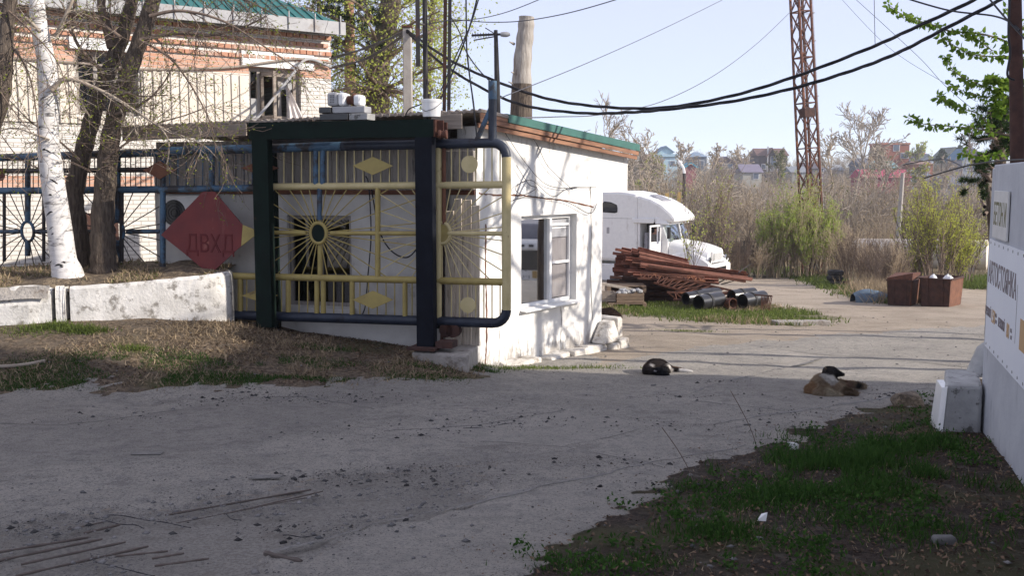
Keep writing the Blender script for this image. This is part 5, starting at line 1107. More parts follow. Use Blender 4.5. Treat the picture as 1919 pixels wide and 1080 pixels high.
limb(tw, tips, pxtrunk([(104, 70), (140, -10), (170, -90)], 13.3), .03, .01, dens=.6); limb(tw, tips, pxtrunk([(75, 60), (40, 30), (-20, 40), (-80, 80)], 13.1), .025, .008)
limb(tw, tips, pxtrunk([(92, 262), (60, 250), (20, 240), (-40, 262)], 13.2), .016, .006, dens=.6); limb(tw, tips, pxtrunk([(100, 160), (70, 130), (30, 100), (0, 60)], 13.4), .016, .006, dens=.5)
tw.build('branches', 'twig_grey', bi); V, Fq = leaves(rg, tipsA(tips, rg, 1200), .032, .02); npmesh('leaf_buds', V, Fq, 'leaf_bud', bi)
# elms
def elm(lab, Y, pts, rads, limbs, nleaf, dens=1.0):
    t_ = thing('elm_tree', lab, 'tree', P(pts[0][0], pts[0][1], Y)); q = smooth([P(x, y, Y) for x, y in pts], 6); n_ = len(q); MBk = MB()
    MBk.tube(q, [float(np.interp(i / (n_ - 1), np.linspace(0, 1, len(rads)), rads)) * (1 + .06 * math.sin(i * 1.7)) for i in range(n_)], 16); MBk.build('trunk', 'elm_bark', t_, True)
    tw = Twigs(); tips = []
    for lp, r0, r1, Yl, dn in limbs: limb(tw, tips, pxtrunk(lp, Yl), r0, r1, dens=dn * dens)
    for k_ in range(int(85 * dens)):      # epicormic shoots all along the trunk
        i = int(rg.integers(int(n_ * .38), n_ - 2)); d_ = rg.normal(0, 1, 3); d_[2] = abs(d_[2]) * .7; grow(rg, np.array(q[i]), d_, rg.uniform(.25, .9), .005, 2, BR, tw, tips)
    tw.build('branches', 'twig_bark', t_); V, Fq = leaves(rg, tipsA(tips, rg, int(nleaf * 2)), .034, .03); npmesh('leaf_buds', V, Fq, 'leaf_bud', t_); return t_
elm('dark rough barked elm with the upright trunk right beside the birch', 13.8, [(196, 575), (196, 520), (195, 485), (192, 420), (199, 330), (207, 260), (224, 190), (250, 110), (275, 40), (297, -40), (325, -160), (345, -320)], [.23, .20, .165, .14, .125, .112, .105, .10, .08, .055],
    [([(262, 75), (330, 62), (390, 66), (445, 55), (500, 30)], .03, .008, 13.6, .8), ([(215, 215), (255, 200), (285, 180), (310, 150), (330, 110)], .022, .006, 13.5, .8), ([(206, 160), (240, 175), (270, 180), (310, 178)], .015, .005, 13.4, 1), ([(280, 30), (340, 20), (420, 40), (500, 90), (560, 130)], .026, .006, 13.2, .8),
     ([(196, 300), (245, 262), (285, 235), (350, 215), (400, 195)], .018, .005, 13.4, .9), ([(262, 75), (320, 110), (370, 180), (400, 250), (405, 330)], .018, .004, 13.2, .9), ([(300, -40), (360, -30), (440, -10), (520, 30)], .03, .008, 13.5, .9)], 1300)
elm('dark elm leaning right behind the birch with a forked top', 14.05, [(152, 570), (150, 515), (148, 480), (143, 420), (138, 370), (150, 310), (165, 250), (186, 180), (213, 110), (232, 60), (252, -20), (275, -140), (290, -300)], [.20, .175, .145, .13, .118, .108, .10, .09, .068, .045],
    [([(210, 90), (200, 50), (190, 10), (192, -60)], .07, .05, 14.0, .6), ([(140, 330), (90, 320), (40, 300), (0, 250)], .015, .005, 13.8, .7), ([(200, 140), (150, 90), (135, 40), (150, -40)], .03, .01, 13.9, .9), ([(150, 300), (100, 255), (60, 230), (10, 180)], .016, .005, 13.6, .9), ([(226, 70), (180, 40), (110, 20), (40, 15), (-20, 30)], .028, .01, 13.6, .9)], 700)
elm('bare leaning elm limb at the left edge beside the birch', 12.6, [(-70, 520), (-50, 400), (-25, 260), (0, 180), (8, 120), (12, 60), (18, 10), (25, -60), (40, -200)], [.16, .15, .12, .10, .085, .08, .06], [([(10, 70), (40, 110), (60, 160), (70, 230), (78, 300)], .018, .004, 12.6, .7), ([(0, 170), (-20, 140), (20, 200), (60, 250)], .014, .005, 12.5, .8), ([(16, 20), (60, 60), (110, 120), (130, 200)], .014, .004, 12.5, .9)], 300, .6)
# trees behind the portal
tmul = 1.0
def crowntree(name, lab, Y, pts, rads, bark, leafm, limbs_px, nleaf, lsize, jit, spread=1.0, twm='twig_bark', cat='tree', aspect=.6):
    t_ = thing(name, lab, cat, P(pts[0][0], pts[0][1], Y)); q = smooth([P(x, y, Y) for x, y in pts], 6); n_ = len(q)
    q = [Vector((q[0].x, q[0].y, gzf(q[0].x, q[0].y) - .2))] + q; MB().tube(q, [float(np.interp(i / n_, np.linspace(0, 1, len(rads)), rads)) for i in range(n_ + 1)], 12).build('trunk', bark, t_, True)
    tw = Twigs(); tips = []
    for lp in limbs_px: limb(tw, tips, [np.array(P(x, y, Y + dy)) for x, y, dy in lp], .05 * spread, .012, dens=.55)
    tw.build('branches', twm, t_)
    A = tipsA(tips, rg, nleaf); V, Fq = leaves(rg, A, lsize, jit, aspect); npmesh('foliage', V, Fq, leafm, t_); return t_
def fan(cx, cy, xs, ys, dyr=2.5): return [[(cx + rg.uniform(-12, 12), cy(y), rg.uniform(-.5, .5)), ((cx + x) / 2 + rg.uniform(-12, 12), (cy(y) + y) / 2 - 8, rg.uniform(-1, 1)), (x, y, rg.uniform(-dyr, dyr))] for x, y in zip(xs, ys)]
xs1 = [560, 590, 610, 640, 665, 690, 745, 770, 800, 825, 848, 850, 815, 780, 640, 600, 570, 840, 700, 760, 590, 630, 810, 780, 655, 735]; ys1 = [10, 45, -20, 90, 20, -40, 30, -30, 60, 20, 40, 120, 150, 185, 170, 120, 70, -30, 130, 100, 180, 205, 200, 215, 210, 200]
crowntree('poplar_tree', 'stout dark trunked poplar with fresh yellow green leaves behind the portal', 27, [(710, 240), (706, 160), (715, 90), (728, 30), (740, -60), (745, -160)], [.34, .30, .28, .26, .16], 'elm_bark', 'leaf_yellow', fan(715, lambda y: min(170, y + 70), xs1, ys1), 6200, .08, .30, 1.2)
xs2 = [790, 815, 835, 855, 845, 870, 830, 800, 860]; ys2 = [-20, 30, 90, 140, 20, 60, 180, 110, -40]
crowntree('poplar_tree', 'slender light green poplar right of the stout dark trunk', 31, [(800, 240), (803, 120), (810, 20), (815, -120)], [.12, .10, .08, .05], 'elm_bark', 'leaf_yellow', fan(805, lambda y: min(200, y + 60), xs2, ys2), 3200, .085, .32)
crowntree('poplar_tree', 'leafy young tree filling the gap beside the brick building corner', 33, [(610, 240), (608, 150), (600, 60), (595, -60)], [.13, .11, .09, .05], 'elm_bark', 'leaf_olive', fan(605, lambda y: min(210, y + 50), [545, 575, 630, 655, 640, 590, 570, 660, 625, 680], [10, -30, 30, 80, 150, 190, 60, 200, 215, 120]), 4200, .085, .34)
# pine behind
def needles(A, n, ln, wd):
    A = np.repeat(A, n, 0); d = rg.normal(0, 1, A.shape); d[:, 2] += .25; d /= np.linalg.norm(d, axis=1, keepdims=True); s = np.cross(d, rg.normal(0, 1, A.shape)); s /= np.linalg.norm(s, axis=1, keepdims=True); L_ = (ln * rg.uniform(.6, 1.2, len(A)))[:, None]
    V = np.stack([A - s * wd, A + s * wd, A + d * L_], 1).reshape(-1, 3); return V, np.arange(len(V)).reshape(-1, 3)
def pine(lab, Y, pts, rads, limbs_px, nt_, ln, wd, nper=26, bark='pine_bark'):
    t_ = thing('pine_tree', lab, 'tree', P(pts[0][0], pts[0][1], Y)); q = smooth([P(x, y, Y) for x, y in pts], 6); q = [Vector((q[0].x, q[0].y, gzf(q[0].x, q[0].y) - .2))] + q; n_ = len(q)
    MB().tube(q, [float(np.interp(i / (n_ - 1), np.linspace(0, 1, len(rads)), rads)) for i in range(n_)], 12).build('trunk', bark, t_, True); tw = Twigs(); tips = []
    for lp in limbs_px: limb(tw, tips, [np.array(P(x, y, Y + dy)) for x, y, dy in lp], .035, .01, dens=.5)
    tw.build('branches', 'twig_bark', t_); V, Fq = needles(tipsA(tips, rg, nt_), nper, ln, wd); npmesh('needle_tufts', V, Fq, 'needle', t_)
pine('tall pine with a thin orange trunk between the brick building and the dark poplar', 29, [(657, 240), (656, 150), (655, 60), (653, -40), (652, -160)], [.17, .16, .145, .13, .09], fan(655, lambda y: y + 15, [600, 570, 620, 690, 720, 700, 640, 610, 735, 560, 690, 660], [15, 40, 70, 20, 60, 90, -20, -30, -10, -10, 175, 190]), 620, .17, .010)
pine('dark pine rising behind the end of the concrete wall', 17, [(1880, 420), (1876, 330), (1872, 250), (1868, 215)], [.13, .10, .07, .03], fan(1874, lambda y: y + 12, [1838, 1850, 1862, 1890, 1905, 1915, 1832, 1845, 1858, 1896, 1912, 1846, 1836, 1870, 1900, 1880], [232, 215, 205, 215, 235, 255, 262, 250, 275, 268, 285, 290, 245, 225, 240, 255], 1.0), 420, .12, .007, 24, 'elm_bark')
pine('low dark pine tufts beside the edge of the concrete wall', 18, [(1862, 460), (1856, 400), (1850, 345)], [.08, .06, .03], fan(1854, lambda y: y + 10, [1830, 1838, 1846, 1858, 1836, 1842, 1850], [322, 330, 318, 328, 345, 378, 392], .8), 130, .12, .007, 24, 'elm_bark')
for x, yb_, yt, Y, lab in ((1765, 300, 277, 225, 'small dark conifer on the skyline right of the red roof'), (1798, 296, 270, 240, 'pointed dark conifer behind the grey gabled house')):
    a = P(x, yb_, Y); h_ = P(x, yt, Y).z - a.z; t_ = thing('conifer_tree', lab, 'tree', a); MB().tube([a - Vector((0, 0, 4)), a + Vector((0, 0, h_))], [.25, .05], 6).build('trunk', 'elm_bark', t_)
    A = []
    for k_ in range(900): f_ = rg.random() ** .7; r_ = 2.0 * (1 - f_) ** .8 * rg.uniform(.2, 1); an = rg.uniform(0, 6.283); A.append((a.x + r_ * math.cos(an), a.y + r_ * math.sin(an), a.z - .5 + h_ * f_))
    V, Fq = leaves(rg, A, .5, .1, .5, .4); npmesh('foliage', V, Fq, 'needle', t_)
SH = [dict(seg=6, wander=.1, up=.2, sides=6, rmin=.4), dict(seg=6, wander=.16, n=7, ratio=.40, ang=42, up=.35, **{'from': .62}, sides=5, rmin=.3, rr=.5), dict(seg=5, wander=.2, n=6, ratio=.55, ang=45, up=.1, **{'from': .25}, sides=4, rmin=.35, rr=.55), dict(seg=3, wander=.22, n=5, ratio=.55, ang=42, **{'from': .2}, sides=3, rmin=.5, rr=.6)]
# leafy branches at the upper right
ch = thing('cherry_tree', 'fresh leaved tree behind the concrete wall with long branches reaching into the sky', 'tree', (8.7, 13.3, -.8)); MB().tube([(8.7, 13.3, -1.2), (8.65, 13.3, 1.0), (8.6, 13.3, 2.6), (8.7, 13.4, 4.6)], [.12, .11, .09, .05], 10).build('trunk', 'elm_bark', ch, True)
tw = Twigs(); LV = []
def lbranch(pts, Y, r0, dens=1.0, sc=1.0):
    q = smooth([P(x, y, Y + .15 * math.sin(i * 1.7)) for i, (x, y) in enumerate(pts)], 9); n_ = len(q); tw.line([np.array(p) for p in q], np.linspace(r0 * 1.4, .0035, n_), 5)
    for i in range(n_):
        f_ = 1 - i / n_
        for k_ in range(int(rg.integers(1, 4) * dens * 1.5 + .5)):
            b_ = np.array(q[i]) + rg.normal(0, .011, 3); LV.append((b_, sc * rg.uniform(.04, .088)))
for pts, Y, r0, dn in [([(1940, 110), (1880, 75), (1830, 62), (1780, 58), (1745, 45), (1712, 36), (1688, 25), (1665, 8)], 12.9, .010, 1.5), ([(1900, 105), (1850, 105), (1815, 100), (1790, 86), (1762, 68)], 12.85, .006, 1.4), ([(1860, 95), (1830, 72), (1810, 55)], 12.8, .005, 1.3), ([(1930, 205), (1880, 180), (1840, 160), (1805, 145), (1785, 130), (1770, 105)], 13.0, .008, 1.5), ([(1880, 183), (1840, 180), (1810, 172), (1780, 160)], 12.9, .005, 1.4), ([(1930, 262), (1870, 250), (1820, 240), (1770, 236), (1730, 232), (1702, 220)], 12.95, .007, 1.3), ([(1860, 245), (1835, 215), (1800, 202), (1775, 190), (1755, 180)], 12.9, .006, 1.3),
        ([(1935, 165), (1905, 150), (1880, 150), (1860, 148), (1850, 150)], 13.0, .006, 3), ([(1935, 185), (1905, 165), (1885, 160), (1868, 175), (1866, 205)], 13.0, .006, 3.4), ([(1930, 120), (1900, 95), (1885, 85)], 13.0, .006, 2.5), ([(1930, 205), (1905, 190), (1880, 200), (1870, 215)], 13.1, .006, 3), ([(1935, 300), (1900, 288), (1860, 290), (1830, 292), (1800, 288)], 13.1, .005, 1.4), ([(1925, 60), (1900, 30), (1884, 15)], 13.0, .006, 1.4), ([(1940, 225), (1915, 215), (1895, 215)], 13.0, .006, 3)]: lbranch(pts, Y, r0, dn)
tw.line([np.array((8.6, 13.3, 2.6)), np.array(P(1930, 205, 13.0)), np.array(P(1910, 190, 13.0))], [.03, .015, .01], 5); tw.line([np.array((8.65, 13.3, 1.6)), np.array(P(1930, 262, 13.0))], [.03, .010], 5); tw.line([np.array((8.7, 13.4, 4.0)), np.array(P(1940, 110, 12.9))], [.03, .012], 5)
tw.build('branches', 'twig_bark', ch); V = []; Fq = []
for b_, s_ in LV:
    d = rg.normal(0, 1, 3); d[2] -= .5; d /= np.linalg.norm(d); r_ = np.cross(d, rg.normal(0, 1, 3)); r_ /= np.linalg.norm(r_); nn = np.cross(d, r_); w_ = s_ * .3; n0 = len(V); st = d * s_ * .25
    V += [b_ + st, b_ + st + d * s_ * .3 + r_ * w_ + nn * s_ * .06, b_ + st + d * s_ * .65 + r_ * w_ * .75 + nn * s_ * .04, b_ + st + d * s_ - nn * s_ * .08, b_ + st + d * s_ * .65 - r_ * w_ * .75 + nn * s_ * .04, b_ + st + d * s_ * .3 - r_ * w_ + nn * s_ * .06, b_ + st + d * s_ * .5]
    Fq += [(n0, n0 + 1, n0 + 2, n0 + 6), (n0 + 6, n0 + 2, n0 + 3, n0 + 4), (n0, n0 + 6, n0 + 4, n0 + 5)]
npmesh('leaves', V, Fq, 'leaf_fresh', ch)
tw = Twigs(); tips = []      # unseen side crown, added out of frame to dapple the booth wall
for k_ in range(5): grow(rg, (8.7, 13.3, 2.0 + .3 * k_), (1.0 + rg.random(), rg.uniform(-1, .8), rg.uniform(.3, 1.4)), rg.uniform(2.0, 3.4), .05, 1, SH, tw, tips)
tw.build('unseen_branches', 'twig_bark', ch); Vh, Fh = leaves(rg, tipsA(tips, rg, 900), .10, .16, .6); npmesh('unseen_leaves', Vh, Fh, 'leaf_fresh', ch)
# bare shade trees just outside the frame: their twigs dapple the booth and the curb
shade = None
def shadetree(x, y, h, lab):
    t_ = thing('bare_tree', lab, 'tree', (x, y, gzf(x, y))); tw = Twigs(); tips = []; grow(rg, (x, y, gzf(x, y) - .2), (0, 0, 1), h, h * .017, 0, SH, tw, tips); tw.build('trunk', 'elm_bark', t_); V, Fq = leaves(rg, tipsA(tips, rg, 900), .05, .08); npmesh('leaf_buds', V, Fq, 'leaf_bud', t_); return t_
shadetree(11.8, 11.4, 9.5, 'bare budding tree beyond the garage just outside the right edge'); shadetree(10.0, 9.1, 9.5, 'bare budding tree close behind the concrete wall outside the frame')
# scrub templates
BS = [dict(seg=4, wander=.10, up=.15, sides=3, rmin=.35, minr=.007), dict(seg=3, wander=.15, n=7, ratio=.5, ang=30, up=.15, **{'from': .25}, sides=3, rmin=.4, rr=.6), dict(seg=2, wander=.18, n=4, ratio=.5, ang=34, **{'from': .2}, sides=3, rmin=.5, rr=.7)]
def bush(rgx, ns, h, spread, minr, spec=None):
    sp_ = [dict(d) for d in (spec or BS)]; sp_[0]['minr'] = minr; tw = Twigs(); tips = []
    for k_ in range(ns):
        an = rgx.uniform(0, 6.283); ln = rgx.uniform(.05, spread); p = np.array([math.cos(an) * ln * .6 * h * .35, math.sin(an) * ln * .6 * h * .35, -.15]); d = np.array([math.cos(an) * ln, math.sin(an) * ln, 1.0]); grow(rgx, p, d, h * rgx.uniform(.6, 1.05), h * .006 + .004, 0, sp_, tw, tips)
    return tw, tips
def place(tmpl, spots, group, lab):
    for i, (x, y, s, a) in enumerate(spots):
        o = tmpl if i == 0 else copy_tree(tmpl); o.location = (x, y, gzf(x, y)); o.scale = (s, s, s * rg.uniform(.85, 1.15)); o.rotation_euler = (0, 0, a); o['group'] = group; o['label'] = lab
def ringspots(n, Y0, Y1, px0, px1, s0, s1, avoid=()):
    out = []
    for k_ in range(n):
        Y = rg.uniform(Y0, Y1); px = rg.uniform(px0, px1); x = (px - 959.5) / F * Y * 1.0
        out.append((x, Y, rg.uniform(s0, s1), rg.uniform(0, 6.28)))
    return out
BARK = ['twig_far', 'twig_grey', 'twig_bark', 'twig_far']
for k_ in range(4):
    t_ = thing('bare_shrub', 'x', 'shrub', (0, 0, 0)); tw, tips = bush(np.random.default_rng(40 + k_), 16, 3.6, .45, .008); tw.build('stems', BARK[k_], t_)
    if k_ in (1, 3): V, Fq = leaves(rg, tipsA(tips, rg, 700), .045, .03); npmesh('leaf_buds', V, Fq, 'leaf_olive', t_)
    place(t_, ringspots(19, 56, 82, 1150, 1920, .40, .75), 'bare scrub bushes beyond the yard', ['grey brown bare bush in the thicket beyond the yard', 'budding grey bush in the thicket beyond the yard', 'dark brown bare bush in the thicket beyond the yard', 'olive budding bush in the thicket beyond the yard'][k_])
# far wood: one mass of bare crowns
tm = []
for k_ in range(5):
    sp_ = [dict(seg=3, wander=.12, up=.1, sides=3, rmin=.4), dict(seg=2, wander=.2, n=6, ratio=.5, ang=35, up=.1, **{'from': .25}, sides=3, rmin=.45, rr=.6), dict(seg=1, wander=.2, n=5, ratio=.5, ang=36, **{'from': .2}, sides=3, rmin=.6, rr=.7)]
    tw, tips = bush(np.random.default_rng(70 + k_), 9, 4.6, .5, .014, sp_); tm.append((tw.arrays(), tipsA(tips)))
VV = [[], [], []]; FF_ = [[], [], []]; nn_ = [0, 0, 0]; LA = []
for k_ in range(1500):
    Y = 75 + 235 * rg.random() ** 1.25; px = rg.uniform(930, 2000); x = (px - 959.5) / F * Y; (Vt, Ft), ta = tm[rg.integers(0, 5)]; s = rg.uniform(.7, 1.5) * (1 if Y < 160 else .9); a = rg.uniform(0, 6.283); c, s_ = math.cos(a), math.sin(a); z0 = gzf(x, Y)
    Rm = np.array([[c, -s_, 0], [s_, c, 0], [0, 0, 1]]) * s; g = int(rg.integers(0, 3)); VV[g].append(Vt @ Rm.T + np.array([x, Y, z0])); FF_[g].append(Ft + nn_[g]); nn_[g] += len(Vt)
    if float(fbm(x * .03, Y * .03, 77)) > .50: LA.append((ta[rg.integers(0, len(ta), 90)] @ Rm.T) + np.array([x, Y, z0]))
for g, mt in enumerate(('twig_far', 'twig_grey', 'twig_far')): tag(npmesh('scrub_wood', np.concatenate(VV[g]), np.concatenate(FF_[g]), mt), kind='stuff')
V, Fq = leaves(rg, np.concatenate(LA), .20, .15); tag(npmesh('scrub_leaf_buds', V, Fq, 'leaf_olive'), kind='stuff')
# taller individual trees on the far slope
TB = [dict(seg=6, wander=.08, up=.1, sides=5, rmin=.35, minr=.03), dict(seg=5, wander=.16, n=11, ratio=.5, ang=38, up=.3, **{'from': .3}, sides=4, rmin=.3, rr=.5), dict(seg=4, wander=.2, n=6, ratio=.5, ang=40, up=.1, **{'from': .2}, sides=3, rmin=.4, rr=.55), dict(seg=2, wander=.2, n=5, ratio=.5, ang=38, **{'from': .2}, sides=3, rmin=.6, rr=.7)]
def fartree(lab, x, yb_, yt, Y, mat='twig_grey', lean=0.0, leaf=None, name='bare_tree'):
    a = P(x, yb_, Y); h_ = (P(x, yt, Y) - a).length * 1.05; t_ = thing(name, lab, 'tree', a); tw = Twigs(); tips = []; TB[0]['minr'] = .00032 * Y
    grow(rg, np.array(a) - np.array([0, 0, 2.5]), (lean, 0, 1), h_ + 2.5, h_ * .020 + .03, 0, TB, tw, tips); tw.build('trunk', mat, t_)
    if leaf: V, Fq = leaves(rg, tipsA(tips, rg, 1500), .0016 * Y, .1); npmesh('foliage', V, Fq, leaf, t_)
for a_ in [('tall pale barked bare tree on the skyline left of the brick cube', 1600, 345, 242, 120, 'twig_grey', .05), ('tall bare tree with spreading crown beside the pale barked one', 1622, 345, 246, 125, 'twig_grey', .12), ('white birch leaning right below the brick cube', 1628, 400, 315, 95, 'twig_grey', .25), ('rounded bare tree behind the mast ladder', 1562, 330, 272, 160, 'twig_far', 0), ('bare bushy tree beside the light blue house', 1278, 318, 278, 200, 'twig_far', 0), ('bare tree left of the light blue house rising by the booth roof', 1215, 330, 275, 130, 'twig_far', -.05),
           ('bare tree nearest the end of the booth roof', 1192, 340, 264, 90, 'twig_grey', -.1), ('thin bare sapling rising over the booth roof edge', 1108, 330, 238, 60, 'twig_grey', .1), ('pale trunked birch in the scrub left of the lamp', 1232, 380, 320, 110, 'twig_grey', .2), ('pale trunked birch in the scrub under the barn', 1195, 370, 300, 105, 'twig_grey', .15), ('bare tree between the hipped house and the purple roof', 1335, 325, 290, 210, 'twig_far', 0), ('bare crown beside the big brown house', 1402, 325, 288, 230, 'twig_far', 0),
           ('dark bare tree right of the grey gabled house', 1822, 315, 268, 200, 'twig_bark', 0), ('grey bare tree above the slate shed', 1772, 360, 318, 140, 'twig_grey', 0), ('faint bare tree behind the red roof house', 1640, 315, 275, 235, 'twig_far', 0)]: fartree(*a_[:5], mat=a_[5], lean=a_[6])
for a_ in [('pale green leafing tree beside the big brown house', 1470, 335, 300, 185, 'leaf_olive'), ('yellow green tree hugging the brick cube', 1712, 312, 280, 228, 'leaf_yellow'), ('olive leafing tree in front of the brown barn', 1222, 345, 305, 160, 'leaf_olive'), ('dark green bush between the slate shed and crimson shed', 1722, 350, 325, 150, 'leaf_olive'), ('yellow green leafing tree left of the lamp', 1205, 352, 318, 120, 'leaf_yellow'), ('light leafing tree right of the mast', 1660, 350, 300, 170, 'leaf_olive')]: fartree(*a_[:5], leaf=a_[5], name='leafing_tree')
# green wand bushes round the mast, willow, budding saplings, brown scrub
WB = [dict(seg=5, wander=.05, up=.1, sides=3, rmin=.4, minr=.008), dict(seg=4, wander=.07, n=9, ratio=.45, ang=16, up=.25, **{'from': .25}, sides=3, rmin=.4, rr=.6), dict(seg=3, wander=.09, n=3, ratio=.5, ang=16, up=.2, **{'from': .2}, sides=3, rmin=.5, rr=.7)]
MT['leaf_wand'] = leafmat('leaf_wand', (.46, .55, .13), (.29, .38, .09), .5)
def leafbush(name, lab, px, Y, h, ns, spread, leafm, nleaf, lsize, seed, barkm='twig_far', spec=WB, jit=.03, aspect=.3):
    x = (px - 959.5) / F * Y; t_ = thing(name, lab, 'shrub', (0, 0, 0)); tw, tips = bush(np.random.default_rng(seed), ns, h, spread, .008, spec); tw.build('stems', barkm, t_)
    if nleaf: V, Fq = leaves(rg, tipsA(tips, rg, nleaf), lsize, jit, aspect, -.8); npmesh('foliage', V, Fq, leafm, t_)
    t_.location = (x, Y, gzf(x, Y)); return t_
for k_, (px, Y, h) in enumerate([(1458, 46.0, 3.0), (1480, 46.4, 4.0), (1500, 46.2, 3.9), (1538, 46.5, 3.2), (1554, 46.2, 2.8), (1520, 45.6, 2.6), (1444, 46.3, 2.5)]): leafbush('green_bush', ['pale green wand bush at the left foot of the mast', 'tallest green wand bush left of the mast', 'dense green wand bush right against the mast', 'green wand bush on the right side of the mast', 'small green wand bush outermost right of the mast', 'short green bush in front of the mast base', 'low yellowish bush left of the green wand bushes'][k_], px, Y, h, 12, .24, 'leaf_wand', 4600, .09, 90 + k_)
for k_, (px, Y, h, n_) in enumerate([(1738, 38, 3.0, 4200), (1757, 37.5, 3.9, 4600), (1778, 38, 2.5, 4800), (1800, 38.5, 2.1, 3600), (1812, 39.5, 2.9, 2600), (1722, 39, 1.8, 2600)]): leafbush('willow_bush', ['yellow green willow bush left of the tallest one', 'tallest yellow green willow bush behind the rusty bins', 'broad yellow willow bush right of the tallest one', 'low yellow willow bush toward the wall', 'slim yellow willow wand bush nearest the wall', 'small yellow willow bush at the left end of the row'][k_], px, Y, h, 13, .34, 'leaf_willow', n_, .085, 120 + k_, 'twig_bark')
for k_, (px, Y, h) in enumerate([(1288, 44, 4.2), (1316, 44.5, 4.2), (1345, 44, 4.3), (1300, 38.5, 2.2), (1362, 44, 3.2)]): leafbush('budding_sapling', ['budding sapling left of the truck visor', 'budding sapling right above the truck hood', 'tallest budding sapling right of the truck hood', 'thin sapling in front of the truck hood', 'budding sapling farthest right by the fence'][k_], px, Y, h, 3, .16, 'leaf_yellow', 260, .075, 140 + k_, 'twig_bark', WB, .04, .6)
for k_ in range(3):
    t_ = thing('brown_shrub', 'x', 'shrub', (0, 0, 0)); tw, tips = bush(np.random.default_rng(160 + k_), 15, 2.6, .5, .007, WB if k_ != 1 else BS); tw.build('stems', ['twig_bark', 'twig_far', 'twig_bark'][k_], t_); V, Fq = leaves(rg, tipsA(tips, rg, 500), .05, .02, .35, -.5); npmesh('dry_leaves', V, Fq, 'dry_stalk', t_)
    sp_ = ringspots(5, 42, 49, 1560, 1720, .45, .85) + ringspots(4, 45, 49, 1360, 1450, .45, .8) + ringspots(2, 34, 38, 1640, 1700, .4, .6); place(t_, sp_, 'dense brown shrubs in front of the tank', ['reddish brown bare shrub in the hedge before the tank', 'grey bare shrub in the hedge before the tank', 'bristly brown shrub in the hedge before the tank'][k_])
# ================================================================== WHITE LONG NOSE TRUCK
c0 = P(1326, 520, 41.0); c0.z = gzf(c0.x, c0.y); hA = R(-31); hd = (math.cos(hA), math.sin(hA))
trk = thing('white_truck', 'white long nosed lorry tractor with a rounded sleeper roof and an open door, parked behind the rusty heap', 'truck', c0, hA); TF = MATS[trk.name]
trk['label'] = 'white long nosed truck with rounded sleeper roof and open door behind the rusty heap'
def tp_(px, py): return onplane(px, py, (c0.x, c0.y), hd)
def lz(px, py): s, z = tp_(px, py); return s, z - c0.z
TW = 2.4
def xz(pts, y0, y1, mat, name, bevel=0, par=trk, smooth_=False): q = [lz(*p) for p in pts]; return MB(TF).prism([(x, y0, z) for x, z in q], (0, y1 - y0, 0)).build(name, mat, par, smooth_, bevel)
rear = lz(1128, 400)[0] - 1.6
zbtm = lz(1160, 490)[1]; ztop_ = lz(1150, 358)[1]
def roofpoly(x_cut_px=None): return None
# sleeper box, door section shell, front section
sl = [(rear, zbtm), (rear, ztop_ - .25), (rear + .3, ztop_ - .03)] + [lz(x, y) for x, y in [(1150, 358), (1165, 358.5), (1190, 363)]] + [(lz(1195, 364.5)[0], lz(1195, 364.5)[1]), (lz(1195, 490)[0], zbtm)]
body = MB(TF).prism([(x, 0, z) for x, z in sl], (0, TW, 0)).build('sleeper', 'white_paint', trk, False, .14)
fr_ = [lz(x, y) for x, y in [(1193, 417), (1193, 365), (1220, 373), (1240, 384), (1258, 400), (1264, 408), (1264, 417)]]
MB(TF).prism([(x, .0, z) for x, z in fr_], (0, TW, 0)).build('roof_fairing', 'white_paint', trk, False, .12)
x0, x1 = lz(1195, 420)[0], lz(1249, 420)[0]
ds = [(x0, zbtm), (x0, lz(1195, 417)[1] - .01), (lz(1239, 417)[0], lz(1239, 417)[1] - .01), (x1, lz(1249, 453)[1]), (x1, zbtm)]
MB(TF).prism([(x, .75, z) for x, z in ds], (0, TW - .75, 0)).build('cab_interior', 'dark_void', trk)
MB(TF).box(x0, x1 + .1, .06, TW, zbtm - .25, zbtm + .02).build('cab_floor', 'white_paint', trk)
xz([(1237, 420), (1240, 420), (1251, 453), (1251, 492), (1237, 492)], .02, .74, 'white_paint', 'door_pillar')
xz([(1195, 419), (1199, 419), (1198, 490), (1195, 490)], .02, .74, 'white_paint', 'rear_pillar')
# seats
MB(TF).box(x0 + .25, x0 + .75, .18, .70, zbtm + .02, zbtm + .55).box(x0 + .22, x0 + .38, .18, .70, zbtm + .56, zbtm + 1.25).build('seat', 'tarp', trk, bevel=.04)
# windshield
wA, wB = lz(1240, 419), lz(1252, 453)
MB(TF).add([(wA[0] + .05, .08, wA[1]), (wB[0] + .03, .04, wB[1]), (wB[0] + .10, TW / 2, wB[1]), (wA[0] + .22, TW / 2, wA[1]), (wB[0] + .03, TW - .04, wB[1]), (wA[0] + .05, TW - .08, wA[1])], [(0, 1, 2, 3), (3, 2, 4, 5)]).build('windshield', 'glass_sky', trk)
MB(TF).bar((wA[0] + .26, TW / 2, wA[1]), (wB[0] + .13, TW / 2, wB[1]), .05).build('windshield_divider', 'white_paint', trk)
v0, v1 = lz(1228, 409), lz(1238, 421); vz = MB(TF).hexa([(v0[0], -.06, v1[1]), (v1[0] + .35, -.02, v1[1]), (v1[0] + .35, TW + .02, v1[1]), (v0[0], TW + .06, v1[1]), (v0[0], -.04, v0[1] + .05), (v1[0] + .18, .04, v0[1] + .02), (v1[0] + .18, TW - .04, v0[1] + .02), (v0[0], TW + .04, v0[1] + .05)]).build('sun_visor', 'white_paint', trk, bevel=.05)
for i in range(5): MB(TF).lathe([(0, 0), (.035, 0), (.03, .03), (0, .035)], (v1[0] + .345, .25 + i * .48, v1[1] + .10), (1, 0, .4), 10).build('marker_lamp', 'amber', vz)
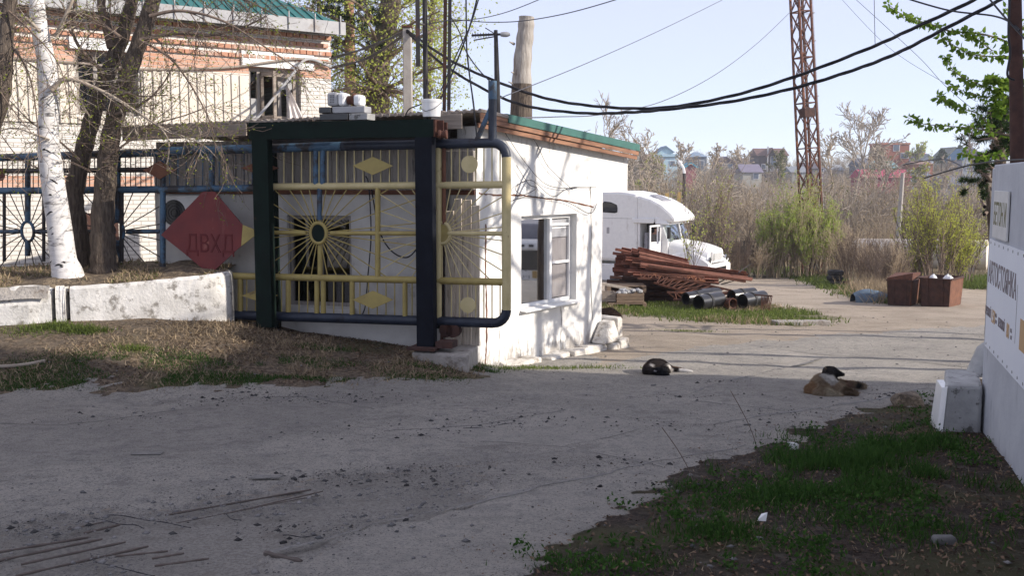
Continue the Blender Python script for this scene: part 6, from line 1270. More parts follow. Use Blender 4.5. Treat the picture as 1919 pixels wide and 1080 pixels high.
for y_ in (.08, TW - .1): MB(TF).lathe([(.06, 0), (.055, .10), (0, .13)], (v1[0] + .08, y_, v0[1] + .05), (0, 0, 1), 10).build('beacon', 'amber', vz)
for i in range(4): q = (v1[0] + .12, .55 + i * .30, v0[1] + .15); MB(TF).lathe([(0, -.07), (.07, -.05), (.10, .03), (.085, .035), (0, .03)], q, (1, 0, 0), 12).build('roof_spotlight', 'lamp_chrome', vz, True)
xz([(1185, 409), (1226, 409), (1227, 416), (1225, 419), (1187, 418)], -.07, .0, 'white_paint', 'side_fairing', .03)
q = [lz(*p) for p in [(1129, 381), (1133, 377.5), (1145, 379), (1156, 384), (1157.5, 390), (1157, 398), (1152, 399.5), (1130, 398)]]; sw_ = MB(TF).prism([(x, -.012, z) for x, z in q], (0, .01, 0)).build('sleeper_window', 'rubber', trk); q2 = [((x - q[0][0] - .3) * .88 + q[0][0] + .3, (z - q[4][1]) * .84 + q[4][1] + .01) for x, z in q]; MB(TF).prism([(x, -.02, z) for x, z in q2], (0, .006, 0)).build('pane', 'glass_dark', sw_)
sk0, sk1 = lz(1204, 377), lz(1230, 386.5); dz = .02
sky_a, sky_b = lz(1205, 367.5), lz(1229, 378)
MB(TF).add([(sky_a[0], .75, sky_a[1] + .055), (sky_b[0], .75, sky_b[1] + .045), (sky_b[0], TW - .75, sky_b[1] + .045), (sky_a[0], TW - .75, sky_a[1] + .055), (sky_a[0], .75, sky_a[1] + .02), (sky_b[0], .75, sky_b[1] + .01), (sky_b[0], TW - .75, sky_b[1] + .01), (sky_a[0], TW - .75, sky_a[1] + .02)], [(0, 1, 2, 3), (0, 4, 5, 1), (1, 5, 6, 2), (2, 6, 7, 3), (3, 7, 4, 0)]).build('skylight', 'tarp', trk)
mb = MB(TF); sm_ = lz(1129, 408.5)[1]; mb.box(rear + .1, lz(1185, 408)[0], -.008, .004, sm_ - .012, sm_ + .004); mb.box(lz(1137, 425)[0], lz(1142, 425)[0], -.008, .004, lz(1137, 437.5)[1], lz(1137, 426)[1]); mb.build('panel_seam', 'grey_metal', trk)
MB(TF).box(rear, lz(1185, 490)[0], .05, TW - .05, zbtm - .85, zbtm - .12).build('side_skirt', 'white_paint', trk, bevel=.03)
# open door swung out towards the heap
dh = Vector((lz(1237, 460)[0], -.02, 0)); da = R(180 + 84); dd = Vector((math.cos(da), math.sin(da), 0)); zl0, zl1, zw0 = lz(1230, 490)[1], lz(1230, 421)[1], lz(1230, 452)[1]; DL = .92
def dq(a, z): v_ = dh + dd * a; return (v_.x, v_.y, z)
dn_ = Vector((-dd.y, dd.x, 0)) * .05
def dpan(a0, a1, z0, z1, nm, mt, par=trk): return MB(TF).prism([dq(a0, z0), dq(a1, z0), dq(a1, z1), dq(a0, z1)], dn_).build(nm, mt, par)
door = dpan(0, DL, zl0, zw0, 'door', 'white_paint'); dpan(0, .06, zw0 + .002, zl1, 'door_frame', 'white_paint', door); dpan(DL - .07, DL, zw0 + .002, zl1, 'door_frame', 'white_paint', door); dpan(.065, DL - .075, zl1 - .07, zl1, 'door_frame', 'white_paint', door); dpan(.24, .28, zw0 + .002, zl1 - .075, 'quarter_post', 'white_paint', door)
dpan(.30, .42, zl0 + .45, zl0 + .52, 'handle', 'steel_dark', door)
# hood, fenders, grille, bumper
hb = lz(1252, 455); hf = lz(1322, 468); bz0 = .55
prof = []
hxs = np.linspace(hb[0], hf[0], 8)
hv = []; hfc = []; NS = 13
for i, x in enumerate(hxs):
    f_ = i / 7; zt_ = hb[1] + .10 + (hf[1] - hb[1] - .02) * f_ - .10 * f_ ** 4; wd = (TW / 2 - .06) * (1 - .16 * f_ ** 2); zs = .75
    for k_ in range(NS):
        a = math.pi * k_ / (NS - 1); cx = math.cos(a); sx = math.sin(a); yy_ = TW / 2 - wd * (abs(cx) ** .35) * (1 if cx > 0 else -1); zz_h = zs + (zt_ - zs) * (sx ** .42 if sx > 0 else 0); hv.append((x, yy_, zz_h))
for i in range(7):
    for k_ in range(NS - 1): hfc.append((i * NS + k_, i * NS + k_ + 1, (i + 1) * NS + k_ + 1, (i + 1) * NS + k_))
hfc.append(tuple(7 * NS + k_ for k_ in range(NS))); hood = MB(TF).add(hv, hfc).build('hood', 'white_paint', trk, True)
xf = hf[0]
for y_ in (-.04, TW - .42):      # fenders
    fv = []; ff = []
    for i in range(9):
        f_ = i / 8; x = xf - 1.75 + 1.9 * f_; hgt = .62 + .62 * math.sin(math.pi * min(1, .12 + f_ * .80)) ** .7
        for k_, (yy_, zz_f) in enumerate(((y_, .5), (y_, hgt - .10), (y_ + .08, hgt), (y_ + .46, hgt))): fv.append((x, yy_, zz_f))
    for i in range(8):
        for k_ in range(3): ff.append((i * 4 + k_, (i + 1) * 4 + k_, (i + 1) * 4 + k_ + 1, i * 4 + k_ + 1))
    ff.append((32, 33, 34, 35)); MB(TF).add(fv, ff).build('fender', 'white_paint', trk, True)
    MB(TF).lathe([(0, 0), (.14, .0), (.13, .05), (0, .07)], (xf + .10, y_ + .22, .92), (1, 0, 0), 12).build('headlight', 'lamp_chrome', trk)
    MB(TF).lathe([(0, -.14), (.34, -.14), (.50, -.10), (.50, .10), (.34, .14), (0, .14)], (xf - .75, y_ + .24, .5), (0, 1, 0), 20).build('wheel', 'rubber', trk, True)
grl = MB(TF).box(xf - .02, xf + .10, .62, TW - .62, .78, hf[1] - .12).build('grille', 'white_paint', trk, bevel=.04)
gz0, gz1 = .86, hf[1] - .2
MB(TF).box(xf + .105, xf + .112, .70, TW - .70, gz0, gz1).build('grille_opening', 'plastic_black', grl)
for i in range(8): z_ = gz0 + (gz1 - gz0) * (i + .5) / 8; MB(TF).box(xf + .114, xf + .135, .70, TW - .70, z_ - .011, z_ + .011).build('grille_slat', 'white_paint', grl)
bm_ = MB(TF).box(xf - .10, xf + .26, -.02, TW + .02, .32, .72).build('bumper', 'white_paint', trk, bevel=.08); MB(TF).box(xf + .262, xf + .27, .6, TW - .6, .44, .60).build('bumper_slot', 'plastic_black', bm_)
for y_ in (-.28, TW + .10): MB(TF).box(lz(1244, 430)[0] + .25, lz(1244, 430)[0] + .35, y_, y_ + .20, lz(1244, 447)[1], lz(1244, 425)[1]).build('side_mirror', 'plastic_black', trk, bevel=.02)
# driver
def skin_fig(name, nodes, edges, mat, parent=None, sub=2, label=None, cat=None, org=None, vox=.012):
    """overlapping tapered limbs fused into one continuous skin (voxel remesh, then smoothed)"""
    mb = MB()
    for i, j in edges:
        (p, r), (q, s) = nodes[i], nodes[j]; p, q = Vector(p), Vector(q); r = r[0] if isinstance(r, tuple) else r; s = s[0] if isinstance(s, tuple) else s; d_ = q - p; L_ = max(d_.length, 1e-4)
        pf = [(r * math.sin(t_), -r * math.cos(t_)) for t_ in np.linspace(.02, math.pi / 2, 5)] + [(s * math.cos(t_), L_ + s * math.sin(t_)) for t_ in np.linspace(0, math.pi / 2 - .02, 5)]
        mb.lathe(pf, p, d_, 14); n_ = len(mb.v); mb.f += [tuple(range(n_ - 14, n_)), tuple(range(n_ - 10 * 14 + 13, n_ - 10 * 14 - 1, -1))]
    o = mb.build(name, mat, parent, True); m1 = o.modifiers.new('fuse', 'REMESH'); m1.mode = 'VOXEL'; m1.voxel_size = vox; m1.use_smooth_shade = True
    m2 = o.modifiers.new('relax', 'SMOOTH'); m2.factor = .5; m2.iterations = 6
    bpy.context.view_layer.update(); me2 = bpy.data.meshes.new_from_object(o.evaluated_get(bpy.context.evaluated_depsgraph_get())); old = o.data; o.modifiers.clear(); o.data = me2; bpy.data.meshes.remove(old)
    me2.materials.clear(); me2.materials.append(MT[mat] if isinstance(mat, str) else mat); return tag(o, label, cat)
hx, hz = lz(1220, 437); sx_ = x0 + .62; pb = zbtm + .60
def tw_(x, y, z): return TF @ Vector((x, y, z))
dn = [((sx_, .44, pb), .15), ((sx_, .44, pb + .25), .16), ((sx_ + .02, .44, pb + .48), (.20, .13)), ((sx_ + .03, .44, pb + .60), .06), ((sx_ + .05, .44, pb + .70), .085), ((sx_ + .05, .44, pb + .82), .09), ((sx_ + .05, .43, pb + .88), .05), ((sx_ + .05, .22, pb + .46), .06), ((sx_ + .12, .16, pb + .22), .05), ((sx_ + .38, .20, pb + .26), .04), ((sx_ + .45, .20, pb + .28), .035), ((sx_ + .05, .66, pb + .46), .06), ((sx_ + .12, .70, pb + .22), .05), ((sx_ + .38, .66, pb + .28), .04), ((sx_ + .45, .66, pb + .3), .035), ((sx_ + .40, .36, pb - .02), .085), ((sx_ + .46, .36, pb - .45), .06), ((sx_ + .40, .54, pb - .02), .085), ((sx_ + .46, .54, pb - .45), .06)]
MT['person_mix'] = None
m_, t_, b_ = newmat('person_mix'); MT['person_mix'] = m_; tc_ = t_.nodes.new('ShaderNodeTexCoord'); sp_ = t_.nodes.new('ShaderNodeSeparateXYZ'); t_.links.new(tc_.outputs['Object'], sp_.inputs[0])
pr_ = thing('person', 'person in a drab jacket sitting in the cab behind the open truck door', 'person', tw_(sx_, .44, pb), hA)
t_.links.new(mixc(t_, ramp(t_, sp_.outputs[2], .57, .60), (.16, .145, .125), (.40, .22, .15)), b_.inputs['Base Color'])
skin_fig('body', [(tw_(*p), r) for p, r in dn], [(0, 1), (1, 2), (2, 3), (3, 4), (4, 5), (5, 6), (2, 7), (7, 8), (8, 9), (9, 10), (2, 11), (11, 12), (12, 13), (13, 14), (0, 15), (15, 16), (0, 17), (17, 18)], 'person_mix', pr_)
hm_ = MB(); hm_.lathe([(.10, 0), (.105, .05), (.08, .10), (.03, .125), (0, .13)], tw_(sx_ + .035, .44, pb + .80), (0, 0, 1), 12); hm_.build('hair', 'hair_dark', pr_, True)
nm_ = MB(); nm_.lathe([(.018, 0), (.012, .02), (0, .03)], tw_(sx_ + .135, .44, pb + .77), TF.to_3x3() @ Vector((1, 0, -.3)), 6); nm_.build('nose', 'skin', pr_, True)
# round rusty end seen beyond the bumper
a = P(1355, 492, 43); o = MB().lathe([(0, -.5), (.30, -.5), (.30, .0), (.16, .02), (.14, -.06), (0, -.06)], (a.x, a.y, a.z), (.55, -.83, 0), 18).build('gas_drum', 'rust', None, True, org=a); tag(o, 'small rusty drum lying end on just right of the truck bumper', 'drum')

# ================================================================== CAB OVER TRUCK reflected in the booth window
nW = Vector((rdv[1], -rdv[0], 0))
def mirror(p): return p - nW * (2 * (p - C).dot(nW))
vp = P(975, 560, 41.0); rp_ = mirror(vp); vh = Vector((-.22, -.97, 0)).normalized(); rh = vh - nW * (2 * vh.dot(nW)); ra_ = math.atan2(rh.y, rh.x)
gzr = vp.z - .38; rp_.z = gzr
lor = thing('parked_lorry', 'white cab over lorry with a grey covered body parked opposite the booth, seen as its window reflection', 'truck', rp_, ra_); lor['label'] = 'white flat fronted lorry mirrored in the big booth window'; LF = MATS[lor.name]
MB(LF).box(-1.9, 0, -1.1, 1.1, .55, 2.72).build('cab', 'white_paint', lor, bevel=.10)
ws = MB(LF).box(.003, .02, -.98, .98, 1.55, 2.35).build('windshield', 'glass_dark', lor); MB(LF).box(-.4, .0025, -.96, .96, 1.57, 2.33).build('windshield_backing', 'plastic_black', lor) if False else None
MB(LF).hexa([(-.02, -1.02, 2.44), (.16, -1.02, 2.44), (.16, 1.02, 2.44), (-.02, 1.02, 2.44), (-.1, -1.0, 2.75), (.06, -1.0, 2.66), (.06, 1.0, 2.66), (-.1, 1.0, 2.75)]).build('roof_visor', 'white_paint', lor)
for i in range(5): MB(LF).box(.125, .165, -.8 + i * .38, -.6 + i * .38, 2.50, 2.60).build('visor_vent', 'plastic_black', lor)
g_ = MB(LF).box(.002, .03, -.98, .98, .72, .98).build('grille', 'plastic_black', lor); MB(LF).box(.002, .02, -.6, .6, 1.04, 1.16).build('grille_strip', 'grey_metal', lor)
for y_ in (-.82, .82):
    MB(LF).box(.031, .05, y_ - .17, y_ + .17, .76, .94).build('headlight', 'lamp_chrome', lor, bevel=.02); MB(LF).box(.003, .03, y_ - .10, y_ + .10, 1.22, 1.52).build('corner_lamp', 'wood_yellow', lor); MB(LF).lathe([(0, -.14), (.3, -.14), (.46, -.1), (.46, .1), (.3, .14), (0, .14)], (-.75, y_ * 1.12, .46), (0, 1, 0), 20).build('wheel', 'rubber', lor, True)
    MB(LF).box(-.05, .02, y_ * 1.38 - .08, y_ * 1.38 + .08, 1.65, 2.15).build('side_mirror', 'plastic_black', lor, bevel=.03); MB(LF).box(-1.2, -.25, y_ / .82 * 1.103 - .004, y_ / .82 * 1.103 + .004, 1.55, 2.3).build('side_glass', 'glass_dark', lor)
bq = MB(LF).box(-.1, .10, -1.14, 1.14, .35, .68).build('bumper', 'white_paint', lor, bevel=.05)
for y_ in (-.7, .7): MB(LF).box(.102, .115, y_ - .2, y_ + .2, .44, .60).build('fog_lamp', 'steel_dark', bq)
MB(LF).box(.102, .112, -.27, .27, .46, .58).build('number_plate', 'sign_plate', bq)
MB(LF).tube([(.03, -.5, 1.50), (.05, -.2, 1.66), (.05, .05, 1.60)], .012, 5).tube([(.03, .2, 1.50), (.05, .5, 1.66), (.05, .75, 1.60)], .012, 5).build('wiper', 'plastic_black', lor)
p0 = LF @ Vector((.008, -.62, 1.20)); p1 = LF @ Vector((.008, .62, 1.20)); ax_ = (p1 - p0); fwd = LF.to_3x3() @ Vector((1, 0, 0))
if ax_.normalized().cross(Vector((0, 0, 1))).dot(fwd) < 0: p0, p1 = p1, p0
textmesh('FUSO', .13, 1.2, p0, p1 - p0, (0, 0, 1), 'grey_metal', lor, 'lettering', .004)
mb = MB(LF)
for a in (90, 210, 330): c_, s_ = math.cos(R(a)), math.sin(R(a)); mb.prism([(.006, 0, 1.42), (.006, .035 * c_ - .03 * s_, 1.42 + .035 * s_ + .03 * c_), (.006, .09 * c_, 1.42 + .09 * s_), (.006, .035 * c_ + .03 * s_, 1.42 + .035 * s_ - .03 * c_)], (.006, 0, 0))
mb.build('emblem', 'steel_dark', lor)
MB(LF).box(-7.5, -2.1, -1.25, 1.25, .95, 3.35).build('cargo_cover', 'tarp', lor, bevel=.08); MB(LF).box(-7.5, -1.95, -.45, .45, .55, .94).build('chassis', 'steel_dark', lor)
for i, dx_ in enumerate((5.6, 6.7)): MB(LF).lathe([(0, -.16), (.3, -.16), (.46, -.1), (.46, .1), (.3, .16), (0, .16)], (-dx_, 1.0, .46), (0, 1, 0), 18).build('wheel', 'rubber', lor, True)
for i in range(3):
    q = mirror(P(965 + i * 45, 540, 56 + i * 3)); t_ = fartree('x', 0, 0, 0, 10) if False else None
    tt_ = thing('bare_tree', ['bare tree mirrored in the booth window, behind the lorry on the left', 'bare tree mirrored in the booth window, behind the lorry cab', 'bare tree mirrored in the booth window, on the right'][i], 'tree', q); tw = Twigs(); tips = []; grow(rg, np.array((q.x, q.y, q.z - 1)), (0, 0, 1), 8.5, .16, 0, TB, tw, tips); tw.build('trunk', 'twig_bark', tt_); V, Fq = leaves(rg, tipsA(tips, rg, 900), .12, .15); npmesh('foliage', V, Fq, 'leaf_olive', tt_)

# ================================================================== RUSTY HEAP, PIPES, CRATES
def channel(a, b, w, h, up=(0, 0, 1)):
    a = Vector(a); b = Vector(b); d = (b - a).normalized(); s_ = d.cross(Vector(up)).normalized(); u_ = s_.cross(d).normalized(); t_ = .012; mb = MB()
    pf = [(-w / 2, -h / 2), (w / 2, -h / 2), (w / 2, h / 2), (w / 2 - t_, h / 2), (w / 2 - t_, -h / 2 + t_), (-w / 2 + t_, -h / 2 + t_), (-w / 2 + t_, h / 2), (-w / 2, h / 2)]
    return mb.prism([a + s_ * x + u_ * z for x, z in pf], b - a)
HY = 27.5; MT['rail_pale'] = pmat('rail_pale', (.30, .135, .095), (.20, .085, .06), scale=6, rough=.85, bump=.3)
def heap(pl, pr, Yl, Yr, w, h, mat, lab): a = P(*pl, Yl); b = P(*pr, Yr); o = channel(a, b, w, h, (rh_.uniform(-.5, .5), rh_.uniform(-1.2, .4), 1)).build('steel_channel', rh_.choice(('rail_rust', 'rail_rust', 'rust', 'rail_pale')) if mat == 'rail_rust' else mat, None, org=a); tag(o, lab, 'steel section', 'rusty steel sections in the heap')
rh_ = random.Random(21)
for lay in range(8):      # upper bundle, its dark ends to the left
    for k_ in range(4):
        yl = 468 + lay * 6.2 + rh_.uniform(-1, 1); xl = 1152 + k_ * 15 + rh_.uniform(-4, 4); f_ = k_ / 3
        heap((xl, yl), (1289 - lay * 1 - (3 - k_) * 14 + rh_.uniform(-3, 3), 491 + lay * 3.4 + rh_.uniform(-1, 1) - (3 - k_) * 1.5), HY + .55 - f_ * .55 + .3, HY + .9 - f_ * .55, .13, .075, 'rail_rust', 'rusty channel in the thick upper bundle of the heap')
for k_, (pl, pr, Yl, Yr, w, h) in enumerate([((1173, 486), (1399, 514), 26.9, 26.9, .12, .07), ((1185, 491), (1402, 518), 26.8, 26.8, .12, .07), ((1200, 495), (1409, 524), 26.7, 26.7, .13, .08), ((1213, 498), (1397, 528), 26.6, 26.6, .10, .06), ((1210, 503), (1345, 523), 26.7, 26.75, .10, .06), ((1151, 506), (1276, 513), 27.0, 27.0, .10, .05), ((1177, 509), (1283, 517), 26.7, 26.8, .10, .05), ((1187, 514), (1346, 523), 26.5, 26.5, .11, .06), ((1204, 519), (1347, 529), 26.45, 26.5, .12, .06)]):
    heap(pl, pr, Yl, Yr, w, h, 'rail_rust', 'long rusty channel laid across the front of the heap')
for lay in range(7):
    for k_ in range(3): yl = 520 + lay * 7.5; heap((1140 + k_ * 24 + rh_.uniform(-6, 6), yl), (1300 + k_ * 16 + rh_.uniform(-10, 10), yl + 9 - lay * 1.0), HY + .3 - k_ * .2, HY - k_ * .25, .14, .08, 'rust_dark', 'dark rusty channel buried in the bottom of the heap')
def truss(name, lab, pa, pb, pc, pd, Ya, Yb, n):
    a, b, c, d = P(*pa, Ya), P(*pb, Yb), P(*pc, Ya - .12), P(*pd, Yb - .12); t_ = thing(name, lab, 'girder', a); mb = MB(); mb.bar(a, b, .05).bar(c, d, .05); mb.build('chord', 'rust', t_) if False else None
    MB().bar(a, b, .05).build('chord', 'rust', t_); MB().bar(c, d, .05).build('chord', 'rust', t_); mb = MB()
    for i in range(n): p = a.lerp(b, i / n); q = c.lerp(d, (i + .5) / n); r_ = a.lerp(b, (i + 1) / n); mb.bar(p, q, .022).bar(q, r_, .022)
    mb.build('lacing', 'rust', t_)
truss('lattice_girder', 'long rusty lattice girder sloping down right in front of the heap', (1240, 515), (1385, 548), (1225, 530), (1330, 560), 26.2, 26.0, 11); truss('lattice_girder', 'short rusty lattice girder under the long channels', (1200, 512), (1320, 520), (1195, 522), (1322, 527), 26.4, 26.4, 9); truss('lattice_girder', 'rusty lattice girder lying low behind the black pipes', (1250, 548), (1385, 551), (1262, 562), (1372, 563), 25.6, 25.6, 9)
for (x0_, y0_, x1_, y1_) in ((1347, 530, 1362, 522), (1384, 511, 1408, 494), (1352, 533, 1378, 526)): a, b = P(x0_, y0_, 26.6), P(x1_, y1_, 26.9); tag(MB().tube([a, b], [.02, .008], 5).build('bent_rod', 'steel_dark', None, org=a), 'bent dark rod poking out of the heap toward the road, at x step %s' % ['middle', 'highest', 'lowest'][(x0_ > 1350) + (x0_ == 1352)] if False else ['short bent rod under the end of the long channels', 'longest thin rod poking up beyond the heap', 'lowest bent rod beside the long channels'][(0 if x0_ == 1347 else 1 if x0_ == 1384 else 2)], 'rod')
def bpipe(lab, pc, pe, rpx, Y0, Y1, band=True, mat='plastic_black'):
    a = P(*pc, Y0); b = P(*pe, Y1); r_ = rpx / F * Y0; a.z = max(a.z, gzf(a.x, a.y) + r_ * .96); b.z = max(b.z, gzf(b.x, b.y) + r_ * .96); d = b - a; L_ = d.length; t_ = thing('plastic_pipe', lab, 'pipe', a)
    MB().lathe([(r_ * .86, .0), (r_, .0), (r_, L_), (r_ * .86, L_), (r_ * .86, 0)], a, d, 24).build('tube', mat, t_, True); MB().lathe([(0, 0), (r_ * .85, 0)], a + d * .7, d, 20).build('dark_bore', 'dark_void', t_)
    if band: MB().lathe([(r_ * 1.002, L_ * .38), (r_ * 1.07, L_ * .38), (r_ * 1.07, L_ * .46), (r_ * 1.002, L_ * .46)], a, d, 24).build('collar', 'rubber', t_, True)
G1 = G(1308, 583); YB = G1.y
bpipe('large black pipe with a collar lying nearest among the front pipes', (1309, 568), (1349, 561), 14.5, YB, YB + .55); bpipe('black pipe behind and left of the nearest large pipe', (1285, 560), (1330, 553), 12, YB + .75, YB + 1.2); bpipe('black pipe behind the left pair against the heap', (1312, 553), (1345, 550), 12, YB + 1.35, YB + 1.8, False); bpipe('black collared pipe lying in the right hand group', (1391, 565), (1430, 558), 14, YB + .4, YB + .9); bpipe('black pipe behind the right hand collared pipe', (1371, 556), (1412, 551), 12.5, YB + 1.1, YB + 1.5); bpipe('short brown ring of pipe between the two pipe groups', (1374, 569), (1360, 569), 10, YB + .3, YB + .55, False, 'rust')
a = G(1425, 584); cg = thing('rebar_comb', 'rusty comb of thin vertical rods standing at the right end of the pipes', 'rods', a)
q0, q1 = P(1427, 555, a.y), P(1447, 555, a.y - .2); MB().bar(P(1415, 553, a.y + .1), q1, .03).build('top_rail', 'rust', cg)
for i in range(8): t_ = q0.lerp(q1, i / 7); MB().tube([t_, Vector((t_.x - .01 * i, t_.y, gzf(t_.x, t_.y)))], .011, 5).build('rod', 'rust', cg)
def crate(lab, px0, px1, py_t, py_b, Y, dep, mat, nm='wooden_crate', slats=3):
    a = P(px0, py_b, Y); b = P(px1, py_b, Y); zt_ = P(px0, py_t, Y).z; h = zt_ - a.z; t_ = thing(nm, lab, 'crate', (a.x, a.y, a.z)); w_ = b.x - a.x
    for y_ in (0, dep):
        for i in range(slats): z_ = a.z + h * (i + .04) / slats; MB().box(a.x, b.x, a.y + y_, a.y + y_ + .022, z_, z_ + h / slats * .86).build('slat', mat, t_)
    for x_ in (a.x - .002, b.x - .02):
        for i in range(slats): z_ = a.z + h * (i + .04) / slats; MB().box(x_, x_ + .022, a.y + .024, a.y + dep - .002, z_, z_ + h / slats * .86).build('end_slat', mat, t_)
    MB().box(a.x + .025, b.x - .025, a.y + .026, a.y + dep - .004, a.z + .01, a.z + .03).build('base_board', mat, t_); return t_, a, b, zt_
def pallet(lab, px0, px1, py_t, py_b, Y, dep):
    a = P(px0, py_b, Y); b = P(px1, py_b, Y); zt_ = P(px0, py_t, Y).z; t_ = thing('wooden_pallet', lab, 'pallet', a); h = zt_ - a.z
    for i in range(5): y_ = a.y + dep * i / 5; MB().box(a.x, b.x, y_, y_ + dep / 5 * .7, zt_ - .022, zt_).build('deck_board', 'crate_wood', t_)
    for i in range(3): x_ = a.x + (b.x - a.x - .1) * i / 2; MB().box(x_, x_ + .1, a.y, a.y + dep * .94, a.z, zt_ - .023).build('block', 'crate_wood', t_)
yc_ = G(1180, 577).y
pallet('low pallet lying under the crate of bags beside the booth', 1140, 1212, 569, 578, yc_, .8); _, a, b, zt_ = crate('open wooden crate filled with crumpled silver bags beside the booth', 1156, 1207, 550, 568, yc_ + .05, .5, 'crate_wood')
mb = MB(); rb_ = random.Random(9)
for i in range(16):
    c_ = Vector((a.x + .05 + (b.x - a.x - .1) * rb_.random(), a.y + .08 + .35 * rb_.random(), zt_ - .02 + .06 * rb_.random())); pr = []
    for j in range(4):
        for k_ in range(7): rr_ = (.02, .075, .07, .02)[j] * rb_.uniform(.7, 1.3); an = k_ / 7 * 6.283; pr.append(c_ + Vector((rr_ * math.cos(an), rr_ * math.sin(an), (-.05, -.02, .03, .06)[j])))
    mb.add(pr, [(j * 7 + k_, j * 7 + (k_ + 1) % 7, (j + 1) * 7 + (k_ + 1) % 7, (j + 1) * 7 + k_) for j in range(3) for k_ in range(7)])
o = mb.build('scrap_bags', 'grey_metal', None); tag(o, 'crumpled silver and white scrap filling the wooden crate', 'scrap', None, 'stuff')
pallet('pale pallet lying against the heap behind the crate', 1138, 1211, 536, 549, yc_ + .9, .8); crate('plank box half hidden behind the booth corner beside the crate', 1128, 1154, 549, 566, yc_ + .15, .5, 'wood_grey', 'plank_box')
q0, q1 = P(1128, 532, yc_ + .7), P(1195, 545, yc_ + .6); tag(MB().bar(q0, q1, .06).build('timber_beam', 'wood_pale', None, org=q0), 'pale beam lying slantwise on the pallet at the foot of the heap', 'beam')
# ================================================================== TYRES, BINS, TANK, FENCE, BLUE SHEET
tb = G(1565, 537); r_ = 14.2 / F * tb.y
for i in range(3):
    c_ = Vector((tb.x + (.03, -.02, .0)[i], tb.y + (.0, .03, -.02)[i], tb.z + .012 + i * .205)); ty = thing('car_tyre', ['worn tyre at the bottom of the stack of three', 'middle tyre in the stack of three', 'top tyre of the stack of three by the track'][i], 'tyre', c_, 0, 'tyre stack')
    MB().lathe([(r_ * .60, .02), (r_ * .72, .0), (r_ * .93, .012), (r_, .045), (r_, .155), (r_ * .93, .188), (r_ * .72, .20), (r_ * .60, .18), (r_ * .60, .02)], c_, (0, 0, 1), 26).build('tread', 'rubber', ty, True)
    mb = MB()
    for k_ in range(30): an = k_ / 30 * 6.283; p = c_ + Vector((math.cos(an) * (r_ + .003), math.sin(an) * (r_ + .003), 0)); mb.bar(p + Vector((0, 0, .05)), p + Vector((0, 0, .15)), .012, .03)
    mb.build('tread_blocks', 'rubber', ty)
s_ = Vector((tb.x + .42, tb.y - .05, 0)); s_.z = gzf(s_.x, s_.y); mb = MB(); rockblock(mb, s_.x - .12, s_.x + .12, s_.y - .1, s_.y + .1, s_.z - .05, s_.z + .2, .03); tag(mb.build('rust_brick', 'rust', None, bevel=.02, org=s_), 'rust brown block beside the tyre stack', 'block')
def bin_(lab, pl, pr, py_b, py_t, Y, rz, dep, bulge=.10, tilt=0.0, bags=0):
    a = P(pl, py_b, Y); b = P(pr, py_b, Y); gzb = gzf((a.x + b.x) / 2, Y); a.z = gzb; w = (b.x - a.x) / 2; h = P(pl, py_t, Y).z - gzb; o_ = Vector(((a.x + b.x) / 2, Y, gzb)); t_ = thing('rusty_bin', lab, 'bin', o_, rz); M_ = MATS[t_.name] @ Matrix.Rotation(tilt, 4, 'X')
    wt = w * (1 + bulge); dt = dep * (1 + bulge) / 2; db = dep / 2; th_ = .03
    def wall(p, q, nm): MB(M_).prism([p[0], p[1], q[1], q[0]], Vector((0, 0, 0)) + M_.to_3x3() @ Vector((0, 0, 0)) if False else nm[1]).build(nm[0], 'rust' if nm[0] != 'x' else 'rust', t_)
    cs = [(-w, -db), (w, -db), (w, db), (-w, db)]; ct = [(-wt, -dt), (wt, -dt), (wt, dt), (-wt, dt)]
    for i in range(4):
        j = (i + 1) % 4; nx_, ny2 = ((0, 1), (-1, 0), (0, -1), (1, 0))[i]; p = [(cs[i][0], cs[i][1], .02), (cs[j][0], cs[j][1], .02), (ct[j][0], ct[j][1], h), (ct[i][0], ct[i][1], h)]
        MB(M_).hexa([p[0], p[1], (p[1][0] + nx_ * th_, p[1][1] + ny2 * th_, .02), (p[0][0] + nx_ * th_, p[0][1] + ny2 * th_, .02), p[3], p[2], (p[2][0] + nx_ * th_, p[2][1] + ny2 * th_, h), (p[3][0] + nx_ * th_, p[3][1] + ny2 * th_, h)]).build('side_panel', 'rust_orange' if i == 1 else 'rust_dark', t_)  # right panel orange, the others dark: sun and shade put into the colours
    MB(M_).box(-w + .01, w - .01, -db + .01, db - .01, .0, .019).build('base', 'rust_dark', t_)
    for i in range(4): j = (i + 1) % 4; MB(M_).bar((*ct[i], h + .01), (*ct[j], h + .01), .05, .04).build('rim', 'rust_dark', t_)
    for x_ in (-w * .5, w * .5): MB(M_).bar((x_, -db - .012, .03), (x_ * 1.06, -dt - .012, h - .02), .05, .02).build('rib', 'rust_dark', t_)
    return t_, M_, h, wt, dt
Yb1 = G(1765, 573).y
t_, M_, h, wt, dt = bin_('largest rusty open bin with white bags showing over its rim', 1738, 1788, 573, 521, Yb1, R(-40), 1.0); bg_ = []
for i, (x_, y_) in enumerate(((-.25, .1), (.22, -.05), (.05, .3))):
    mb = MB(); c_ = M_ @ Vector((x_, y_, h + .0)); mb.lathe([(.02, -.3), (.11, -.2), (.12, -.05), (.07, .03), (.015, .07), (.025, .09)], c_, (.1, .1, 1), 9); tag(mb.build('rubbish_bag', 'paper', None, True, org=c_), ['white rubbish bag at the left of the largest rusty bin', 'white rubbish bag at the front of the largest rusty bin', 'white rubbish bag at the back of the largest rusty bin'][i], 'bag')
bin_('rusty bin standing just behind the largest one', 1722, 1752, 566, 522, Yb1 + 1.3, R(-38), .8)
t_, M_, h, wt, dt = bin_('battered dark rusty bin with a buckled lid left of the largest one', 1672, 1712, 568, 524, Yb1 + .6, R(-32), 1.0)
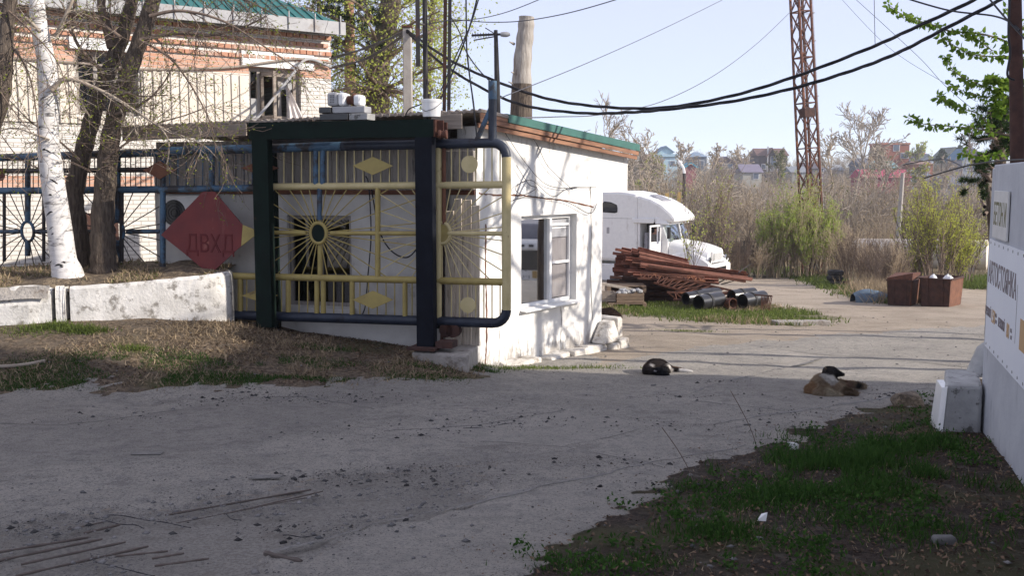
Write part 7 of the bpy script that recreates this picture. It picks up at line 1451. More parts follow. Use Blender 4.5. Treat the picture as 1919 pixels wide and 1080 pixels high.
MB(M_).hexa([(-wt, -dt, h + .04), (wt, -dt, h + .04), (wt, dt, h + .10), (-wt, dt, h + .10), (-wt, -dt, h + .07), (wt, -dt * .9, h + .22), (wt, dt, h + .17), (-wt, dt, h + .13)]).build('buckled_lid', 'rust', t_)
bs_ = G(1640, 566); cv = []; cf = []
for i in range(9):
    f_ = i / 8
    for k_ in range(13):
        a = math.pi * k_ / 12; rr_ = .30 * math.sin(math.pi * (.12 + .80 * f_)) ** .6; cv.append((bs_.x - .62 + 1.25 * f_, bs_.y + .55 * math.cos(a) * rr_ / .3 * .8, bs_.z - .03 + rr_ * 1.35 * math.sin(a) * (1.15 - .55 * f_) + .02 * math.sin(k_ * 2.3 + i)))
for i in range(8):
    for k_ in range(12): cf.append((i * 13 + k_, i * 13 + k_ + 1, (i + 1) * 13 + k_ + 1, (i + 1) * 13 + k_))
o = MB().add(cv, cf).build('car_hood', 'cloth_blue', None, True, org=bs_); tag(o, 'dusty blue sheet metal hood slumped on the ground left of the bins', 'sheet metal')
a = P(1602, 474, 53); b = P(1850, 478, 50); d = b - a; rT = 27 / F * 53; t_ = thing('storage_tank', 'long pale rust stained cylindrical tank lying behind the brown shrubs', 'tank', (a.x, a.y, gzf(a.x, a.y)))
MB().lathe([(0, -.25), (rT * .55, -.20), (rT * .85, -.08), (rT, .12), (rT, d.length), (0, d.length + .2)], a, d, 28).build('shell', 'tank_white', t_, True)
for f_ in (.15, .5, .85): c_ = a.lerp(b, f_); MB().box(c_.x - .15, c_.x + .15, c_.y - .6, c_.y + .6, gzf(c_.x, c_.y) - .3, c_.z - rT * .8).build('saddle', 'concrete_raw', t_)
for k_, (x0_, x1_, y_, Y) in enumerate(((1757, 1850, 446, 58), (1765, 1850, 440, 59), (1780, 1850, 434, 60), (1748, 1845, 449, 57))): a = P(x0_, y_, Y); b = P(x1_, y_ + 2, Y); tag(MB().tube([a, b], .12, 8).build('dark_pipe', 'rust_dark', None, True, org=a), ['dark pipe in the stack behind the tank, second from the bottom', 'dark pipe in the stack behind the tank, second from the top', 'dark pipe topping the stack behind the tank', 'dark pipe lowest in the stack behind the tank'][k_], 'pipe')
for x_ in (1770, 1800, 1832): a = P(x_, 452, 58); tag(MB().box(a.x - .15, a.x + .15, a.y - .3, a.y + 2.2, gzf(a.x, a.y) - .5, P(x_, 449, 58).z - .05).build('pipe_trestle', 'rust_dark', None, org=a), {1770: 'left', 1800: 'middle', 1832: 'right'}[x_] + ' trestle carrying the dark pipes behind the tank', 'trestle')
fn = thing('mesh_fence', 'thin dark mesh fence running behind the saplings to the right of the truck', 'fence', P(1360, 490, 47.5))
for i in range(9): x_ = 1270 + i * 25; a = P(x_, 492, 47.5); a.z = gzf(a.x, a.y); MB().bar(a, P(x_, 451, 47.5), .05).build('post', 'steel_dark', fn)
for y_ in (453, 462, 472, 482): MB().bar(P(1268, y_, 47.5), P(1472, y_, 47.5), .025).build('rail', 'steel_dark', fn)
a = P(1343, 486, 46.8); b = P(1367, 477, 46.8); o = MB().box(a.x, b.x, a.y, a.y + .02, a.z, b.z).build('sign_board', 'sign_plate', None, org=a); tag(o, 'small pale board hung on the mesh fence', 'sign')
# concrete slabs and stones in the grass
for px, py, w_, d_, lab in ((1488, 516, 1.0, .5, 'flat concrete slab in the grass below the mast'), (1500, 608, 1.1, .25, 'pale plank half sunk in the grass before the pipes'), (1440, 510, .45, .3, 'dark stone heap at the end of the track')): g_ = G(px, py); mb = MB(); rockblock(mb, g_.x - w_ / 2, g_.x + w_ / 2, g_.y - d_, g_.y + d_, g_.z - .05, g_.z + .09, .03); tag(mb.build('concrete_slab', 'stone' if px == 1440 else 'concrete_raw', None, bevel=.02, org=g_), lab, 'slab')

# ================================================================== DOGS
def dogmat(name, rules, base):
    """coat colours by soft world-space patches: (centre, radius, colour)"""
    m, t, bs = newmat(name); g = t.nodes.new('ShaderNodeNewGeometry'); col = None; prev = base
    nz = noise(t, g.outputs['Position'], 26, 4)
    for c, r, k in rules:
        vd = nd(t, 'ShaderNodeVectorMath', operation='DISTANCE'); t.links.new(g.outputs['Position'], vd.inputs[0]); vd.inputs[1].default_value = tuple(c)
        ad = nd(t, 'ShaderNodeMath', operation='MULTIPLY_ADD'); t.links.new(nz, ad.inputs[0]); ad.inputs[1].default_value = .06; t.links.new(vd.outputs['Value'], ad.inputs[2])
        prev = mixc(t, ramp(t, ad.outputs[0], r, r + .045), k, prev) if True else prev
    if hasattr(prev, 'links'): t.links.new(prev, bs.inputs['Base Color'])
    bs.inputs['Roughness'].default_value = .85; bs.inputs['Specular IOR Level'].default_value = .15; MT[name] = m
def fur(o, n, ln, name, mat, root, seed, droop=.5, short=None):
    me = o.data; rgx = np.random.default_rng(seed); me.calc_loop_triangles(); T = np.array([t.vertices[:] for t in me.loop_triangles]); Vv = np.array([v.co[:] for v in me.vertices]); N = np.array([v.normal[:] for v in me.vertices])
    A, B, Cc = Vv[T[:, 0]], Vv[T[:, 1]], Vv[T[:, 2]]; ar = np.linalg.norm(np.cross(B - A, Cc - A), axis=1); ix = rgx.choice(len(T), n, p=ar / ar.sum()); u, v = rgx.random(n), rgx.random(n); k = u + v > 1; u[k] = 1 - u[k]; v[k] = 1 - v[k]
    p = A[ix] + (B[ix] - A[ix]) * u[:, None] + (Cc[ix] - A[ix]) * v[:, None]; nn = N[T[ix, 0]]; d = np.array([-.45, -.15, -.55 * droop / .5]) + rgx.normal(0, .30, (n, 3)); d -= nn * np.sum(d * nn, 1, keepdims=True) * .92; d += nn * .22; d /= np.linalg.norm(d, axis=1, keepdims=True); s = np.cross(d, rgx.normal(0, 1, (n, 3))); s /= np.linalg.norm(s, axis=1, keepdims=True)
    L_ = (ln * rgx.uniform(.5, 1.2, n))[:, None]; M0 = np.array(MATS[root.name])
    if short is not None: L_ = L_ * np.where(np.linalg.norm(p + M0[:3, 3] - np.array(short[0]), axis=1) < short[1], .3, 1)[:, None]
    V = np.stack([p - s * .0028, p + s * .0028, p + d * L_], 1).reshape(-1, 3); M = np.array(MATS[root.name]); V = V @ M[:3, :3].T + M[:3, 3]; return npmesh(name, V, np.arange(3 * n).reshape(-1, 3), mat, root)
# shaggy dog lying with its head up, chest to the camera
g1 = G(1560, 744); Y1 = g1.y + .12
def dp(px, py, dy=0.0, r=0.0):
    p = P(px, py, Y1 + dy); p.z = max(p.z, gzf(p.x, p.y) + r * .85); return p
dogA = thing('shaggy_dog', 'shaggy tan dog with a black face lying on the road, head raised to the right', 'dog', (dp(1545, 740).x, Y1, g1.z))
nA = [(dp(1535, 728, .05), .105), (dp(1541, 721, .16), .115), (dp(1551, 714, .22), .105), (dp(1553, 706, .24), .075), (dp(1552, 697, .23), .062), (dp(1560, 696.5, .22), .056), (dp(1568, 699.5, .21), .038), (dp(1575, 701.5, .205), .029), (dp(1580, 702.5, .20), .021),      # 0-8 spine, head
      (dp(1545, 733, -.04, .05), .075), (dp(1534, 738, -.10, .05), .05), (dp(1552, 739, -.14, .035), .04), (dp(1566, 741, -.15, .03), .032), (dp(1576, 743, -.15, .02), .026),      # 9-13 near hind leg
      (dp(1562, 724, .10), .06), (dp(1575, 731, -.02, .05), .045), (dp(1591, 736, -.10, .035), .034), (dp(1605, 738, -.14, .025), .028),      # 14-17 front leg
      (dp(1565, 718, .26), .055), (dp(1580, 721, .30, .05), .042), (dp(1599, 721, .34, .035), .034), (dp(1614, 723, .36, .03), .028), (dp(1621, 724, .36, .025), .024),      # 18-22 far front leg
      (dp(1522, 733, .05, .05), .075), (dp(1517, 736, .18, .04), .035), (dp(1522, 738, .32, .03), .025)]      # 23-25 rump, tail
eA = [(0, 1), (1, 2), (2, 3), (3, 4), (4, 5), (5, 6), (6, 7), (7, 8), (0, 9), (9, 10), (10, 11), (11, 12), (12, 13), (2, 14), (14, 15), (15, 16), (16, 17), (2, 18), (18, 19), (19, 20), (20, 21), (21, 22), (0, 23), (23, 24), (24, 25)]
dogmat('coat_shaggy', [(dp(1515, 728, .0), .10, (.25, .155, .085)), (dp(1545, 722, .0), .06, (.19, .15, .115)), (dp(1553, 711, .10), .11, (.50, .48, .44)), (dp(1560, 741, -.15), .10, (.38, .33, .24)), (dp(1595, 736, -.10), .10, (.11, .078, .05)), (dp(1612, 724, .30), .06, (.03, .027, .025)), (dp(1580, 729, .06), .075, (.17, .11, .065)), (dp(1590, 721, .30), .07, (.20, .13, .09)), (dp(1552, 693, .22), .10, (.035, .03, .028)), (dp(1570, 701, .21), .085, (.014, .013, .013))], (.28, .215, .145))
bodyA = skin_fig('body', nA, eA, 'coat_shaggy', dogA, 2); fur(bodyA, 26000, .042, 'fur', 'coat_shaggy', dogA, 4, .5, (dp(1566, 697, .21), .155))
for x_, y_, dy in ((1549, 690, .18), (1553, 690, .29)): mb = MB(); p = dp(x_, y_ + 4, dy); mb.hexa([p + Vector((-.028, -.012, -.02)), p + Vector((.022, -.015, -.02)), p + Vector((.018, .02, -.02)), p + Vector((-.028, .02, -.02)), p + Vector((-.030, -.03, .035)), p + Vector((-.012, -.034, .030)), p + Vector((-.014, -.022, .035)), p + Vector((-.032, -.02, .035))]); mb.build('ear', 'coat_shaggy', dogA, True, .008)
MB().lathe([(0, -.012), (.014, -.006), (.015, .004), (0, .012)], dp(1581.5, 702, .20), (1, 0, 0), 10).build('nose', 'plastic_black', dogA, True); MB().lathe([(0, -.004), (.005, 0), (0, .004)], dp(1561.5, 696, .165), (0, 1, 0), 8).build('eye', 'plastic_black', dogA, True)
# sleeping short haired dog
g2 = G(1240, 705); Y2 = g2.y + .10
def dq2(px, py, dy=0.0, r=0.0):
    p = P(px, py, Y2 + dy); p.z = max(p.z, gzf(p.x, p.y) + r * .85); return p
dogB = thing('sleeping_dog', 'black and dark brown dog with white legs sleeping curled on the road by the booth', 'dog', (dq2(1238, 703).x, Y2, g2.z))
nB = [(dq2(1219, 694, .10), .105), (dq2(1226, 689, .16), .115), (dq2(1237, 689, .18), .11), (dq2(1246, 692, .13), .085), (dq2(1246, 697, .04), .065), (dq2(1241, 698, -.08), .062), (dq2(1233, 697, -.13), .058), (dq2(1243, 701, -.16, .03), .040), (dq2(1251, 703.5, -.16, .025), .026),
      (dq2(1253, 693, .18, .05), .055), (dq2(1258, 699, .16, .04), .038), (dq2(1272, 702, .12, .035), .030), (dq2(1286, 703.5, .09, .03), .026), (dq2(1296, 705.5, .08, .02), .021),
      (dq2(1254, 690, .28), .045), (dq2(1262, 696, .30, .03), .03), (dq2(1274, 700, .28, .03), .022), (dq2(1282, 701.5, .27, .02), .016), (dq2(1214, 699, .02, .06), .07), (dq2(1224, 702, -.08, .05), .05)]
eB = [(0, 1), (1, 2), (2, 3), (3, 4), (4, 5), (5, 6), (5, 7), (7, 8), (3, 9), (9, 10), (10, 11), (11, 12), (12, 13), (2, 14), (14, 15), (15, 16), (16, 17), (0, 18), (18, 19)]
dogmat('coat_short', [(dq2(1252, 690, .10), .055, (.60, .57, .53)), (dq2(1257, 697, .14), .05, (.62, .58, .54)), (dq2(1288, 704, .09), .12, (.55, .53, .50)), (dq2(1221, 687, .04), .035, (.45, .43, .42)), (dq2(1213, 693, .12), .10, (.055, .030, .018)), (dq2(1268, 698, .29), .11, (.07, .035, .02)), (dq2(1240, 699, -.10), .13, (.008, .008, .009))], (.018, .014, .013))
bodyB = skin_fig('body', nB, eB, 'coat_short', dogB, 2); fur(bodyB, 9000, .014, 'fur', 'coat_short', dogB, 6, .3)
for x_, y_, dy in ((1229, 691, -.16), (1239, 690, -.12)): p = dq2(x_, y_, dy); MB().hexa([p + Vector((-.025, -.01, -.02)), p + Vector((.025, -.01, -.02)), p + Vector((.02, .012, -.02)), p + Vector((-.02, .012, -.02)), p + Vector((-.03, -.045, -.03)), p + Vector((0, -.05, -.035)), p + Vector((.0, -.035, -.03)), p + Vector((-.03, -.03, -.025))]).build('ear', 'plastic_black', dogB, True, .006)
MB().lathe([(0, -.01), (.012, -.004), (.012, .004), (0, .01)], dq2(1254, 703.5, -.165, .02), (1, -.2, 0), 8).build('nose', 'rubber', dogB, True)
g3 = G(1145, 598); Y3 = g3.y + .2
def dq3(px, py, dy=0.0): return P(px, py, Y3 + dy)
dogC = thing('brown_dog', 'dark brown long haired dog lying half hidden behind the booth corner stones', 'dog', (dq3(1140, 598).x, Y3, g3.z))
dogmat('coat_dark', [(dq3(1160, 592), .08, (.05, .026, .018))], (.032, .020, .016))
nC = [(dq3(1135, 590), .14), (dq3(1143, 588), .13), (dq3(1152, 591), .10), (dq3(1158, 593), .07), (dq3(1163, 595), .04), (dq3(1128, 591), .13), (dq3(1122, 593), .10), (dq3(1148, 598, -.15), .05), (dq3(1156, 598, -.2), .03), (dq3(1138, 599, -.2), .045), (dq3(1145, 600, -.25), .03)]
bc = skin_fig('body', nC, [(0, 1), (1, 2), (2, 3), (3, 4), (0, 5), (5, 6), (1, 7), (7, 8), (0, 9), (9, 10)], 'coat_dark', dogC, 2); fur(bc, 9000, .04, 'fur', 'coat_dark', dogC, 8)

# ================================================================== GROUND LITTER, GRASS, REBAR
def samp(poly, n, cl=0.0, sc=1.2, seed=1, jit=.25, z=None):
    rgx = np.random.default_rng(seed); P_ = np.array(poly); lo, hi = P_.min(0), P_.max(0); out = []
    X = rgx.uniform(lo[0], hi[0], n * 6); Yv = rgx.uniform(lo[1], hi[1], n * 6); k = inpoly(X + rgx.normal(0, jit, X.shape), Yv + rgx.normal(0, jit, X.shape), poly) & (fbm(X * sc, Yv * sc, seed + 30) > cl); X, Yv = X[k][:n], Yv[k][:n]; return X, Yv
def blades(name, X, Yv, Zv, h, mat, w=.006, seed=1, lean=.45):
    rgx = np.random.default_rng(seed); n = len(X); p = np.stack([X, Yv, Zv - .01], -1); a = rgx.uniform(0, 6.283, n); s = np.stack([np.cos(a), np.sin(a), 0 * a], -1) * (w * rgx.uniform(.6, 1.4, n))[:, None]; hh = (h * rgx.uniform(.4, 1.2, n))[:, None]
    l = rgx.normal(0, lean, (n, 3)); l[:, 2] = 1; l /= np.linalg.norm(l, axis=1, keepdims=True); mid = p + l * hh * .55; l2 = l + rgx.normal(0, lean * .8, (n, 3)); tipp = mid + l2 / np.linalg.norm(l2, axis=1, keepdims=True) * hh * .5
    V = np.stack([p - s, p + s, mid + s * .7, mid - s * .7, tipp], 1).reshape(-1, 3); i = np.arange(n)[:, None] * 5; Fq = np.concatenate([i + np.array([[0, 1, 2, 3]]), i + np.array([[3, 2, 4, 4]])]); V = np.asarray(V)
    T3 = np.concatenate([i + np.array([[0, 1, 2]]), i + np.array([[0, 2, 3]]), i + np.array([[3, 2, 4]])]); return tag(npmesh(name, V, T3, mat), kind='stuff')
def tri(A): return A
VG = gpts([(1340, 905), (1440, 860), (1560, 825), (1700, 800), (1800, 830), (1840, 900), (1700, 930), (1560, 945), (1420, 935)])
X, Yv = samp(VG, 3800, .53, 2.4, 3); blades('grass', X, Yv, gz(X, Yv), .11, 'grass_blade', .0045, 5)
for px, py, r_, n_, h in ((1350, 1000, .32, 1600, .08), (1080, 1062, .25, 900, .05), (1200, 1055, .25, 700, .05), (1470, 930, .4, 2200, .10), (1300, 915, .25, 600, .06), (1560, 970, .35, 900, .06), (1390, 950, .3, 900, .07), (1800, 800, .3, 900, .12), (1600, 870, .45, 2600, .15), (1720, 1000, .5, 1500, .08)):
    g_ = G(px, min(py, 1078)); n_ = int(n_ * .5); rr_ = rg.normal(0, r_ * .5, (n_, 2)); X, Yv = g_.x + rr_[:, 0], g_.y + rr_[:, 1] * .7; blades('grass_tuft', X, Yv, gz(X, Yv), h, 'grass_blade', .004, int(px))
X, Yv = samp(VERGE, 9000, .44, 1.0, 6, .3); blades('dry_grass', X, Yv, gz(X, Yv), .07, 'dry_stalk', .003, 8, 1.6)
X, Yv = samp(VERGE, 1500, .54, 2.6, 10, .3); blades('grass', X, Yv, gz(X, Yv), .05, 'grass_blade', .004, 12)
# leafy herbs
X, Yv = samp(VERGE, 2300, .51, 1.9, 17, .2); X, Yv = X[X < 6.5], Yv[X < 6.5]; A = []
for x_, y_ in zip(X, Yv):
    if RW and x_ > RW.x - (RW.y - y_) * .321 - .05: continue
    z_ = gzf(x_, y_)
    for k_ in range(14): A.append((x_ + rg.normal(0, .03), y_ + rg.normal(0, .03), z_ + rg.uniform(.005, .06)))
V, Fq = leaves(rg, A, .030, .008, .55, -.2); tag(npmesh('leafy_weeds', V, Fq, 'grass_blade'), kind='stuff')
# left dirt strip grass, curb foot weeds, booth foot
for k_, (pl_, n_, h, w_) in enumerate([([(0, 735), (130, 728), (260, 722), (400, 714), (560, 722), (690, 715), (560, 706), (400, 700), (200, 712), (0, 715)], 4600, .05, .004), ([(0, 712), (200, 700), (420, 690), (640, 690), (760, 700), (560, 668), (300, 660), (0, 680)], 3600, .05, .004), ([(700, 716), (860, 718), (910, 700), (780, 690)], 900, .05, .004)]):
    q = gpts(pl_); X, Yv = samp(q, int(n_ * 1.6), .45, 2.0, 50 + k_, .12); blades('grass', X, Yv, gz(X, Yv), h, 'grass_blade', w_, 60 + k_)
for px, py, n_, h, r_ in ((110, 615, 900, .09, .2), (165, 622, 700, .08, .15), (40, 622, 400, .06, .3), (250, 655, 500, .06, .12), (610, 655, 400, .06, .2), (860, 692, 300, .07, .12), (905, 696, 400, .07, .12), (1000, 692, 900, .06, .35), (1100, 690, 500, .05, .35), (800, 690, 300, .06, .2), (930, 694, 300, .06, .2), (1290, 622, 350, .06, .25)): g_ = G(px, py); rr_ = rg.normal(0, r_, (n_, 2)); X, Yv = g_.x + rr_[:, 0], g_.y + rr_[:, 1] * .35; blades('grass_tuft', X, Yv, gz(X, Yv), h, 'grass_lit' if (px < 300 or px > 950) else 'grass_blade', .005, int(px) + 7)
X, Yv = samp(GRASSMID, 15000, .38, .9, 23); blades('grass', X, Yv, gz(X, Yv), .12, 'grass_lit', .011, 24); X, Yv = samp(GRASSMID, 3500, .5, .9, 26); blades('dry_grass', X, Yv, gz(X, Yv), .16, 'dry_stalk', .009, 27)
X, Yv = samp(GRASSFAR, 9000, .36, .5, 28); blades('grass', X, Yv, gz(X, Yv), .22, 'grass_lit', .02, 29); X, Yv = samp(GRASSR, 4000, .2, .5, 31); blades('grass', X, Yv, gz(X, Yv), .3, 'grass_lit', .025, 32)
q = gpts([(1130, 503), (1480, 480), (1700, 505), (1880, 510), (1880, 522), (1600, 540), (1500, 505), (1400, 500)]); X, Yv = samp(q, 9000, .36, .4, 33, .8); blades('dry_grass', X, Yv, gz(X, Yv), .6, 'dry_stalk', .014, 34, .3)
q = gpts([(1600, 545), (1640, 530), (1680, 545), (1720, 572), (1620, 570)]); X, Yv = samp(q, 2600, .2, .6, 35, .3); blades('dry_grass', X, Yv, gz(X, Yv), .55, 'dry_stalk', .010, 36, .45)
X = rg.uniform(-10.5, -3.85, 16000); Yv = np.interp(X, xs_, cy) + .18 + rg.random(16000) ** 1.3 * 1.7; k = fbm(X * 1.6, Yv * 1.6, 91) > .44; X, Yv = X[k], Yv[k]; Zv = np.array([embz(a, b) for a, b in zip(X, Yv)]); h_ = len(X) // 3; blades('dry_grass', X[h_:], Yv[h_:], Zv[h_:], .11, 'dry_stalk', .007, 92, 1.2); blades('grass', X[:h_], Yv[:h_], Zv[:h_], .06, 'grass_lit', .004, 93)
# dead leaves
def litterleaves(name, X, Yv, Zv, size, mat, seed):
    rgx = np.random.default_rng(seed); n = len(X); p = np.stack([X, Yv, Zv + .008], -1); a = rgx.uniform(0, 6.283, n); s = size * rgx.uniform(.4, 1.3, n); d = np.stack([np.cos(a), np.sin(a), rgx.normal(0, .3, n)], -1) * s[:, None]; e = np.stack([-np.sin(a), np.cos(a), rgx.normal(0, .4, n)], -1) * (s * .35)[:, None]
    V = np.stack([p - d * .5, p + e * .8 + np.array([0, 0, .006]), p + d * .5, p - e * .8 + np.array([0, 0, .006])], 1).reshape(-1, 3); return tag(npmesh(name, V, np.arange(4 * n).reshape(-1, 4), mat), kind='stuff')
X, Yv = samp(VERGE, 24000, .34, .9, 61, .38); litterleaves('dead_leaves', X, Yv, gz(X, Yv), .03, 'dead_leaf', 62)
X, Yv = samp([(x_, y_) for x_, y_ in LEFTDIRT if x_ > -12], 9000, .36, .9, 63, .2); k = Yv < 13.6; X, Yv = X[k], Yv[k]; litterleaves('dead_leaves', X, Yv, gz(X, Yv), .030, 'dead_leaf', 64); X, Yv = samp([(x_, y_) for x_, y_ in LEFTDIRT if x_ > -12], 12000, .40, 1.1, 66, .2); k = Yv < 13.2; X, Yv = X[k], Yv[k]; blades('dry_straw', X, Yv, gz(X, Yv), .11, 'dry_stalk', .006, 67, 1.5)
# pebbles and crumbs
ov_ = np.array([(1, 0, 0), (0, 1, 0), (-1, 0, 0), (0, -1, 0), (0, 0, 1), (0, 0, -.4)]); of_ = np.array([(0, 1, 4), (1, 2, 4), (2, 3, 4), (3, 0, 4), (1, 0, 5), (2, 1, 5), (3, 2, 5), (0, 3, 5)])
def pebbles(name, X, Yv, r0, seed, mat='pebble'):
    rgx = np.random.default_rng(seed); n = len(X); s = r0 * (rgx.pareto(2.2, n) * .5 + .35); s = np.clip(s, 0, r0 * 4.5); a = rgx.uniform(0, 6.283, n); sc_ = rgx.uniform(.6, 1.2, (n, 3)) * np.array([1, 1, .6]); V = ov_[None] * (s[:, None] * sc_)[:, None, :]; c, s_ = np.cos(a), np.sin(a); V = np.stack([V[..., 0] * c[:, None] - V[..., 1] * s_[:, None], V[..., 0] * s_[:, None] + V[..., 1] * c[:, None], V[..., 2]], -1); V += np.stack([X, Yv, gz(X, Yv) + .014], -1)[:, None, :]; return tag(npmesh(name, V.reshape(-1, 3), (np.arange(n)[:, None, None] * 6 + of_[None]).reshape(-1, 3), mat), kind='stuff')
X, Yv = samp(BROKEN, 5200, .30, 1.0, 71, .15); pebbles('gravel', X, Yv, .006, 72)
X = rg.uniform(-7, 6, 9000); Yv = 3.6 + 10 * rg.random(9000) ** 1.3; k = fbm(X * 1.1, Yv * 1.1, 73) > .42; pebbles('gravel', X[k], Yv[k], .006, 74)
X = rg.uniform(-.5, 9, 6000); Yv = rg.uniform(12.5, 26, 6000); pebbles('gravel', X, Yv, .006, 76)
X, Yv = samp(LEFTDIRT, 1800, .3, 1, 77); k = Yv < 13; pebbles('gravel', X[k], Yv[k], .010, 78)
# dark crumbs of asphalt gathered along the slab joints
MT['crumb'] = leafmat('crumb', (.10, .098, .095), (.035, .034, .034), 0); XX, YY = [], []
for px, py, r_, n_ in ((640, 752, .5, 500), (520, 742, .5, 500), (430, 752, .4, 260), (720, 815, .5, 260), (880, 800, .5, 260), (1180, 868, .35, 220), (730, 905, .4, 420), (640, 900, .35, 300), (780, 885, .35, 300), (560, 1000, .3, 220), (90, 992, .3, 260), (1265, 745, .35, 200), (1480, 776, .45, 300), (1240, 800, .4, 200), (960, 790, .4, 220), (200, 790, .5, 220), (1350, 715, .3, 160), (1650, 745, .4, 300), (1560, 800, .4, 260), (1250, 915, .3, 200)):
    g_ = G(px, py); XX.append(g_.x + rg.normal(0, r_, n_)); YY.append(g_.y + rg.normal(0, r_ * .35, n_))
X, Yv = np.concatenate(XX), np.concatenate(YY); pebbles('asphalt_crumbs', X, Yv, .0065, 79, 'crumb')
# rebar rods left in the broken slab
def rebar(lab, pts, r=.008, mat='rod_grey', cat='rebar', name='rebar_rod', lift=.012):
    q = [G(*p) for p in pts]; q = ([q[0].lerp(q[-1], i / 8) for i in range(9)] if mat == 'rod_grey' else smooth(q, 5)) if len(q) > 2 else q; q = [Vector((p.x, p.y, (p.z if mat == 'rod_grey' else gzf(p.x, p.y)) + lift + (0 if mat == 'rod_grey' else .004 * math.sin(i * .8)))) for i, p in enumerate(q)]; tag(MB().tube(q, [r * (.75 + .2 * math.sin(i * 2.1)) for i in range(len(q))], 6).build(name, mat, None, True, org=q[0]), lab, cat)
for lab, pts, r_ in [('longest straight rebar rod running up right across the broken slab', [(310, 970), (440, 947), (583, 922)], .009), ('thinner rebar rod lying parallel below the longest one', [(420, 968), (520, 942), (605, 925)], .006), ('thin rebar rod half buried below the pair of long rods', [(330, 985), (470, 955), (600, 932)], .004), ('rebar rod with a free end, uppermost at the left edge', [(-20, 1043), (80, 1026), (166, 1012)], .010), ('thick rebar rod second from the top at the left edge', [(-20, 1060), (90, 1038), (192, 1015)], .010), ('rebar rod third from the top at the left edge', [(40, 1063), (140, 1040), (235, 1021)], .009), ('long rebar rod crossing the bottom left corner', [(30, 1085), (150, 1052), (278, 1029)], .010),
                  ('short rebar rod below the left bundle', [(215, 1048), (265, 1043), (315, 1038)], .008), ('short rebar rod beside the small stick end', [(285, 1052), (320, 1046), (345, 1042)], .008), ('lowest short rebar rod near the bottom edge', [(290, 1066), (340, 1058), (392, 1052)], .008), ('dark rebar stub angling up left of the long rods', [(158, 1004), (200, 994), (225, 988)], .010), ('short rebar stub at the far left of the broken slab', [(128, 997), (160, 989), (195, 983)], .006), ('thick dark bar end beside the smooth slab edge', [(497, 1042), (530, 1050), (565, 1058)], .020)]: rebar(lab, pts, r_)
for lab, pts in [('curved black wire lying over the broken slab', [(200, 970), (260, 976), (310, 985), (358, 993)]), ('thin kinked wire crossing the left bundle of rods', [(170, 1042), (176, 1055), (210, 1067), (290, 1084)]), ('short black wire beside the long rods', [(175, 976), (215, 984), (255, 990), (270, 994)]), ('black wire scrap in the middle of the broken slab', [(420, 966), (432, 975), (452, 981)]), ('dark wire scrap on the road ahead of the booth', [(868, 806), (910, 804), (945, 798), (980, 793)]), ('thin dark wire at the right of the broken slab', [(530, 1008), (560, 1010), (595, 1009)])]: rebar(lab, pts, .004, 'black_cable', 'wire', 'wire_scrap')
for k_, (pts, h_) in enumerate([([(1420, 845), (1400, 800)], .25), ([(1300, 905), (1270, 860)], .2)]):
    g_ = G(*pts[0]); q = smooth([g_, g_ + Vector((-.05, 0, h_ * .6)), g_ + Vector((-.12, .02, h_ * 1.2)), g_ + Vector((-.22, .02, h_ * 1.9))], 5); tag(MB().tube(q, .003, 4).build('dry_twig', 'twig_bark', None, org=g_), ['tall thin dry stalk leaning left at the edge of the verge', 'short dry stalk at the left tip of the verge'][k_], 'twig')
g_ = G(500, 902); mb = MB(); mb.prism([g_ + Vector(v_) for v_ in ((-.12, -.03, .025), (-.03, -.045, .025), (.0, -.03, .025), (.09, -.03, .025), (.12, .02, .03), (-.02, .02, .03), (-.08, .035, .03))], (0, 0, .006)); tag(mb.build('cardboard_scrap', 'joint_dirt', None, org=g_), 'flat torn scrap of board lying on the concrete road', 'scrap')
g_ = G(1428, 983); mb = MB(); mb.add([g_ + Vector(v_) for v_ in ((-.03, 0, .02), (.02, -.01, .02), (.03, .0, .07), (.0, .02, .055), (-.01, .03, .03))], [(0, 1, 2, 3), (0, 3, 4)]); o = mb.build('paper_scrap', 'white_paint', None, org=g_); so = o.modifiers.new('s', 'SOLIDIFY'); so.thickness = .002; tag(o, 'small white folded paper scrap on the dark litter', 'paper')
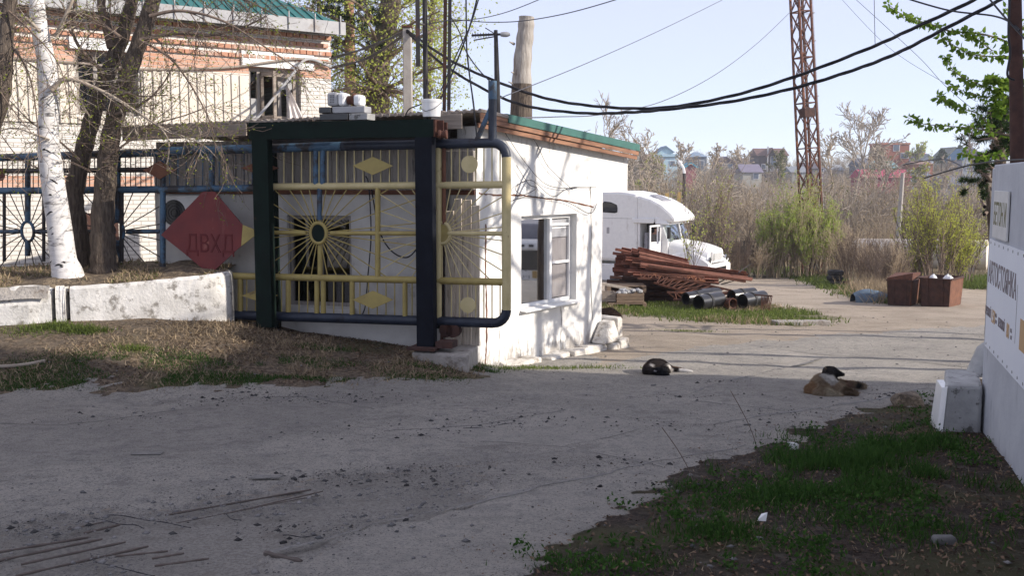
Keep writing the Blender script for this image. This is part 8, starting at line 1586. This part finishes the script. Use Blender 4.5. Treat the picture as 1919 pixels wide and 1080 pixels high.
g_ = G(1485, 842); mb = MB(); rockblock(mb, g_.x - .03, g_.x + .03, g_.y - .02, g_.y + .02, g_.z, g_.z + .05, .015); tag(mb.build('paper_scrap', 'paper', None, org=g_), 'crumpled pale paper at the grassy edge of the road', 'paper')
g_ = G(280, 855); mb = MB(); mb.box(g_.x - .13, g_.x + .10, g_.y - .04, g_.y + .04, g_.z + .018, g_.z + .024); tag(mb.build('board_scrap', 'joint_dirt', None, org=g_), 'faint pale flat scrap on the left part of the road', 'scrap')
for k_, (px, py, s_) in enumerate([(1770, 1018, .06), (1424, 1012, .018), (1330, 1065, .015), (830, 1010, .02), (1180, 945, .02), (1400, 800, .03), (1225, 725, .03), (1700, 760, .16)]):
    g_ = G(px, py); mb = MB(); rockblock(mb, g_.x - s_, g_.x + s_, g_.y - s_ * .7, g_.y + s_ * .7, g_.z - .02, g_.z + s_ * .8, s_ * .3); tag(mb.build('stone', 'stone' if k_ != 7 else 'soil', None, True, s_ * .3, org=g_), ['grey stone among the weeds near the right bottom corner', 'small grey stone below the white paper scrap', 'pale stone at the bottom of the litter patch', 'tiny dark stone on the smooth slab', 'small dark stone on the road left of the verge', 'small stone at the edge of the road verge', 'dark clod on the road below the sleeping dog', 'earth mound beside the chipped block'][k_], 'stone')
# lying branch on the left dirt
q = [G(-20, 692), G(40, 688), G(85, 680)]; q = [p + Vector((0, 0, .02)) for p in q]; tag(MB().tube(smooth(q, 5), [.02] * 11, 6).build('fallen_branch', 'twig_grey', None, True, org=q[0]), 'fallen bare branch on the left dirt strip', 'branch')

# ================================================================== HAZE
m_, t_, b_ = newmat('haze_air'); t_.nodes.remove(b_); pv = t_.nodes.new('ShaderNodeVolumePrincipled'); pv.inputs['Color'].default_value = (.88, .90, .96, 1); pv.inputs['Density'].default_value = .0006; pv.inputs['Anisotropy'].default_value = .2
t_.links.new(pv.outputs[0], t_.nodes['Material Output'].inputs['Volume']); MT['haze_air'] = m_
tag(MB().box(-420, 420, -60, 560, -22, 28).build('haze', 'haze_air'), kind='stuff')
